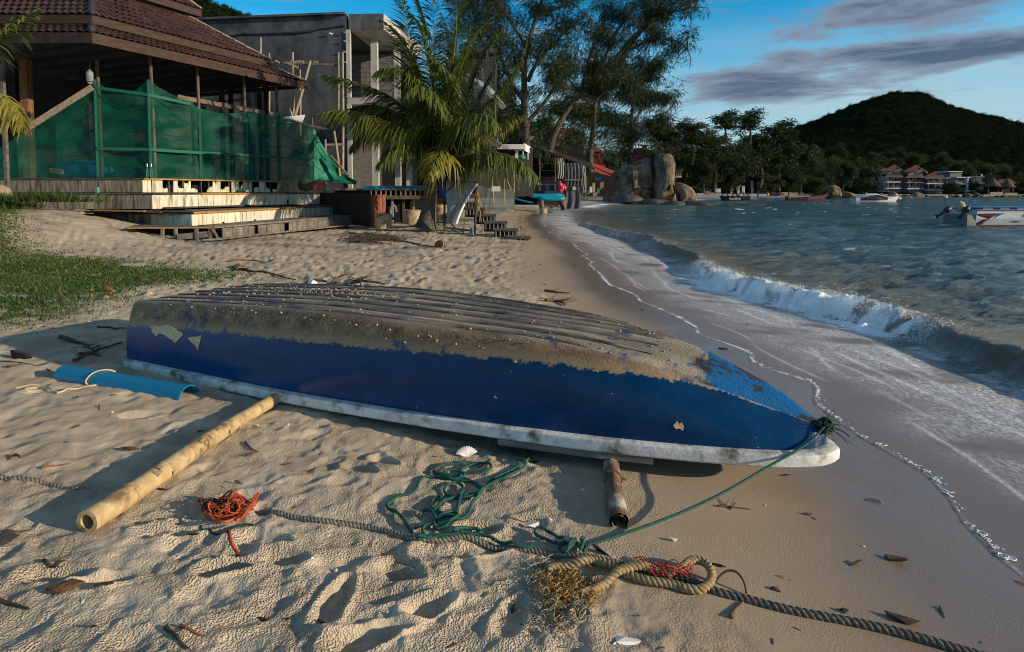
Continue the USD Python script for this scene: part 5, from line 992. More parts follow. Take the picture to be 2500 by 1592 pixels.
# ---- green shade net stretched from post to post
def net():
    t = thing("shade_net", "green shade netting stretched along the terrace from post to post", "net")
    mat("green_net", {"tc": ("texture_coordinate", {}), "w": ("attribute", {"attribute": "v"}), "u": ("attribute", {"attribute": "u"}), "m1": ("math", {"math_type": "multiply", "value2": 330.0}), "s1": ("math", {"math_type": "sine"}), "n": ("noise_texture", {"scale": 1.1, "detail": 4.0}), "nn": ("noise_texture", {"scale": 60.0, "detail": 3.0}),
        "th": ("map_range", {"from_min": .3, "from_max": .72, "to_min": .38, "to_max": .74, "clamp": True}), "a1": ("math", {"math_type": "multiply_add", "value2": .08}), "a2": ("math", {"math_type": "multiply_add", "value2": .16, "value3": -.08}), "a3": ("math", {"math_type": "add", "use_clamp": True}),
        "d": ("principled_bsdf", {"base_color": (0.0035, 0.105, 0.062), "roughness": .55, "specular_ior_level": .3}), "tl": ("translucent_bsdf", {"color": (0.003, 0.11, 0.062)}), "mx": ("mix_closure", {"fac": .35}), "tr": ("transparent_bsdf", {}), "out": ("mix_closure", {})},
        [("w.fac", "m1.value1"), ("m1.value", "s1.value1"), ("tc.object", "n.vector"), ("tc.object", "nn.vector"), ("n.fac", "th.value"), ("s1.value", "a1.value1"), ("th.result", "a1.value3"), ("nn.fac", "a2.value1"), ("a1.value", "a3.value1"), ("a2.value", "a3.value2"), ("a3.value", "out.fac"), ("d.BSDF", "mx.closure1"), ("tl.BSDF", "mx.closure2"), ("tr.BSDF", "out.closure1"), ("mx.closure", "out.closure2")], "out.closure")
    std("dark_seam", (.003, .03, .02), (.006, .05, .033), 9, .8); std("green_batten", (0.005, 0.065, 0.040), (0.014, 0.13, 0.085), 9, .7, .3, stretch=(3, 3, 3))
    std("folded_net", (0.003, 0.10, 0.058), (0.008, 0.20, 0.115), 2.5, .6, .5, 40)
    # corner posts: (x, y, height of the net's upper edge)
    N = [(-16.9, 20.0, 2.75), (-16.1, 20.1, 3.35), (-14.9, 20.2, 4.1), (-13.58, 20.22, 5.22), (-11.90, 20.32, 5.22), (-11.25, 21.7, 4.72), (-11.10, 22.0, 4.50), (-10.28, 23.98, 4.62), (-9.62, 25.6, 4.85), (-8.82, 27.5, 4.42), (-8.35, 27.9, 3.3), (-7.7, 28.1, 2.4), (-7.1, 28.1, 2.05)]
    N = np.array(N); bot = np.array([1.98, 1.98, 1.98, 1.98, 1.98, 1.98, 1.98, 1.98, 1.98, 1.98, 1.98, 1.92, 1.86])
    for i in range(len(N) - 1):
        a, b = N[i], N[i + 1]; L = np.hypot(*(b - a)[:2]); nu, nv = max(6, int(L / .09)), 34; u = np.linspace(0, 1, nu)[None]; v = np.linspace(0, 1, nv)[:, None]
        d = (b - a)[:2] / L; nr = np.array([d[1], -d[0]]); sag = .55 if i == 3 else .12 if i > 3 else .05
        top = a[2] + (b[2] - a[2]) * u - sag * np.sin(np.pi * u) * (.9 if L > 1 else .3); lo = bot[i] + (bot[i + 1] - bot[i]) * u + .0 * v
        zz = lo + (top - lo) * v; X = a[0] + (b[0] - a[0]) * u + 0 * v; Y = a[1] + (b[1] - a[1]) * u + 0 * v; Pn = np.stack([X, Y, zz], -1)
        ends = np.minimum(1, 4 * np.minimum(u, 1 - u)); bel = (-.16 * np.sin(np.pi * u) * np.sin(np.pi * np.clip(v * 1.1, 0, 1)) + .42 * ends * (meshkit.fbm(Pn * [.9, .9, 2.0], 4, 20) - .5) + .05 * ends * np.sin(zz * 8 + 6 * meshkit.fbm(Pn * .8, 2, 22) - 1.6 * np.sin(np.pi * u))) * (1 if L > 1 else .5)
        X = X + nr[0] * bel; Y = Y + nr[1] * bel
        obj("net_panel", MB().grid(np.stack([X, Y, zz], -1)), "green_net" if i < 9 else "folded_net", t, smooth=True, prim={"v": (zz + .03 * np.sin(u * 5)).ravel(), "u": np.broadcast_to(u * L, zz.shape).ravel()})
        # seams where the lengths of netting overlap
        for zf in (.33, .52, .7, .86):
            k = int(zf * (nv - 1)); P = np.stack([X[k], Y[k], zz[k] + .03 * np.sin(u[0] * 4 + i)], 1); P[:, :2] += nr * .006
            if i > 1 and i < 10: obj("seam", MB().tube(P, .010, 4), "dark_seam", t)
    # battens the net is tied over
    for i in (3, 4, 6, 7, 8): x, y, h = N[i]; obj("upright_batten", MB().box((x + .015, y - .03, (h + 1.98) / 2), (.07, .03, h - 2.05), rotm(0, 0, .3)), "green_batten", t)
    for (i, j, za, zb) in ((3, 4, 4.92, 4.70), (4, 5, 4.70, 4.60), (3, 4, 2.95, 2.92), (4, 6, 2.92, 2.92), (6, 7, 2.92, 2.95), (7, 8, 2.95, 2.95), (8, 9, 2.95, 2.95)):
        a, b = N[i], N[j]; obj("cross_batten", MB().beam((a[0] + .02, a[1] - .05, za), (b[0] + .02, b[1] - .05, zb), .03, .10), "green_batten", t)
net()
# rails and the pink basin behind the net
std("pale_timber", (.20, .155, .10), (.36, .29, .19), 5, .85, .4, stretch=(3, 3, .7)); std("weathered_brown", (.09, .06, .045), (.19, .14, .10), 5, .85, .4)
obj("rail", MB().beam((-12.4, 23.0, 5.05), (-10.2, 26.5, 4.85), .05, .16), "weathered_brown", label="brown rail running behind the posts above the net", cat="rail")
def basin():
    c = D(770, 452, 28.0); t = thing("pink_basin", "pale red plastic basin on the terrace end under the net's corner", "basin", (c[0], 28.0, 1.62)); std("pink_plastic", (.42, .07, .075), (.52, .10, .10), 4, .5)
    obj("tub", MB().lathe([(0, 0), (.28, 0), (.32, .1), (.40, .34), (.43, .35), (.43, .32), (.38, .3), (.30, .08), (0, .05)], 20), "pink_plastic", t, smooth=40); obj("rim", MB().lathe([(.42, .34), (.46, .35), (.46, .37), (.42, .37)], 20), "pink_plastic", t)
    c = D(745, 451, 27.6); v, f = rockmesh(.32, .2, .28, 8, .2); std("olive_sack", (.05, .06, .03), (.11, .12, .07), 8, .9, .5); obj("sack", (v + [c[0], 27.6, 1.85], f), "olive_sack", smooth=True, label="olive sack slumped against the pale red basin", cat="sack")
    c = D(205, 405, 21.0); v, f = rockmesh(.95, .3, .34, 12, .2); mat("blue_net_roll", {"p": ("principled_bsdf", {"base_color": (0.005, 0.12, 0.30), "roughness": .6})}, [], "p.BSDF"); obj("blue_bundle", (v + [c[0], 21.0, 2.28], f), "blue_net_roll", smooth=True, label="bundle of bright blue netting lying behind the green net", cat="bundle")
basin()
# ------------------------------------------------------------------ unfinished concrete house
std("raw_cement", (0.055, 0.062, 0.068), (0.105, 0.115, 0.120), 1.3, .9, .3, 18, stretch=(1.4, 1.4, .35), c3=(.038, .040, .043), s3=.8, detail=9); std("pale_concrete", (.30, .29, .26), (.44, .42, .38), 1.6, .9, .25, 18, stretch=(1.5, 1.5, .6)); std("block_wall", (.10, .10, .095), (.17, .165, .155), 4, .95, .4)  # cement darkened and blued, with the front wall's shade put into its colour
std("steel_dark", (.02, .02, .022), (.05, .048, .046), 5, .7)
def house():
    t = thing("concrete_house", "unfinished grey concrete house with a bare cement wall and open upper balcony", "house")
    A, B, S1, S2 = np.array([-19.0, 31.4]), np.array([-7.95, 29.95]), np.array([-6.14, 29.9]), np.array([-5.3, 36.5])
    d = (B - A) / np.hypot(*(B - A)); n = np.array([-d[1], d[0]])
    def wseg(u0, u1, z0, z1, th=.22, nm="wall", m_="raw_cement"): a, b = A + d * u0, A + d * u1; obj(nm, MB().beam(np.r_[a + n * th / 2, (z0 + z1) / 2], np.r_[b + n * th / 2, (z0 + z1) / 2], th, z1 - z0), m_, t)
    L = np.hypot(*(B - A)); ux = lambda px: next(u for u in np.linspace(0, L, 2000) if (A + d * u)[0] / (A + d * u)[1] >= (px - 1250) / FPX)
    w0, w1 = ux(505), ux(551)
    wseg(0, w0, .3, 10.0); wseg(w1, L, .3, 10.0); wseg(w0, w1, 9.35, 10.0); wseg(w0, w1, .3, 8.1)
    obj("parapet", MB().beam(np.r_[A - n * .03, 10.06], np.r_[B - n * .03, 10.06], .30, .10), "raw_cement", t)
    # rough bead where the upper pour meets the lower
    P = np.array([np.r_[A + d * u - n * .012, 9.25 + .10 * math.sin(u * 1.1) * (u < 6) + .12 * (u > L - 2.3) * (u - L + 2.3)] for u in np.linspace(w1 + .1, L - .05, 60)]); P[:, 2] += .12 * (meshkit.fbm(P * 1.5, 3, 6) - .5); obj("pour_line", MB().tube(P, .045 + .04 * meshkit.noise(P * 1.3, 8), 6), "steel_dark", t, smooth=True)
    obj("roof_slab", slab(np.r_[[np.r_[q, 9.3] for q in (B + [.12, -.0], S1, S2, B + [.5, 6.4])]], .75), "pale_concrete", t); obj("rear_slab", slab(np.array([np.r_[q, 9.3] for q in (A + n * .25, B + n * .25, B + [.4, 6.4], A + [0, 7])]), .6), "raw_cement", t)
    # a thin skin on the slab's front, its shade painted as darker cement
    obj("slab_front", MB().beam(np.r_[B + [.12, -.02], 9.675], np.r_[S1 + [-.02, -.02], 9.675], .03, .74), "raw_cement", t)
    obj("floor_slab", slab(np.array([np.r_[q, 5.75] for q in (A + n * .25, B, S1 + [.15, -.1], S2 + [.15, 0], A + [0, 7])]), .32), "pale_concrete", t)
    cols = [(B + [.08, .05], .20), (np.array([-6.98, 31.6]), .32), (np.array([-5.9, 30.1]) + [-.25, 3.2], .30), (np.array([-5.75, 34.5]), .30)]
    for (c, w) in cols:
        for z0, z1 in ((.2, 5.75), (6.07, 9.3)): obj("column", MB().box(np.r_[c, (z0 + z1) / 2], (w, w, z1 - z0)), "pale_concrete", t)
    obj("balcony_back", MB().beam((-12.0, 34.5, 7.7), (-5.4, 34.8, 7.7), .15, 3.2), "block_wall", t); obj("balcony_side", MB().beam((-10.6, 31.0, 7.7), (-10.6, 34.5, 7.7), .15, 3.2), "block_wall", t)
    r = np.random.default_rng(3)
    for j in range(12):
        for i in range(8):
            obj("block", MB().box((-9.3 + .48 * i + .24 * (j % 2), 34.28, 6.22 + .25 * j), (.465, .06, .235)), "block_wall", t)
    obj("ground_back", MB().beam((-14, 34.5, 3.0), (-5.4, 35, 3.0), .15, 5.4), "block_wall", t); obj("ground_side", MB().beam((-11, 31.5, 3), (-11, 35, 3), .15, 5.4), "block_wall", t)
    # patches of filler down the wall's end
    for y in (80, 101, 127, 152): c = D(843, y, 29.9); obj("filler_patch", MB().box((c[0], 29.86, c[2]), (.16, .03, .05), rotm(0, .4, 0)), "pale_concrete", t)
    obj("filler_patch", MB().box(D(808, 82, 29.95), (.16, .04, .07), rotm(0, .2, 0)), "foam_white", t)
house()
def poles():
    K = 0
    for px0, py0, px1, py1, y, r, lab in ((636, 92, 633, 320, 29.0, .06, "pale timber pole standing against the cement wall, farthest left of the scaffold"), (657, 130, 657, 280, 29.2, .045, "thin scaffold pole second from the left against the cement wall"), (714, 128, 716, 285, 28.6, .06, "pale scaffold pole with a crosspiece nailed at its head"), (732, 160, 733, 330, 29.0, .045, "thin pale scaffold pole right of the pole with the crosspiece"), (757, 148, 718, 290, 28.4, .07, "leaning scaffold pole banded with sunlight against the cement wall"), (826, 128, 826, 300, 29.0, .04, "thin scaffold pole left of the wall's end"), (836, 128, 837, 440, 28.8, .06, "tall scaffold pole at the end of the cement wall"), (815, 320, 830, 430, 28.0, .06, "slanting pale pole low down beside the palm's left fronds"), (705, 263, 716, 293, 28.0, .05, "short leaning pole crossing the banded one above the net's end"), (806, 380, 850, 430, 27.6, .06, "dark leaning pole over the terrace end"), (794, 340, 794, 470, 28.4, .05, "thin pale upright above the terrace end")):
        a, b = D(px0, py0, y), D(px1, py1, y + .1); m = MB().tube([a, (a + b) / 2 + [.02, 0, 0], b], r, 7); obj("scaffold_pole", m, "weathered_brown" if "dark" in lab else "pale_timber", smooth=True, label=lab, cat="pole")
    for px0, py0, px1, py1, y, lab in ((655, 152, 815, 158, 28.9, "long dark scaffold rail along the cement wall"), (672, 148, 683, 153, 28.7, "short pale board end on the scaffold rail, left one"), (702, 153, 728, 165, 28.3, "pale crosspiece nailed across the scaffold pole"), (710, 150, 722, 152, 28.5, "pale board end sticking out behind the crosspiece"), (766, 150, 776, 152, 28.7, "pale board end at the right of the scaffold rail"), (724, 150, 742, 151, 28.6, "thin pale lath lying on the scaffold rail"), (696, 292, 800, 316, 27.5, "long sloping brown rail above the end of the net"), (770, 355, 840, 352, 28.5, "thin level rail behind the net's lower corner")):
        a, b = D(px0, py0, y), D(px1, py1, y); obj("scaffold_rail", MB().beam(a, b, .06, .10), "weathered_brown" if ("dark" in lab or "brown" in lab) else "pale_timber", label=lab, cat="rail")
    a = [D(690, 287, 27.8), D(745, 281, 28.2), D(738, 300, 27.6), D(700, 300, 27.4)]; obj("tin_sheet", slab(np.array(a), .02), "foam_white", label="pale crumpled sheet lying on top of the sloping rail", cat="sheet")
poles()
# ------------------------------------------------------------------ boardwalk behind the palm, with what stands on and under it
std("rust_tin", (0.10, 0.030, 0.014), (0.27, 0.085, 0.035), 5, .7, .4, stretch=(4, 4, .5), rand=.2); std("dark_rust", (.018, .011, .009), (.05, .028, .02), 5, .8, .4, rand=.2); std("cast_concrete", (.26, .20, .12), (.45, .36, .22), 5, .95, .6, 24, c3=(.14, .11, .07), s3=4)
def boardwalk():
    t = thing("boardwalk", "low timber boardwalk on short posts running behind the palm trunk", "boardwalk")
    a, b = D(790, 455, 27.6), D(1100, 455, 27.6); z = 1.66
    for i in range(26):
        u = i / 26; x = a[0] + (b[0] - a[0]) * u; obj("deck_board", MB().box((x + .1, 28.2, z), ((b[0] - a[0]) / 26 - .02, 1.9, .04)), "grey_plank", t)
    for i in range(16):
        x = a[0] + 2.2 + (b[0] - a[0] - 2.2) * i / 16; obj("strut", MB().box((x, 27.28, z - .16), (.05, .05, .28)), "pale_timber", t)
    obj("beam", MB().beam((a[0] + 2.1, 27.25, z - .37), (b[0], 27.25, z - .37), .07, .16), "weathered_brown", t); obj("edge_rail", MB().beam((a[0], 27.25, z - .02), (b[0], 27.25, z - .02), .06, .07), "grey_plank", t)
    for px in (958, 1010, 1060): x = (px - 1250) / FPX * 27.4; obj("post", MB().box((x, 27.4, .75), (.10, .10, 1.15)), "pale_timber", t)
    for px in (880, 985, 1040, 1095): x = (px - 1250) / FPX * 28.9; obj("post", MB().box((x, 28.9, .75), (.12, .12, 1.7)), "dark_plank", t)
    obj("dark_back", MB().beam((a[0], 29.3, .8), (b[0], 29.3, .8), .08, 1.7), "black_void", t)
boardwalk()
def rust_fence():
    t = thing("tin_fence", "rusty corrugated tin fence closing the end of the terraces", "fence"); y0 = 26.6
    P = [D(781, 470, 27.6), D(905, 470, 24.0)]; a, b = P[0][:2], P[1][:2]; d = b - a; L = np.hypot(*d); d /= L
    for i in range(22):
        u = L * i / 22; q = a + d * u; z1 = 1.50 - .012 * i % .05; obj("sheet", MB().beam(np.r_[q, .83], np.r_[q + d * (L / 22 - .02), .83], .03 + .02 * (i % 2), 1.32), "dark_rust", t)
    c0, c1 = D(905, 475, 23.95)[:2], D(942, 475, 24.6)[:2]; d = c1 - c0; L = np.hypot(*d); d /= L
    for i in range(9): u = L * i / 9; obj("sheet", MB().beam(np.r_[c0 + d * u, .80], np.r_[c0 + d * (u + L / 9 - .012), .80], .03 + .02 * (i % 2), 1.24), "rust_tin", t)
rust_fence()
def ring(px, pyt, pyb, y, w, label, sd):
    c = D(px, pyb, y); h = (pyb - pyt) / FPX * y; r = w / 2; t = thing("concrete_ring", label, "concrete block", (c[0], y, c[2] - .05), group=None)
    m = MB().lathe([(0, 0), (r, 0), (r * 1.0, h * .5), (r * .985, h * .92), (r * .95, h + .03), (r * .8, h + .05), (0, h + .05)], 26); v, f = m.get(); v = v * (1 + .05 * (meshkit.fbm(v * 3 + sd, 3, sd) - .5))[:, None]; obj("block", (v, f), "cast_concrete", t, smooth=50)
    obj("lifting_loop", MB().tube([(-.05, 0, h + .02), (-.05, 0, h + .09), (.05, 0, h + .09), (.05, 0, h + .02)], .008, 5), "steel_dark", t)
ring(936, 521, 555, 23.3, .62, "nearest pale concrete block in front of the rusty fence", 1); ring(1006, 512, 544, 24.6, .75, "broad pale concrete block left of the palm trunk", 2); ring(1077, 500, 538, 25.2, .62, "pale concrete block half hidden right of the palm trunk", 3)
def small_stuff():
    c = D(960, 518, 24.6); t = thing("rubber_float", "grey oval rubber float leaning against the broad concrete block", "float", tuple(c)); std("tyre_grey", (.09, .095, .10), (.17, .175, .18), 8, .7); a = np.linspace(0, 2 * np.pi, 24); P = np.stack([.10 * np.cos(a), .07 * np.cos(a), .27 * np.sin(a)], 1); obj("tread", MB().tube(P, .06, 8, caps=False), "tyre_grey", t, smooth=True); P2 = P * .82; obj("rim", MB().tube(P2, .02, 6, caps=False), "foam_white", t, smooth=True)
    P = [D(888, 460, 27.2), D(970, 459, 27.4), D(1035, 459, 27.5)]; obj("blue_pipe", MB().tube(P, .10, 12), "blue_plastic", smooth=True, label="long dark blue pipe lying on the boardwalk behind the palm trunk", cat="pipe")
    c = D(1086, 475, 27.0); std("blue_drum", (.006, .035, .12), (.012, .06, .17), 5, .4); t = thing("blue_drum", "dark blue plastic drum on the boardwalk right of the palm trunk", "drum", (c[0], 27.1, 1.25)); obj("drum_body", MB().lathe([(0, 0), (.26, 0), (.27, .05), (.27, .42), (.285, .45), (.27, .48), (.27, .78), (.24, .83), (0, .83)], 18), "blue_drum", t, smooth=40); obj("lid", MB().lathe([(0, .83), (.2, .835), (.2, .87), (0, .87)], 16), "steel_dark", t)
    # sheet on a pole frame
    t = thing("sheet_frame", "rough pole frame with a grey plastic sheet curling off it, right of the palm", "frame")
    std("frame_pole", (.03, .02, .015), (.09, .06, .045), 6, .9, .3); y = 22.3
    for q in ((1086, 432, 1085, 566), (1163, 443, 1159, 580), (1090, 440, 1166, 447), (1088, 470, 1118, 442), (1134, 442, 1162, 475), (1088, 528, 1114, 560), (1088, 556, 1148, 563)): obj("pole", MB().tube([D(q[0], q[1], y), D(q[2], q[3], y)], .045 if q[1] < 440 or q[0] > 1150 else .03, 6), "frame_pole", t, smooth=True)
    mat("plastic_sheet", {"d": ("principled_bsdf", {"base_color": (.24, .25, .26), "roughness": .3, "specular_ior_level": .5}), "tl": ("translucent_bsdf", {"color": (.3, .31, .32)}), "mx": ("mix_closure", {"fac": .3})}, [("d.BSDF", "mx.closure1"), ("tl.BSDF", "mx.closure2")], "mx.closure")
    rows = []
    for k in range(20):
        v = k / 19; a = np.array([1090 + 1 * v, 444 + 98 * v]); b = np.array([1166 - 52 * v - 6 * math.sin(v * 3), 447 + 100 * v]); rows.append([D(*(a + (b - a) * u), y - .06 - .25 * u ** 3 * v + .06 * math.sin(u * 7 + v * 4)) for u in np.linspace(0, 1, 16)])
    obj("sheet", MB().grid(np.array(rows)), "plastic_sheet", t, smooth=True)
    e = np.array(rows)[:, -1]; obj("curled_edge", MB().tube(e, .045, 6), "foam_white", t, smooth=True)
    c = D(1168, 480, 22.2); std("straw_rope", (.30, .19, .08), (.45, .31, .15), 30, .9); m = MB(); r = np.random.default_rng(2)
    for k in range(30): a = D(1165, 462, 22.2) + r.normal(0, .02, 3); m.tube([a, a + [r.normal(0, .03), r.normal(0, .03), -.25], a + [r.normal(0, .06), r.normal(0, .05), -.5 - .3 * r.random()]], .008, 4)
    m.tube([D(1165, 470, 22.2), D(1172, 520, 22.1), D(1178, 560, 22)], .012, 5); obj("rope_tuft", m, "straw_rope", t)
    c = D(1154, 566, 21.6); t = thing("marker_buoy", "blue and white paddle like board leaning at the foot of the pole frame", "paddle", tuple(c)); std("paddle_blue", (.005, .075, .20), (.01, .1, .26), 5, .4); obj("blade", MB().box((-.06, 0, 0), (.12, .03, .28), rotm(0, .1, 0), .7), "paddle_blue", t); obj("white_shaft", MB().box((.03, 0, .03), (.03, .03, .50), rotm(0, .05, 0)), "foam_white", t)
    stick("stick", [(1131, 572), (1137, 540)], .02, "short stake standing in the sand between the frame's poles", lift=.55, seed=90)
small_stuff()
# wooden stairs from the boardwalk down to the waterline
def stairs():
    t = thing("wooden_stairs", "weathered wooden stairs stepping down from the huts to the wet sand", "stairs"); r = np.random.default_rng(4)
    S = [(1150, 491, 27.5, 1.1), (1162, 511, 24.6, .90), (1186, 525, 23.0, .70), (1211, 543, 21.7, .50), (1237, 560, 20.7, .30), (1266, 577, 20.0, .10)]
    for px, py, y, z in S:
        x = (px - 1250) / FPX * y; w, dp = .82, .62
        for k in range(4): obj("tread_board", MB().box((x, y - dp / 2 + dp * (k + .5) / 4, z - .02 + r.uniform(-.006, .006)), (w, dp / 4 - .015, .04), rotm(0, 0, -.25)), "grey_plank", t)
        for k in range(6): obj("riser_slat", MB().box((x - w / 2 + .06 + (w - .12) * k / 5, y - dp / 2 - .02 + (-.25) * (-.40 + .8 * k / 5) * w, z - .16), (.035, .03, .24)), "pale_timber", t)
        obj("nosing", MB().beam((x - w / 2, y - dp / 2 - .03 + .1, z - .035), (x + w / 2, y - dp / 2 - .03 - .1, z - .035), .03, .07), "grey_plank", t)
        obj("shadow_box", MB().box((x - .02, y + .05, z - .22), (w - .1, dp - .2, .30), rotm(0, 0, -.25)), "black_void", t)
    std("dry_weed", (.13, .085, .04), (.26, .18, .09), 12, .95, .5); m = MB()
    for k in range(260): c = D(1274, 556, 20.9) + r.normal(0, 1, 3) * [.10, .15, .24]; a = r.uniform(0, 6.3); m.add([c, c + [.02 * math.cos(a), .02 * math.sin(a), 0], c + [r.normal(0, .06), r.normal(0, .06), r.uniform(-.03, .16)]], [[0, 1, 2]])
    obj("weed_clump", m, "dry_weed", label="tall clump of dry weed beside the lowest wooden step", cat="weed", kind="stuff")
stairs()
# rubbish heap of palm debris before the palm
def palm_debris():
    r = np.random.default_rng(31); std("dead_frond", (.035, .026, .02), (.10, .075, .055), 9, .95, .4)
    m = MB(); c0 = D(905, 588, 17.6)
    for k in range(330):
        px, py = r.normal(905, 28), r.normal(586, 5); g = on_sand(px, py); a = r.normal(.3, .8); L = r.uniform(.1, .5); d = np.array([math.cos(a), math.sin(a) * .6, 0]) * L; h = r.uniform(0, .16)
        m.tube([g + [0, 0, .02], g + d * .5 + [0, 0, h], g + d + [0, 0, r.uniform(0, .08)]], r.uniform(.006, .016), 4)
    obj("dead_fronds", m, "dead_frond", label="dark heap of dead palm fronds on the sand before the palm", cat="fronds")
    stick("palm_stalk", [(950, 588), (1000, 594), (1040, 602), (1068, 605)], .03, "long dry stalk running from the frond heap to the coconut shell", "driftwood", "stalk", seed=101)
    stick("palm_stalk", [(820, 575), (860, 577), (900, 592)], .02, "thin pale stalk at the left of the frond heap", "pale_driftwood", "stalk", seed=102)
    chip("foam_scrap", 945, 588, (.5, .2, .13), "white crumpled scrap at the right of the frond heap", "foam_white", "litter", seed=103, amp=.4); obj("board", MB().box(on_sand(940, 596) + [0, 0, .05], (.42, .08, .07), rotm(0, 0, -.05)), "pale_driftwood", label="short pale board lying before the frond heap", cat="board")
    chip("dry_husk", 862, 571, (.36, .2, .16), "orange brown husk beside the frond heap", "husk_brown", "coconut", seed=104)
    g = on_sand(1071, 604); t = thing("coconut_half", "halved coconut shell, orange brown, alone on the sand", "coconut", tuple(g + [0, 0, .06])); std("coco_in", (.26, .09, .025), (.38, .15, .05), 9, .8); R = rotm(1.2, 0, -.5)
    an = np.linspace(0, np.pi / 2, 8); v, f = MB().lathe([(0.14 * math.sin(a), -.14 * math.cos(a)) for a in an] + [(.11, 0), (.07, -.06), (0, -.08)], 18).get(); obj("husk", (v @ R.T, f), "coco_in", t, smooth=50)
    v, f = MB().lathe([(.135, .004), (.112, .004), (.112, -.004), (.135, -.004)], 18).get(); obj("rim", (v @ R.T, f), "husk_brown", t)
    chip("rag", 1135, 548, (.5, .3, .05), "flat dull green rag on the sand under the plastic sheet", "green_batten", "rag", seed=105); chip("stone", 1147, 540, (.3, .25, .2), "round tan stone behind the plastic sheet's foot", "cast_concrete", "stone", seed=106)
    chip("stone", 1032, 558, (.25, .2, .08), "small pale stone at the palm's foot", "cast_concrete", "stone", seed=107)
palm_debris()
# low weeds by the terrace and the palm
def weeds():
    r = np.random.default_rng(13)
    for px, py, n, sx, sy, hh, lab in ((90, 493, 900, .9, .15, .4, "low scrub growing against the dark streaked terrace wall"), (5, 507, 500, .4, .2, .3, "dark green weeds at the left edge below the footing"), (1040, 552, 300, .25, .15, .22, "small green weeds round the foot of the palm")):
        c = on_sand(px, py) if px > 500 else D(px, py, 18.2); n_ = n; b = c + r.normal(0, 1, (n, 3)) * [sx, sy, 0]; a = r.uniform(0, 6.3, n); h = r.uniform(.3, 1, n) * hh; w = .018; d = np.stack([np.cos(a), np.sin(a), 0 * a], 1)
        V = np.stack([b - d * w, b + d * w, b + np.stack([r.normal(0, .1, n), r.normal(0, .1, n), h], 1)], 1).reshape(-1, 3); obj("weeds", (V, np.arange(3 * n).reshape(-1, 3)), "grass_blade", label=lab, cat="weeds", kind="stuff", prim={"tone": np.repeat(r.random(n) * .6, 3)})
weeds()
# ------------------------------------------------------------------ palms
mat("palm_leaf", {"t": ("attribute", {"attribute": "tone"}), "rp": ("rgb_ramp", {"ramp": [(0, (0.016, 0.034, 0.009)), (.45, (0.066, 0.096, 0.016)), (.75, (0.125, 0.150, 0.022)), (1, (0.26, 0.21, 0.03))]}), "d": ("principled_bsdf", {"roughness": .38, "specular_ior_level": .45}), "tl": ("translucent_bsdf", {}), "mx": ("mix_closure", {"fac": .28})},
    [("t.fac", "rp.fac"), ("rp.color", "d.base_color"), ("rp.color", "tl.color"), ("d.BSDF", "mx.closure1"), ("tl.BSDF", "mx.closure2")], "mx.closure")
std("palm_rachis", (.13, .12, .03), (.26, .22, .06), 4, .5, .1, spec=.4); std("palm_trunk", (.045, .036, .028), (.13, .105, .08), 4, .9, .7, 16, stretch=(1, 1, 6)); std("palm_fibre", (.07, .045, .025), (.16, .105, .06), 10, .95, .6)
def frond(parent, P, rs, leaf=.85, tone=.35, n=160, droop=.55, start=.16, side=None, wind=(-.25, 0, 0)):
    """One feather leaf along the spine P."""
    P = spline(np.array(P, float), 60); T, U, W = frames(P); L = np.linalg.norm(np.diff(P, axis=0), axis=1).sum()
    f = UsdGeom.Xform.Define(stage, numbered(str(parent.GetPath()) + "/frond")).GetPrim()
    obj("rachis", MB().tube(P, np.linspace(.035, .006, 60), 6), "palm_rachis", f, smooth=True)
    vs, fs, tn, k = [], [], [], 0
    sd = np.cross(T, [0, 0, 1.0]); nn = np.linalg.norm(sd, axis=1, keepdims=True); sd = np.where(nn > .15, sd / np.maximum(nn, 1e-6), U) if side is None else np.repeat([side], 60, 0)
    for i in range(n):
        u = start + (1 - start) * (i + .5) / n; q = u * 59; j = int(q); c = P[j] + (P[min(j + 1, 59)] - P[j]) * (q - j); t = T[j]
        ln = 1.45 * leaf * (math.sin(math.pi * min(1, .16 + u * .86)) ** .6) * (1 - .45 * u)
        for s in (-1, 1):
            d = sd[j] * s * rs.uniform(.5, 1.0) + t * rs.uniform(.5, 1.15) + np.array([0, 0, rs.uniform(-.25, .3)]); d /= np.linalg.norm(d); l = ln * rs.uniform(.85, 1.1)
            w = .031 * rs.uniform(.8, 1.25); wd = np.cross(d, [0, 0, 1.0]); wd = wd / (np.linalg.norm(wd) + 1e-6) * .6 + np.array([0, 0, .8]) * rs.uniform(-.6, .6); wd -= d * (wd @ d); wd /= np.linalg.norm(wd) + 1e-9
            g = np.array([0, 0, -1.0]) * droop * rs.uniform(.7, 1.7) + np.array(wind) * rs.uniform(.2, 1.3); pts = [c + d * l * x + g * l * x ** 2 * rs.uniform(.7, 1.1) for x in (0, .35, .7, 1.0)]
            for x, p in zip((.55, 1, .75, .06), pts): vs += [p - wd * w * x, p + wd * w * x]
            for a in range(3): fs += [[k + 2 * a, k + 2 * a + 1, k + 2 * a + 3], [k + 2 * a, k + 2 * a + 3, k + 2 * a + 2]]
            tn += [min(1, max(0, tone + rs.normal(0, .12) + .1 * u))] * 8; k += 8
    obj("leaflets", (np.array(vs), np.array(fs)), "palm_leaf", f, kind="stuff", prim={"tone": np.array(tn)})
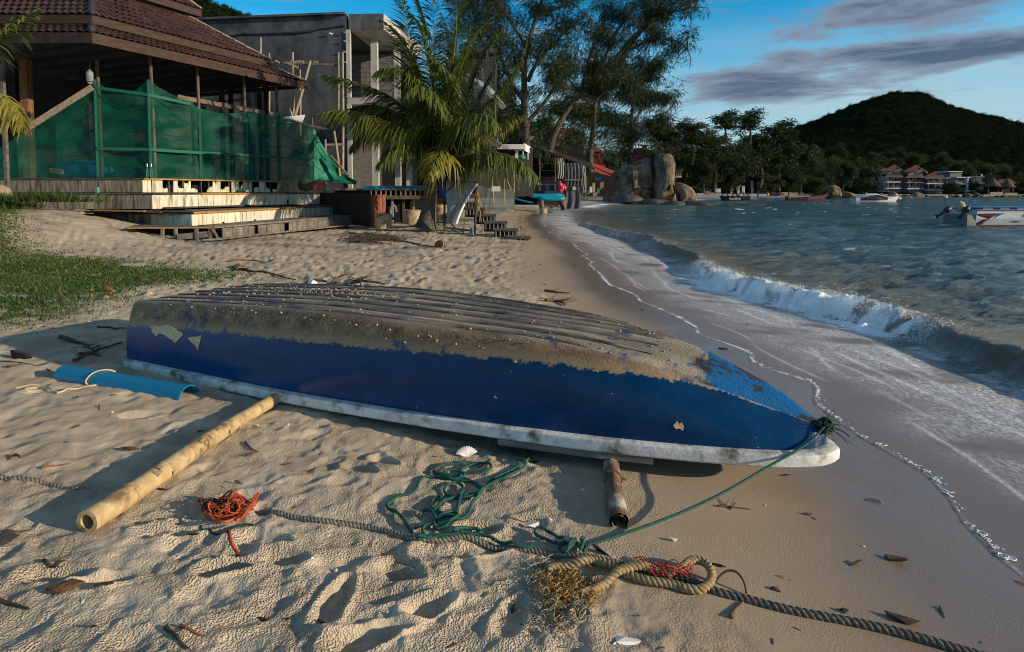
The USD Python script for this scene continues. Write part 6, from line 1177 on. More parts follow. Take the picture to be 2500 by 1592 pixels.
def palm():
    rs = np.random.default_rng(40); y = 23.0; b = D(1040, 558, y); c = D(1052, 408, y)
    t = thing("coconut_palm", "young coconut palm with a short stout trunk and big windblown fronds", "palm tree")
    s = np.linspace(0, 1, 40); P = b + (c - b) * s[:, None]; P[:, 0] += .06 * np.sin(s * 3); rad = (.30 - .09 * s + .18 * np.exp(-s * 9)) * (1 + .03 * np.sin(s * 150)); obj("trunk", MB().tube(P, rad, 18), "palm_trunk", t, smooth=True)
    m = MB()
    for k in range(26): a = rs.uniform(0, 6.3); z = rs.uniform(.75, 1.06); q = b + (c - b) * z; d = np.array([math.cos(a), math.sin(a), 0]); m.beam(q + d * .15, q + d * rs.uniform(.35, .55) + [0, 0, rs.uniform(.2, .5)], .16, .03)
    obj("frond_stubs", m, "palm_fibre", t, kind="stuff")
    def F(pts, **k):
        """Spine through pixels; each third value is how much nearer (-) or farther (+) than the trunk it is."""
        q = [D(px, py, y + dy) for px, py, dy in pts]; frond(t, [c + (q[0] - c) * .0 + [0, 0, -.25], c + (q[0] - c) * .35 + [0, 0, .1]] + q, rs, **k)
    F([(1030, 300, 0), (1000, 130, .3), (985, 10, .6), (960, -60, .8)], tone=.30, droop=.25, leaf=1.1)
    F([(1055, 280, 1), (1060, 120, 1.6), (1050, -30, 2.0), (1030, -90, 2.2)], tone=.12, droop=.4, leaf=1.1)
    F([(1075, 300, .6), (1100, 150, 1.0), (1125, 30, 1.2), (1150, -20, 1.4)], tone=.25, droop=.35, leaf=1.1)
    F([(1090, 320, -.4), (1120, 215, -.5), (1143, 110, -.5), (1150, 62, -.5)], tone=.40, droop=.5, leaf=1.0)
    F([(1075, 290, -.8), (1092, 215, -1.3), (1078, 165, -1.9), (1040, 130, -2.4)], tone=.50, droop=.75, leaf=1.15)
    F([(1030, 250, -.4), (1005, 150, -.6), (970, 85, -.8), (915, 44, -1.0)], tone=.35, droop=.35, leaf=1.05)
    F([(1005, 280, -.3), (930, 225, -.6), (865, 200, -.9), (775, 182, -1.3)], tone=.40, droop=.6, leaf=1.0)
    F([(1010, 335, -.8), (940, 296, -1.5), (860, 272, -2.1), (772, 280, -2.6)], tone=.62, droop=.9, leaf=.95)
    F([(1000, 300, .8), (930, 260, 1.4), (870, 262, 1.9), (800, 300, 2.2)], tone=.15, droop=.8, leaf=1.05)
    F([(1015, 370, -.8), (985, 352, -1.5), (950, 372, -2.0), (918, 412, -2.3)], tone=.45, droop=.8, leaf=.75, n=100)
    F([(1120, 360, -.3), (1170, 328, -.5), (1230, 298, -.7), (1296, 276, -.9)], tone=.68, droop=.75, leaf=.8)
    F([(1120, 330, .3), (1175, 265, .5), (1240, 195, .6), (1288, 96, .7)], tone=.38, droop=.7, leaf=.95)
    F([(1110, 330, 1.0), (1160, 250, 1.6), (1195, 190, 1.9), (1215, 150, 2.1)], tone=.2, droop=.8, leaf=1.0)
    F([(1115, 385, -.5), (1185, 372, -1.1), (1262, 388, -1.6), (1322, 452, -1.9)], tone=.55, droop=.95, leaf=.85)
    F([(1090, 385, -1.1), (1075, 372, -1.9), (1060, 392, -2.6), (1046, 430, -3.0)], tone=.85, droop=.8, leaf=.85, n=100)
    F([(1095, 360, 1.2), (1140, 330, 2.2), (1190, 350, 2.8), (1230, 410, 3.2)], tone=.15, droop=.9, leaf=.9)
    F([(1020, 330, 1.2), (960, 300, 2.2), (900, 320, 2.8), (850, 380, 3.2)], tone=.15, droop=.9, leaf=.9)
    F([(1060, 250, -1), (1040, 130, -1.5), (1020, 60, -1.8), (985, 20, -2.0)], tone=.42, droop=.5, leaf=1.05)
    F([(1045, 260, .3), (1050, 110, .5), (1020, 0, .6), (1000, -60, .7)], tone=.28, droop=.5, leaf=1.1)
    F([(1090, 290, -.6), (1125, 170, -.9), (1165, 80, -1.1), (1205, 40, -1.2)], tone=.34, droop=.7, leaf=1.05)
    F([(1105, 310, .8), (1150, 200, 1.2), (1190, 110, 1.5), (1240, 60, 1.7)], tone=.22, droop=.8, leaf=1.05)
    F([(1040, 270, -.9), (1010, 190, -1.5), (965, 165, -2.0), (905, 190, -2.4)], tone=.48, droop=.8, leaf=1.1)
    F([(1105, 340, -.9), (1140, 290, -1.6), (1180, 280, -2.1), (1225, 320, -2.5)], tone=.5, droop=.9, leaf=1.0)
    F([(1060, 300, -1.2), (1050, 230, -2.0), (1020, 210, -2.6), (985, 240, -3.0)], tone=.5, droop=.9, leaf=1.05)
    F([(1080, 300, 1.0), (1090, 180, 1.7), (1085, 90, 2.2), (1075, 20, 2.5)], tone=.15, droop=.7, leaf=1.1)
    F([(1085, 270, .2), (1110, 120, .3), (1110, -10, .4), (1090, -70, .4)], tone=.3, droop=.4, leaf=1.1)
palm()
def edge_palm():
    rs = np.random.default_rng(41); y = 15.5; c = D(-190, 170, y); t = thing("edge_palm", "palm outside the left edge whose yellow green frond tips hang into view", "palm tree")
    b = np.array([c[0] - .2, y, .6]); s = np.linspace(0, 1, 20)[:, None]; obj("trunk", MB().tube(b + (c - b) * s, np.linspace(.26, .15, 20), 14), "palm_trunk", t, smooth=True)
    for pts, tn, dr in (([(-120, 110, 0), (-40, 95, -.3), (40, 55, -.6), (104, 18, -.9)], .62, .5), ([(-120, 200, -.2), (-30, 220, -.5), (40, 262, -.8), (62, 330, -.9)], .95, .9), ([(-150, 60, .5), (-60, -60, .8), (0, -100, 1)], .4, .4), ([(-230, 60, 0), (-330, -40, 0), (-420, -60, 0)], .4, .5), ([(-260, 190, 0), (-370, 210, 0), (-450, 300, 0)], .5, .8), ([(-190, 50, 1), (-180, -80, 1.5), (-160, -160, 2)], .4, .4)):
        q = [D(px, py, y + dy) for px, py, dy in pts]; frond(t, [c, c + (q[0] - c) * .4 + [0, 0, .1]] + q, rs, tone=tn, droop=dr, leaf=.75, n=100)
edge_palm()
# ------------------------------------------------------------------ casuarinas and other trees
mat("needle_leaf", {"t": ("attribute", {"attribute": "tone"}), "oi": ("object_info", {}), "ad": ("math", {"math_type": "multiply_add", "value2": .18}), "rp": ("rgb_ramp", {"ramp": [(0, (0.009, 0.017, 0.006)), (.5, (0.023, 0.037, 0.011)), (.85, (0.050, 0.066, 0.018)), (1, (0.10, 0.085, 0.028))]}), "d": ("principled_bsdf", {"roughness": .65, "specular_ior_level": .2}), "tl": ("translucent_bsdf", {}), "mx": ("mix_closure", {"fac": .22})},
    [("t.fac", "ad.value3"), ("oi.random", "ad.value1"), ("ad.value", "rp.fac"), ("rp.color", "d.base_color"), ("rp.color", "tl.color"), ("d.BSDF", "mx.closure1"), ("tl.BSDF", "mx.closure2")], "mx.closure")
std("casuarina_bark", (.035, .026, .02), (.11, .085, .065), 5, .9, .6, 18, stretch=(2, 2, .6))
def needles(centres, radii, rs, per=26, ln=.55, w=.02, down=.35, wind=(-.35, 0, 0), tone=None):
    """Drooping tufts: each a spray of thin blades about its centre."""
    n = len(centres) * per; c = np.repeat(centres, per, 0); r = np.repeat(radii, per); o = rs.normal(0, .5, (n, 3)) * r[:, None] * [1, 1, .6]; p = c + o
    d = o / (np.linalg.norm(o, axis=1, keepdims=True) + .05) * .7 + rs.normal(0, .45, (n, 3)) + np.array(wind) + [0, 0, -down]; d /= np.linalg.norm(d, axis=1, keepdims=True); l = ln * rs.uniform(.6, 1.3, n)[:, None]
    s = np.cross(d, rs.normal(0, 1, (n, 3))); s /= np.linalg.norm(s, axis=1, keepdims=True) + 1e-9; ww = w * rs.uniform(.6, 1.4, n)[:, None]
    mid = p + d * l * .55; V = np.stack([p - s * ww * .4, p + s * ww * .4, mid - s * ww, mid + s * ww, p + d * l + [0, 0, -1] * l * .18], 1).reshape(-1, 3); k = np.arange(n)[:, None] * 5
    F = np.concatenate([k + [0, 1, 3], k + [0, 3, 2], k + [2, 3, 4]], 0); t = np.repeat((rs.uniform(.15, .7, len(centres)) if tone is None else tone), per) + rs.normal(0, .08, n)
    return V, F, np.repeat(np.clip(t, 0, 1), 5)
def limbs(base, paths, rs, n2=7, reach=1.4, r0=.2):
    """Limbs along given paths with twigs; returns the wood and the places where tufts sit."""
    m = MB(); C = []
    for P, ra in paths:
        P = spline(np.asarray(P, float), 40); P += .05 * ra * 8 * (np.stack([meshkit.noise(P * .8 + i * 7, i) for i in range(3)], 1) - .5); m.tube(P, np.linspace(ra, ra * .18, 40), 8)
        for k in range(n2):
            i = int(rs.uniform(.30, .99) * 39); d = rs.normal(0, 1, 3) * [1, 1, .55] + [0, 0, .12]; d /= np.linalg.norm(d); L = reach * rs.uniform(.5, 1.25) * (1.15 - .5 * i / 39); q = np.linspace(0, 1, 8)[:, None]
            B = P[i] + d * L * q + np.array([-.25, 0, .10]) * L * np.sin(q * 2.2); m.tube(B, np.linspace(ra * .22, .012, 8), 5)
            for u in rs.uniform(.25, 1.02, 9): C.append(B[int(min(u, 1) * 7)] + rs.normal(0, .18, 3) * reach * .5)
        for u in np.linspace(.55, 1, 5): C.append(P[int(u * 39)] + rs.normal(0, .2, 3))
    return m, np.array(C)
def big_casuarina(name, y, trunk, branches, label, rs, n2=8, reach=2.0, per=25, ln=.52, r=.78, extra=None, ra=.34):
    t = thing(name, label, "tree"); W = lambda q: D(q[0], q[1], y + (q[2] if len(q) > 2 else 0))
    paths = [([W(q) for q in trunk], ra)] + [([W(q) for q in b], .17) for b in branches]
    m, C = limbs(None, paths, rs, n2, reach); obj("trunk", m, "casuarina_bark", t, smooth=True)
    if extra: C = np.vstack([C, np.array([W((px + rs.normal(0, sx), py + rs.normal(0, sy), rs.normal(0, 1.4))) for px, py, sx, sy, n in extra for _ in range(n)])])
    V, F, T = needles(C, np.full(len(C), r) * rs.uniform(.5, 1.15, len(C)), rs, per, ln, .021 * y / 45); obj("crown", (V, F), "needle_leaf", t, prim={"tone": T})
    return t
def trees():
    rs = np.random.default_rng(50)
    big_casuarina("casuarina", 46, [(1285, 430), (1280, 250), (1296, 80), (1330, -20), (1350, -80)], [[(1283, 250), (1230, 160), (1190, 60), (1150, 0)], [(1290, 120), (1240, 40), (1200, -30)], [(1290, 200), (1330, 130), (1390, 70), (1440, 20)], [(1284, 300), (1330, 250), (1370, 180), (1385, 100)], [(1310, 40), (1380, 10), (1450, -30)], [(1282, 330), (1240, 270), (1215, 210), (1180, 170)]], "tall windblown casuarina directly behind the palm with dark leaning trunk", rs, n2=11, reach=2.2, extra=[(1200, 60, 45, 40, 80), (1330, 330, 45, 30, 50), (1170, 20, 45, 40, 80), (1150, 110, 35, 50, 70), (1230, 150, 30, 50, 50)])
    big_casuarina("casuarina", 52, [(1338, 400), (1375, 285), (1440, 205), (1484, 165), (1526, 132)], [[(1484, 165), (1560, 110), (1610, 96), (1660, 105), (1685, 160)], [(1500, 150), (1570, 70), (1640, 30), (1730, 20)], [(1460, 185), (1500, 90), (1540, 30), (1600, -20)], [(1420, 230), (1440, 140), (1470, 60), (1500, -10)], [(1526, 132), (1580, 60), (1640, 10), (1690, -10)], [(1400, 255), (1470, 230), (1520, 200), (1560, 210)]], "big casuarina leaning right with long boughs reaching over the water", rs, n2=12, reach=2.3, r=.74, per=24, ln=.52)
    big_casuarina("casuarina", 58, [(1440, 420), (1446, 330), (1452, 250), (1450, 170), (1460, 110)], [[(1450, 260), (1400, 210), (1375, 150)], [(1450, 220), (1500, 170), (1530, 140)], [(1447, 310), (1395, 280), (1350, 260)]], "upright casuarina between the leaning one and the boulders", rs, n2=11, reach=2.4, extra=[(1420, 300, 45, 50, 60), (1400, 330, 60, 30, 50)])
    big_casuarina("casuarina", 108, [(1535, 440), (1540, 330), (1548, 240), (1560, 190), (1565, 140)], [[(1545, 300), (1590, 250), (1625, 235), (1650, 265)], [(1545, 260), (1510, 200), (1490, 160)], [(1550, 230), (1590, 180), (1610, 150)], [(1540, 330), (1480, 290), (1450, 270)], [(1542, 350), (1600, 310), (1630, 290)]], "slim casuarina left of the boulders whose boughs droop over the sky", rs, n2=13, reach=3.6, r=1.5, ln=1.0, ra=.5, extra=[(1520, 320, 40, 40, 60), (1500, 350, 40, 30, 40)])
trees()
def crown_blob(rs, n, rx, ry, rz, leaf, lobes=9):
    """Leaf faces gathered in clumps through an uneven crown."""
    L = rs.normal(0, 1, (lobes, 3)); L /= np.linalg.norm(L, axis=1, keepdims=True); L = L * rs.uniform(.25, .95, (lobes, 1)) * [rx, ry, rz]; L[:, :2] *= (1 - .45 * np.clip(L[:, 2:3] / rz, -.6, 1)); lr = rs.uniform(.16, .42, lobes) * min(rx, rz)
    nc = max(6, n // 26); pick = rs.integers(0, lobes, nc); d = rs.normal(0, 1, (nc, 3)); d /= np.linalg.norm(d, axis=1, keepdims=True); c = L[pick] + d * lr[pick, None] * rs.uniform(.55, 1.12, (nc, 1))
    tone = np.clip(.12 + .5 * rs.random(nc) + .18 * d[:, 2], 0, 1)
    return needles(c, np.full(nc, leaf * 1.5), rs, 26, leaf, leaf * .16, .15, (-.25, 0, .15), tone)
def wood_under(rs, h, rad):
    m = MB(); P = np.array([[0, 0, -h], [.03 * h, 0, -h * .5], [0, .02 * h, 0], [.02 * h, 0, h * .25]]); P = spline(P, 14); m.tube(P, np.linspace(rad, rad * .3, 14), 7)
    for k in range(7): a = rs.uniform(0, 6.3); z = rs.uniform(-.3, .2) * h; d = np.array([math.cos(a), math.sin(a), .5]) * h * rs.uniform(.25, .5); q = np.linspace(0, 1, 6)[:, None]; m.tube(np.array([0, 0, z]) + d * q, np.linspace(rad * .35, rad * .08, 6), 5)
    return m
def shore_trees():
    rs = np.random.default_rng(60)
    # four kinds built once
    kinds = []
    for k, (nm, rx, ry, rz, n, lf, h) in enumerate((("shore_casuarina", 3.6, 3.2, 5.6, 9500, .44, 6.5), ("shore_tree", 4.6, 4.2, 4.0, 9500, .42, 5.0), ("shore_casuarina", 2.6, 2.6, 6.4, 7000, .48, 7.0), ("shore_tree", 5.4, 4.6, 4.4, 10000, .44, 5.2), ("wispy_casuarina", 2.2, 2.2, 5.0, 2600, .55, 6.0))):
        kinds.append((nm, rs.integers(1 << 30), rx, ry, rz, n, lf, h))
    # (pixel of the crown's centre, half width in pixels, half height in pixels, distance, kind, what sets it apart)
    T = [(1690, 330, 55, 62, 112, 0, "tall casuarina with a ragged pale top just right of the big boulder"), (1640, 355, 45, 60, 108, 2, "dark casuarina rising directly behind the big boulder"), (1600, 400, 50, 60, 104, 1, "dense dark tree behind the left boulder"), (1745, 370, 55, 75, 118, 0, "broad casuarina above the white railed beach hut"), (1770, 300, 34, 42, 122, 4, "open topped casuarina second right of the boulders"), (1830, 300, 36, 44, 128, 4, "wispy casuarina with a windblown crown against the cloud"), (1800, 385, 55, 70, 126, 0, "thick green casuarina above the yellow kayak"), (1856, 375, 52, 75, 134, 2, "dark casuarina left of the two beach flags"), (1900, 330, 44, 50, 140, 4, "sparse treetop standing left of the hill's foot"), (1905, 390, 52, 66, 140, 0, "rounded casuarina above the two beach flags"), (1955, 400, 50, 62, 150, 3, "dark bushy tree right of the two beach flags"), (2010, 415, 44, 52, 162, 1, "bright green leafy tree behind the shore rock"), (2060, 425, 46, 48, 172, 3, "dark tree above the shore rock's right side"), (2105, 430, 42, 46, 182, 1, "low tree left of the red roofed resort"), (2040, 380, 36, 32, 190, 1, "treetop behind the bright green leafy tree"), (2130, 395, 40, 30, 205, 3, "dark treetop above the first red roof"), (2180, 385, 42, 26, 222, 1, "treetop above the second red roof"), (2235, 392, 40, 26, 224, 3, "treetop above the middle red roofs"), (2290, 400, 40, 28, 226, 1, "treetop above the last red roof"), (2345, 412, 36, 28, 228, 3, "treetop behind the white block"), (2325, 462, 24, 24, 203, 3, "dark bush between the last red roof and the white block"), (2400, 420, 34, 30, 232, 1, "treetop right of the white block"), (2450, 425, 34, 34, 236, 3, "dark treetop behind the thatched huts"), (2510, 430, 40, 36, 238, 1, "dark treetop at the right edge behind the thatched huts"), (2370, 455, 20, 18, 206, 1, "small tree before the white block's right end"), (2420, 462, 18, 18, 205, 3, "small bush left of the thatched huts"),
         (1350, 385, 40, 40, 60, 3, "low dark tree behind the curtained beach hut"), (1250, 330, 45, 45, 55, 1, "dark leafy tree behind the white roofed hut"), (1480, 405, 40, 45, 84, 1, "leafy tree behind the red awning"), (1560, 430, 45, 40, 98, 3, "dark bush between the boulders and the red roof"), (1720, 420, 40, 40, 113, 1, "dense green tree behind the beach hut's railing"), (1790, 430, 40, 40, 124, 3, "dark low tree behind the white posts on the beach"), (1850, 440, 40, 34, 136, 1, "dark low bush behind the loungers"), (1925, 445, 40, 30, 146, 3, "low bush right behind the beach flags"), (1985, 452, 36, 28, 156, 1, "dark undergrowth at the left of the shore rock"), (1400, 350, 45, 50, 66, 3, "broad dark tree over the curtained hut's roof"), (1180, 300, 60, 60, 50, 1, "dark leafy tree close behind the palm"), (1140, 190, 60, 70, 52, 3, "tall dark tree behind the grey clapboard gable"), (1215, 250, 50, 70, 50, 1, "dark tree filling the gap right of the grey clapboard gable"), (1260, 300, 45, 60, 56, 3, "dark tree behind the sloping awnings"), (1320, 320, 50, 50, 54, 3, "dark tree under the leaning casuarina's trunk"), (1610, 330, 36, 40, 115, 4, "thin feathery tree left of the big boulder")]
    made = {}
    for px, py, hw, hh, y, k, lab in T:
        nm, sd, rx, ry, rz, n, lf, h = kinds[k]; c = D(px, py, y); sx = hw / FPX * y / rx; szz = hh / FPX * y / rz
        zb = c[2] - h * szz
        if k not in made:
            r2 = np.random.default_rng(int(sd)); cls = UsdGeom.Xform.Define(stage, "/World/Looks/" + "tree_kind_%d" % k).GetPrim() if False else None
            t = thing(nm, lab, "tree", (0, 0, 0)); x = UsdGeom.Xformable(t); x.ClearXformOpOrder(); mm = Gf.Matrix4d().SetScale(Gf.Vec3d(sx, sx, szz)); mm.SetTranslateOnly(Gf.Vec3d(*map(float, c))); x.AddTransformOp().Set(mm)
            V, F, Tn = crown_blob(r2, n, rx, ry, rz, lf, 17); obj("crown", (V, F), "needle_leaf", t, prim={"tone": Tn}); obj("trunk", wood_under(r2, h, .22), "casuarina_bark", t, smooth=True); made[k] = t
        else:
            src = made[k]; x = UsdGeom.Xform.Define(stage, numbered("/World/" + nm)); pr = x.GetPrim(); pr.GetReferences().AddInternalReference(src.GetPath()); pr.SetInstanceable(True); x.ClearXformOpOrder()
            mm = Gf.Matrix4d().SetScale(Gf.Vec3d(sx, sx, szz)); ro = Gf.Matrix4d().SetRotate(Gf.Rotation(Gf.Vec3d(0, 0, 1), float(rs.uniform(0, 360)))); mm = ro * mm; mm.SetTranslateOnly(Gf.Vec3d(*map(float, c))); x.AddTransformOp(opSuffix="own").Set(mm); tag(pr, lab, "tree")
shore_trees()
# ------------------------------------------------------------------ hills with their forest
std("hill_earth", (.010, .014, .007), (.022, .028, .012), .05, .95); std("far_leaf", (0.003, 0.006, 0.003), (0.008, 0.014, 0.006), .9, .85, lo=.3, hi=.7, rand=.45)
mat("hill_leaf", {"t": ("attribute", {"attribute": "tone"}), "oi": ("object_info", {}), "ad": ("math", {"math_type": "multiply_add", "value2": .5}), "rp": ("rgb_ramp", {"ramp": [(0, (0.004, 0.008, 0.004)), (.6, (0.011, 0.019, 0.008)), (1, (0.024, 0.034, 0.012))]}), "d": ("diffuse_bsdf", {})}, [("t.fac", "ad.value3"), ("oi.random", "ad.value1"), ("ad.value", "rp.fac"), ("rp.color", "d.color")], "d.BSDF")
def hill(name, prof, y0, depth, label, seed, ntree, size, back=1.0):
    """A wooded hill: crest heights by pixel column, falling away towards the viewer over depth metres."""
    px = np.linspace(prof[0][0], prof[-1][0], 90); h = np.interp(px, [q[0] for q in prof], [q[1] for q in prof]); rows = []
    v = np.linspace(-1, 1, 40)
    crest = np.array([D(a, b, y0) for a, b in zip(px, h)]); 
    for k in v:
        f = (1 - k * k) if k > 0 else (1 - abs(k)) ** 1.06; P = crest.copy(); P[:, 1] = y0 + k * depth * (1 if k < 0 else back); P[:, 0] = crest[:, 0] * (1 + .9 * k * depth / y0 * (1 if k < 0 else 0)); P[:, 2] = -1 + (crest[:, 2] + 1 - size * .5) * f; rows.append(P)
    V = np.array(rows); V[..., 2] += size * 1.6 * (meshkit.fbm(V / (size * 7), 3, seed) - .5) * (1 - np.abs(v))[:, None]
    obj(name, MB().grid(V), "hill_earth", smooth=True, kind="structure", label=label)
    # the wood: clumps of crowns
    rs = np.random.default_rng(seed); protos = []
    sc = UsdGeom.PointInstancer.Define(stage, numbered("/World/hill_forest")); sp = sc.GetPath()
    for k in range(4):
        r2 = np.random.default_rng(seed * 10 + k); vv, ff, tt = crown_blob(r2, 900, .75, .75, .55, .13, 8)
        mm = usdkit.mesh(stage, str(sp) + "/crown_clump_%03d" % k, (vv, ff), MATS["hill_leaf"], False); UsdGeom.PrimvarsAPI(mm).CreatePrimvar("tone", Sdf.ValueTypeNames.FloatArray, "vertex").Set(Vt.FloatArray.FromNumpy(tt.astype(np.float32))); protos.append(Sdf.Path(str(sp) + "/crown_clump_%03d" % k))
    a = rs.uniform(0, 38.999, ntree) * np.where(rs.random(ntree) < .8, .56, 1.0); b = rs.uniform(0, 88.999, ntree); i, j = a.astype(int), b.astype(int); fa, fb = (a - i)[:, None], (b - j)[:, None]
    P = (V[i, j] * (1 - fa) + V[i + 1, j] * fa) * (1 - fb) + (V[i, j + 1] * (1 - fa) + V[i + 1, j + 1] * fa) * fb; s = size * rs.uniform(.55, 1.25, ntree); P[:, 2] += s * .25
    sc.CreatePrototypesRel().SetTargets(protos); sc.CreateProtoIndicesAttr(Vt.IntArray([int(x) for x in rs.integers(0, 4, ntree)])); sc.CreatePositionsAttr(Vt.Vec3fArray.FromNumpy(P.astype(np.float32))); sc.CreateScalesAttr(Vt.Vec3fArray.FromNumpy(np.stack([s, s, s * rs.uniform(.8, 1.5, ntree)], 1).astype(np.float32)))
    an = rs.uniform(0, np.pi, ntree); sc.CreateOrientationsAttr(Vt.QuathArray([Gf.Quath(float(math.cos(x)), 0, 0, float(math.sin(x))) for x in an]))
    tag(sc, "dark forest covering the " + label.split(" ", 1)[1], "forest", None, "stuff")
hill("hill", [(1780, 400), (1880, 360), (1940, 322), (2000, 300), (2050, 282), (2120, 252), (2170, 238), (2205, 230), (2250, 232), (2300, 252), (2380, 276), (2440, 290), (2500, 306), (2600, 340), (2800, 390), (3050, 440)], 620, 330, "the wooded conical hill across the bay", 3, 26000, 6.5)
hill("hill", [(-400, -120), (200, -60), (380, -40), (450, -16), (500, -4), (540, 14), (580, 28), (612, 44), (700, 120), (900, 250), (1200, 330)], 170, 60, "the wooded slope behind the concrete house", 4, 6000, 2.6)
hill("hill", [(1150, 400), (1400, 380), (1550, 372), (1700, 368), (1850, 380), (2000, 392), (2200, 400), (2500, 420), (2800, 440)], 300, 60, "the low wooded ridge behind the shore trees", 5, 6000, 4.2)
# ------------------------------------------------------------------ boulders and rocks
std("granite", (0.065, 0.047, 0.031), (0.30, 0.220, 0.138), .7, .9, .9, 2.6, detail=10, c3=(.045, .036, .030), s3=.42, stretch=(1.6, 1.6, .5), dist=.25); std("wet_rock", (.030, .024, .019), (.085, .066, .050), .8, .6, .4, 6, spec=.5)
std("rock_crack", (.012, .010, .009), (.03, .026, .022), 4, .95)
def boulder(name, y, pts, depth, label, seed, m_="granite", cracks=(), amp=.10, base=None):
    """A rounded rock: silhouette through pixels, bulging to its depth."""
    from shapely.geometry import Polygon
    P = np.array([D(a, b, y)[[0, 2]] for a, b in pts]); n = 72; closed = np.vstack([P, P[:1]]); L = np.r_[0, np.cumsum(np.hypot(*np.diff(closed, axis=0).T))]; s = np.linspace(0, L[-1], n, endpoint=False); O = np.stack([np.interp(s, L, closed[:, i]) for i in (0, 1)], 1)
    from scipy.ndimage import uniform_filter1d
    O = np.stack([uniform_filter1d(O[:, i], 5, mode="wrap") for i in (0, 1)], 1); c = O.mean(0); rows = []
    for k in np.linspace(-1, 1, 25):
        w = max(.02, (1 - abs(k) ** 2.8)) ** .42; q = c + (O - c) * w; rows.append(np.stack([q[:, 0], np.full(n, y + k * depth), q[:, 1]], 1))
    V = np.array(rows); nz = meshkit.fbm(V * .55 + seed * 5, 4, seed) - .5; ctr = np.array([c[0], y, c[1]]); V = ctr + (V - ctr) * (1 + amp * 2 * nz[..., None]) 
    m = MB().grid(V[:, ::-1], wrap=True); m.add(np.vstack([V[0], V[0].mean(0)]), [[i, (i + 1) % n, n] for i in range(n)]); m.add(np.vstack([V[-1], V[-1].mean(0)]), [[(i + 1) % n, i, n] for i in range(n)])
    t = thing(name, label, "rock"); obj("stone", m, m_, t, smooth=True)
    v = V.reshape(-1, 3); xz = v[:, [0, 2]]
    for cr in cracks:
        q = np.array([D(a, b, y)[[0, 2]] for a, b in cr]); d = np.r_[0, np.cumsum(np.hypot(*np.diff(q, axis=0).T))]; ss = np.linspace(0, d[-1], 30); Q = np.stack([np.interp(ss, d, q[:, i]) for i in (0, 1)], 1); Q += .12 * (np.stack([meshkit.noise(np.stack([ss * 2, 0 * ss + i, 0 * ss + seed], 1), 7) for i in (0, 1)], 1) - .5)
        pts3 = []
        for p in Q:
            dd = (xz - p) ** 2; i = np.argsort(dd.sum(1))[:14]; i = i[np.argmin(v[i, 1])]; pts3.append([p[0], v[i, 1] + .02, p[1]])
        pts3 = np.array(pts3); pts3[:, 1] = uniform_filter1d(pts3[:, 1], 5); obj("crack", MB().tube(pts3, .13, 5), "rock_crack", t)
    return t
boulder("boulder", 100, [(1470, 495), (1472, 470), (1484, 440), (1500, 420), (1530, 405), (1560, 392), (1580, 383), (1590, 392), (1592, 430), (1590, 470), (1586, 500), (1540, 500), (1500, 500)], 5.2, "big sloping granite boulder, left of the upright one", 1, cracks=[[(1531, 412), (1529, 440), (1535, 470)], [(1538, 461), (1560, 460), (1584, 464)], [(1580, 392), (1583, 430), (1588, 475)]])
boulder("boulder", 97, [(1593, 500), (1590, 470), (1593, 430), (1596, 395), (1603, 380), (1618, 376), (1636, 378), (1642, 392), (1643, 420), (1640, 445), (1641, 470), (1646, 500), (1620, 502)], 3.6, "tall upright granite boulder, tallest of the group", 2, cracks=[[(1632, 453), (1634, 470), (1630, 480)], [(1624, 452), (1618, 465)]])
boulder("boulder", 98, [(1640, 500), (1640, 455), (1650, 446), (1665, 448), (1684, 458), (1692, 472), (1696, 490), (1697, 500), (1668, 502)], 3.4, "low rounded granite boulder at the right of the upright one", 3, cracks=[[(1646, 472), (1648, 490)]])
for k, (pts, y, lab) in enumerate((([(1490, 500), (1500, 482), (1520, 472), (1545, 474), (1565, 482), (1575, 494), (1570, 502), (1530, 504)], 93, "smooth brown rock at the foot of the sloping boulder"), ([(1535, 505), (1545, 492), (1560, 489), (1572, 498), (1570, 505)], 90, "small dark wet rock, leftmost at the waterline below the boulders"), ([(1562, 502), (1568, 488), (1590, 484), (1620, 486), (1640, 492), (1640, 503), (1600, 505)], 89, "dark wet rock below the upright boulder"), ([(1600, 505), (1615, 496), (1640, 489), (1665, 492), (1680, 500), (1675, 507), (1640, 508)], 87, "long dark wet rock lapped by water, middle of the waterline rocks"), ([(1668, 502), (1685, 492), (1705, 490), (1725, 494), (1745, 502), (1755, 509), (1720, 509), (1690, 508)], 86, "low brown rock with foam, rightmost below the boulders"), ([(1804, 508), (1808, 500), (1822, 497), (1836, 499), (1852, 497), (1862, 500), (1850, 505), (1830, 508)], 84, "dark hump of rock standing alone in the water below the dark longtail boat"))): boulder("shore_rock", y, pts, 2.2 if k else 2.6, lab, 20 + k, "wet_rock", amp=.08)
boulder("outcrop", 160, [(1988, 482), (1994, 468), (2006, 460), (2020, 452), (2034, 452), (2044, 460), (2047, 482), (2010, 484)], 4, "large pale shore rock between the flags and the resort", 31, cracks=[[(2030, 462), (2032, 480)], [(2012, 466), (2010, 480)]])
boulder("outcrop", 166, [(2048, 482), (2052, 468), (2066, 468), (2078, 472), (2084, 482), (2066, 484)], 3, "low broken rocks right of the large pale shore rock", 32)
_r = np.random.default_rng(71)
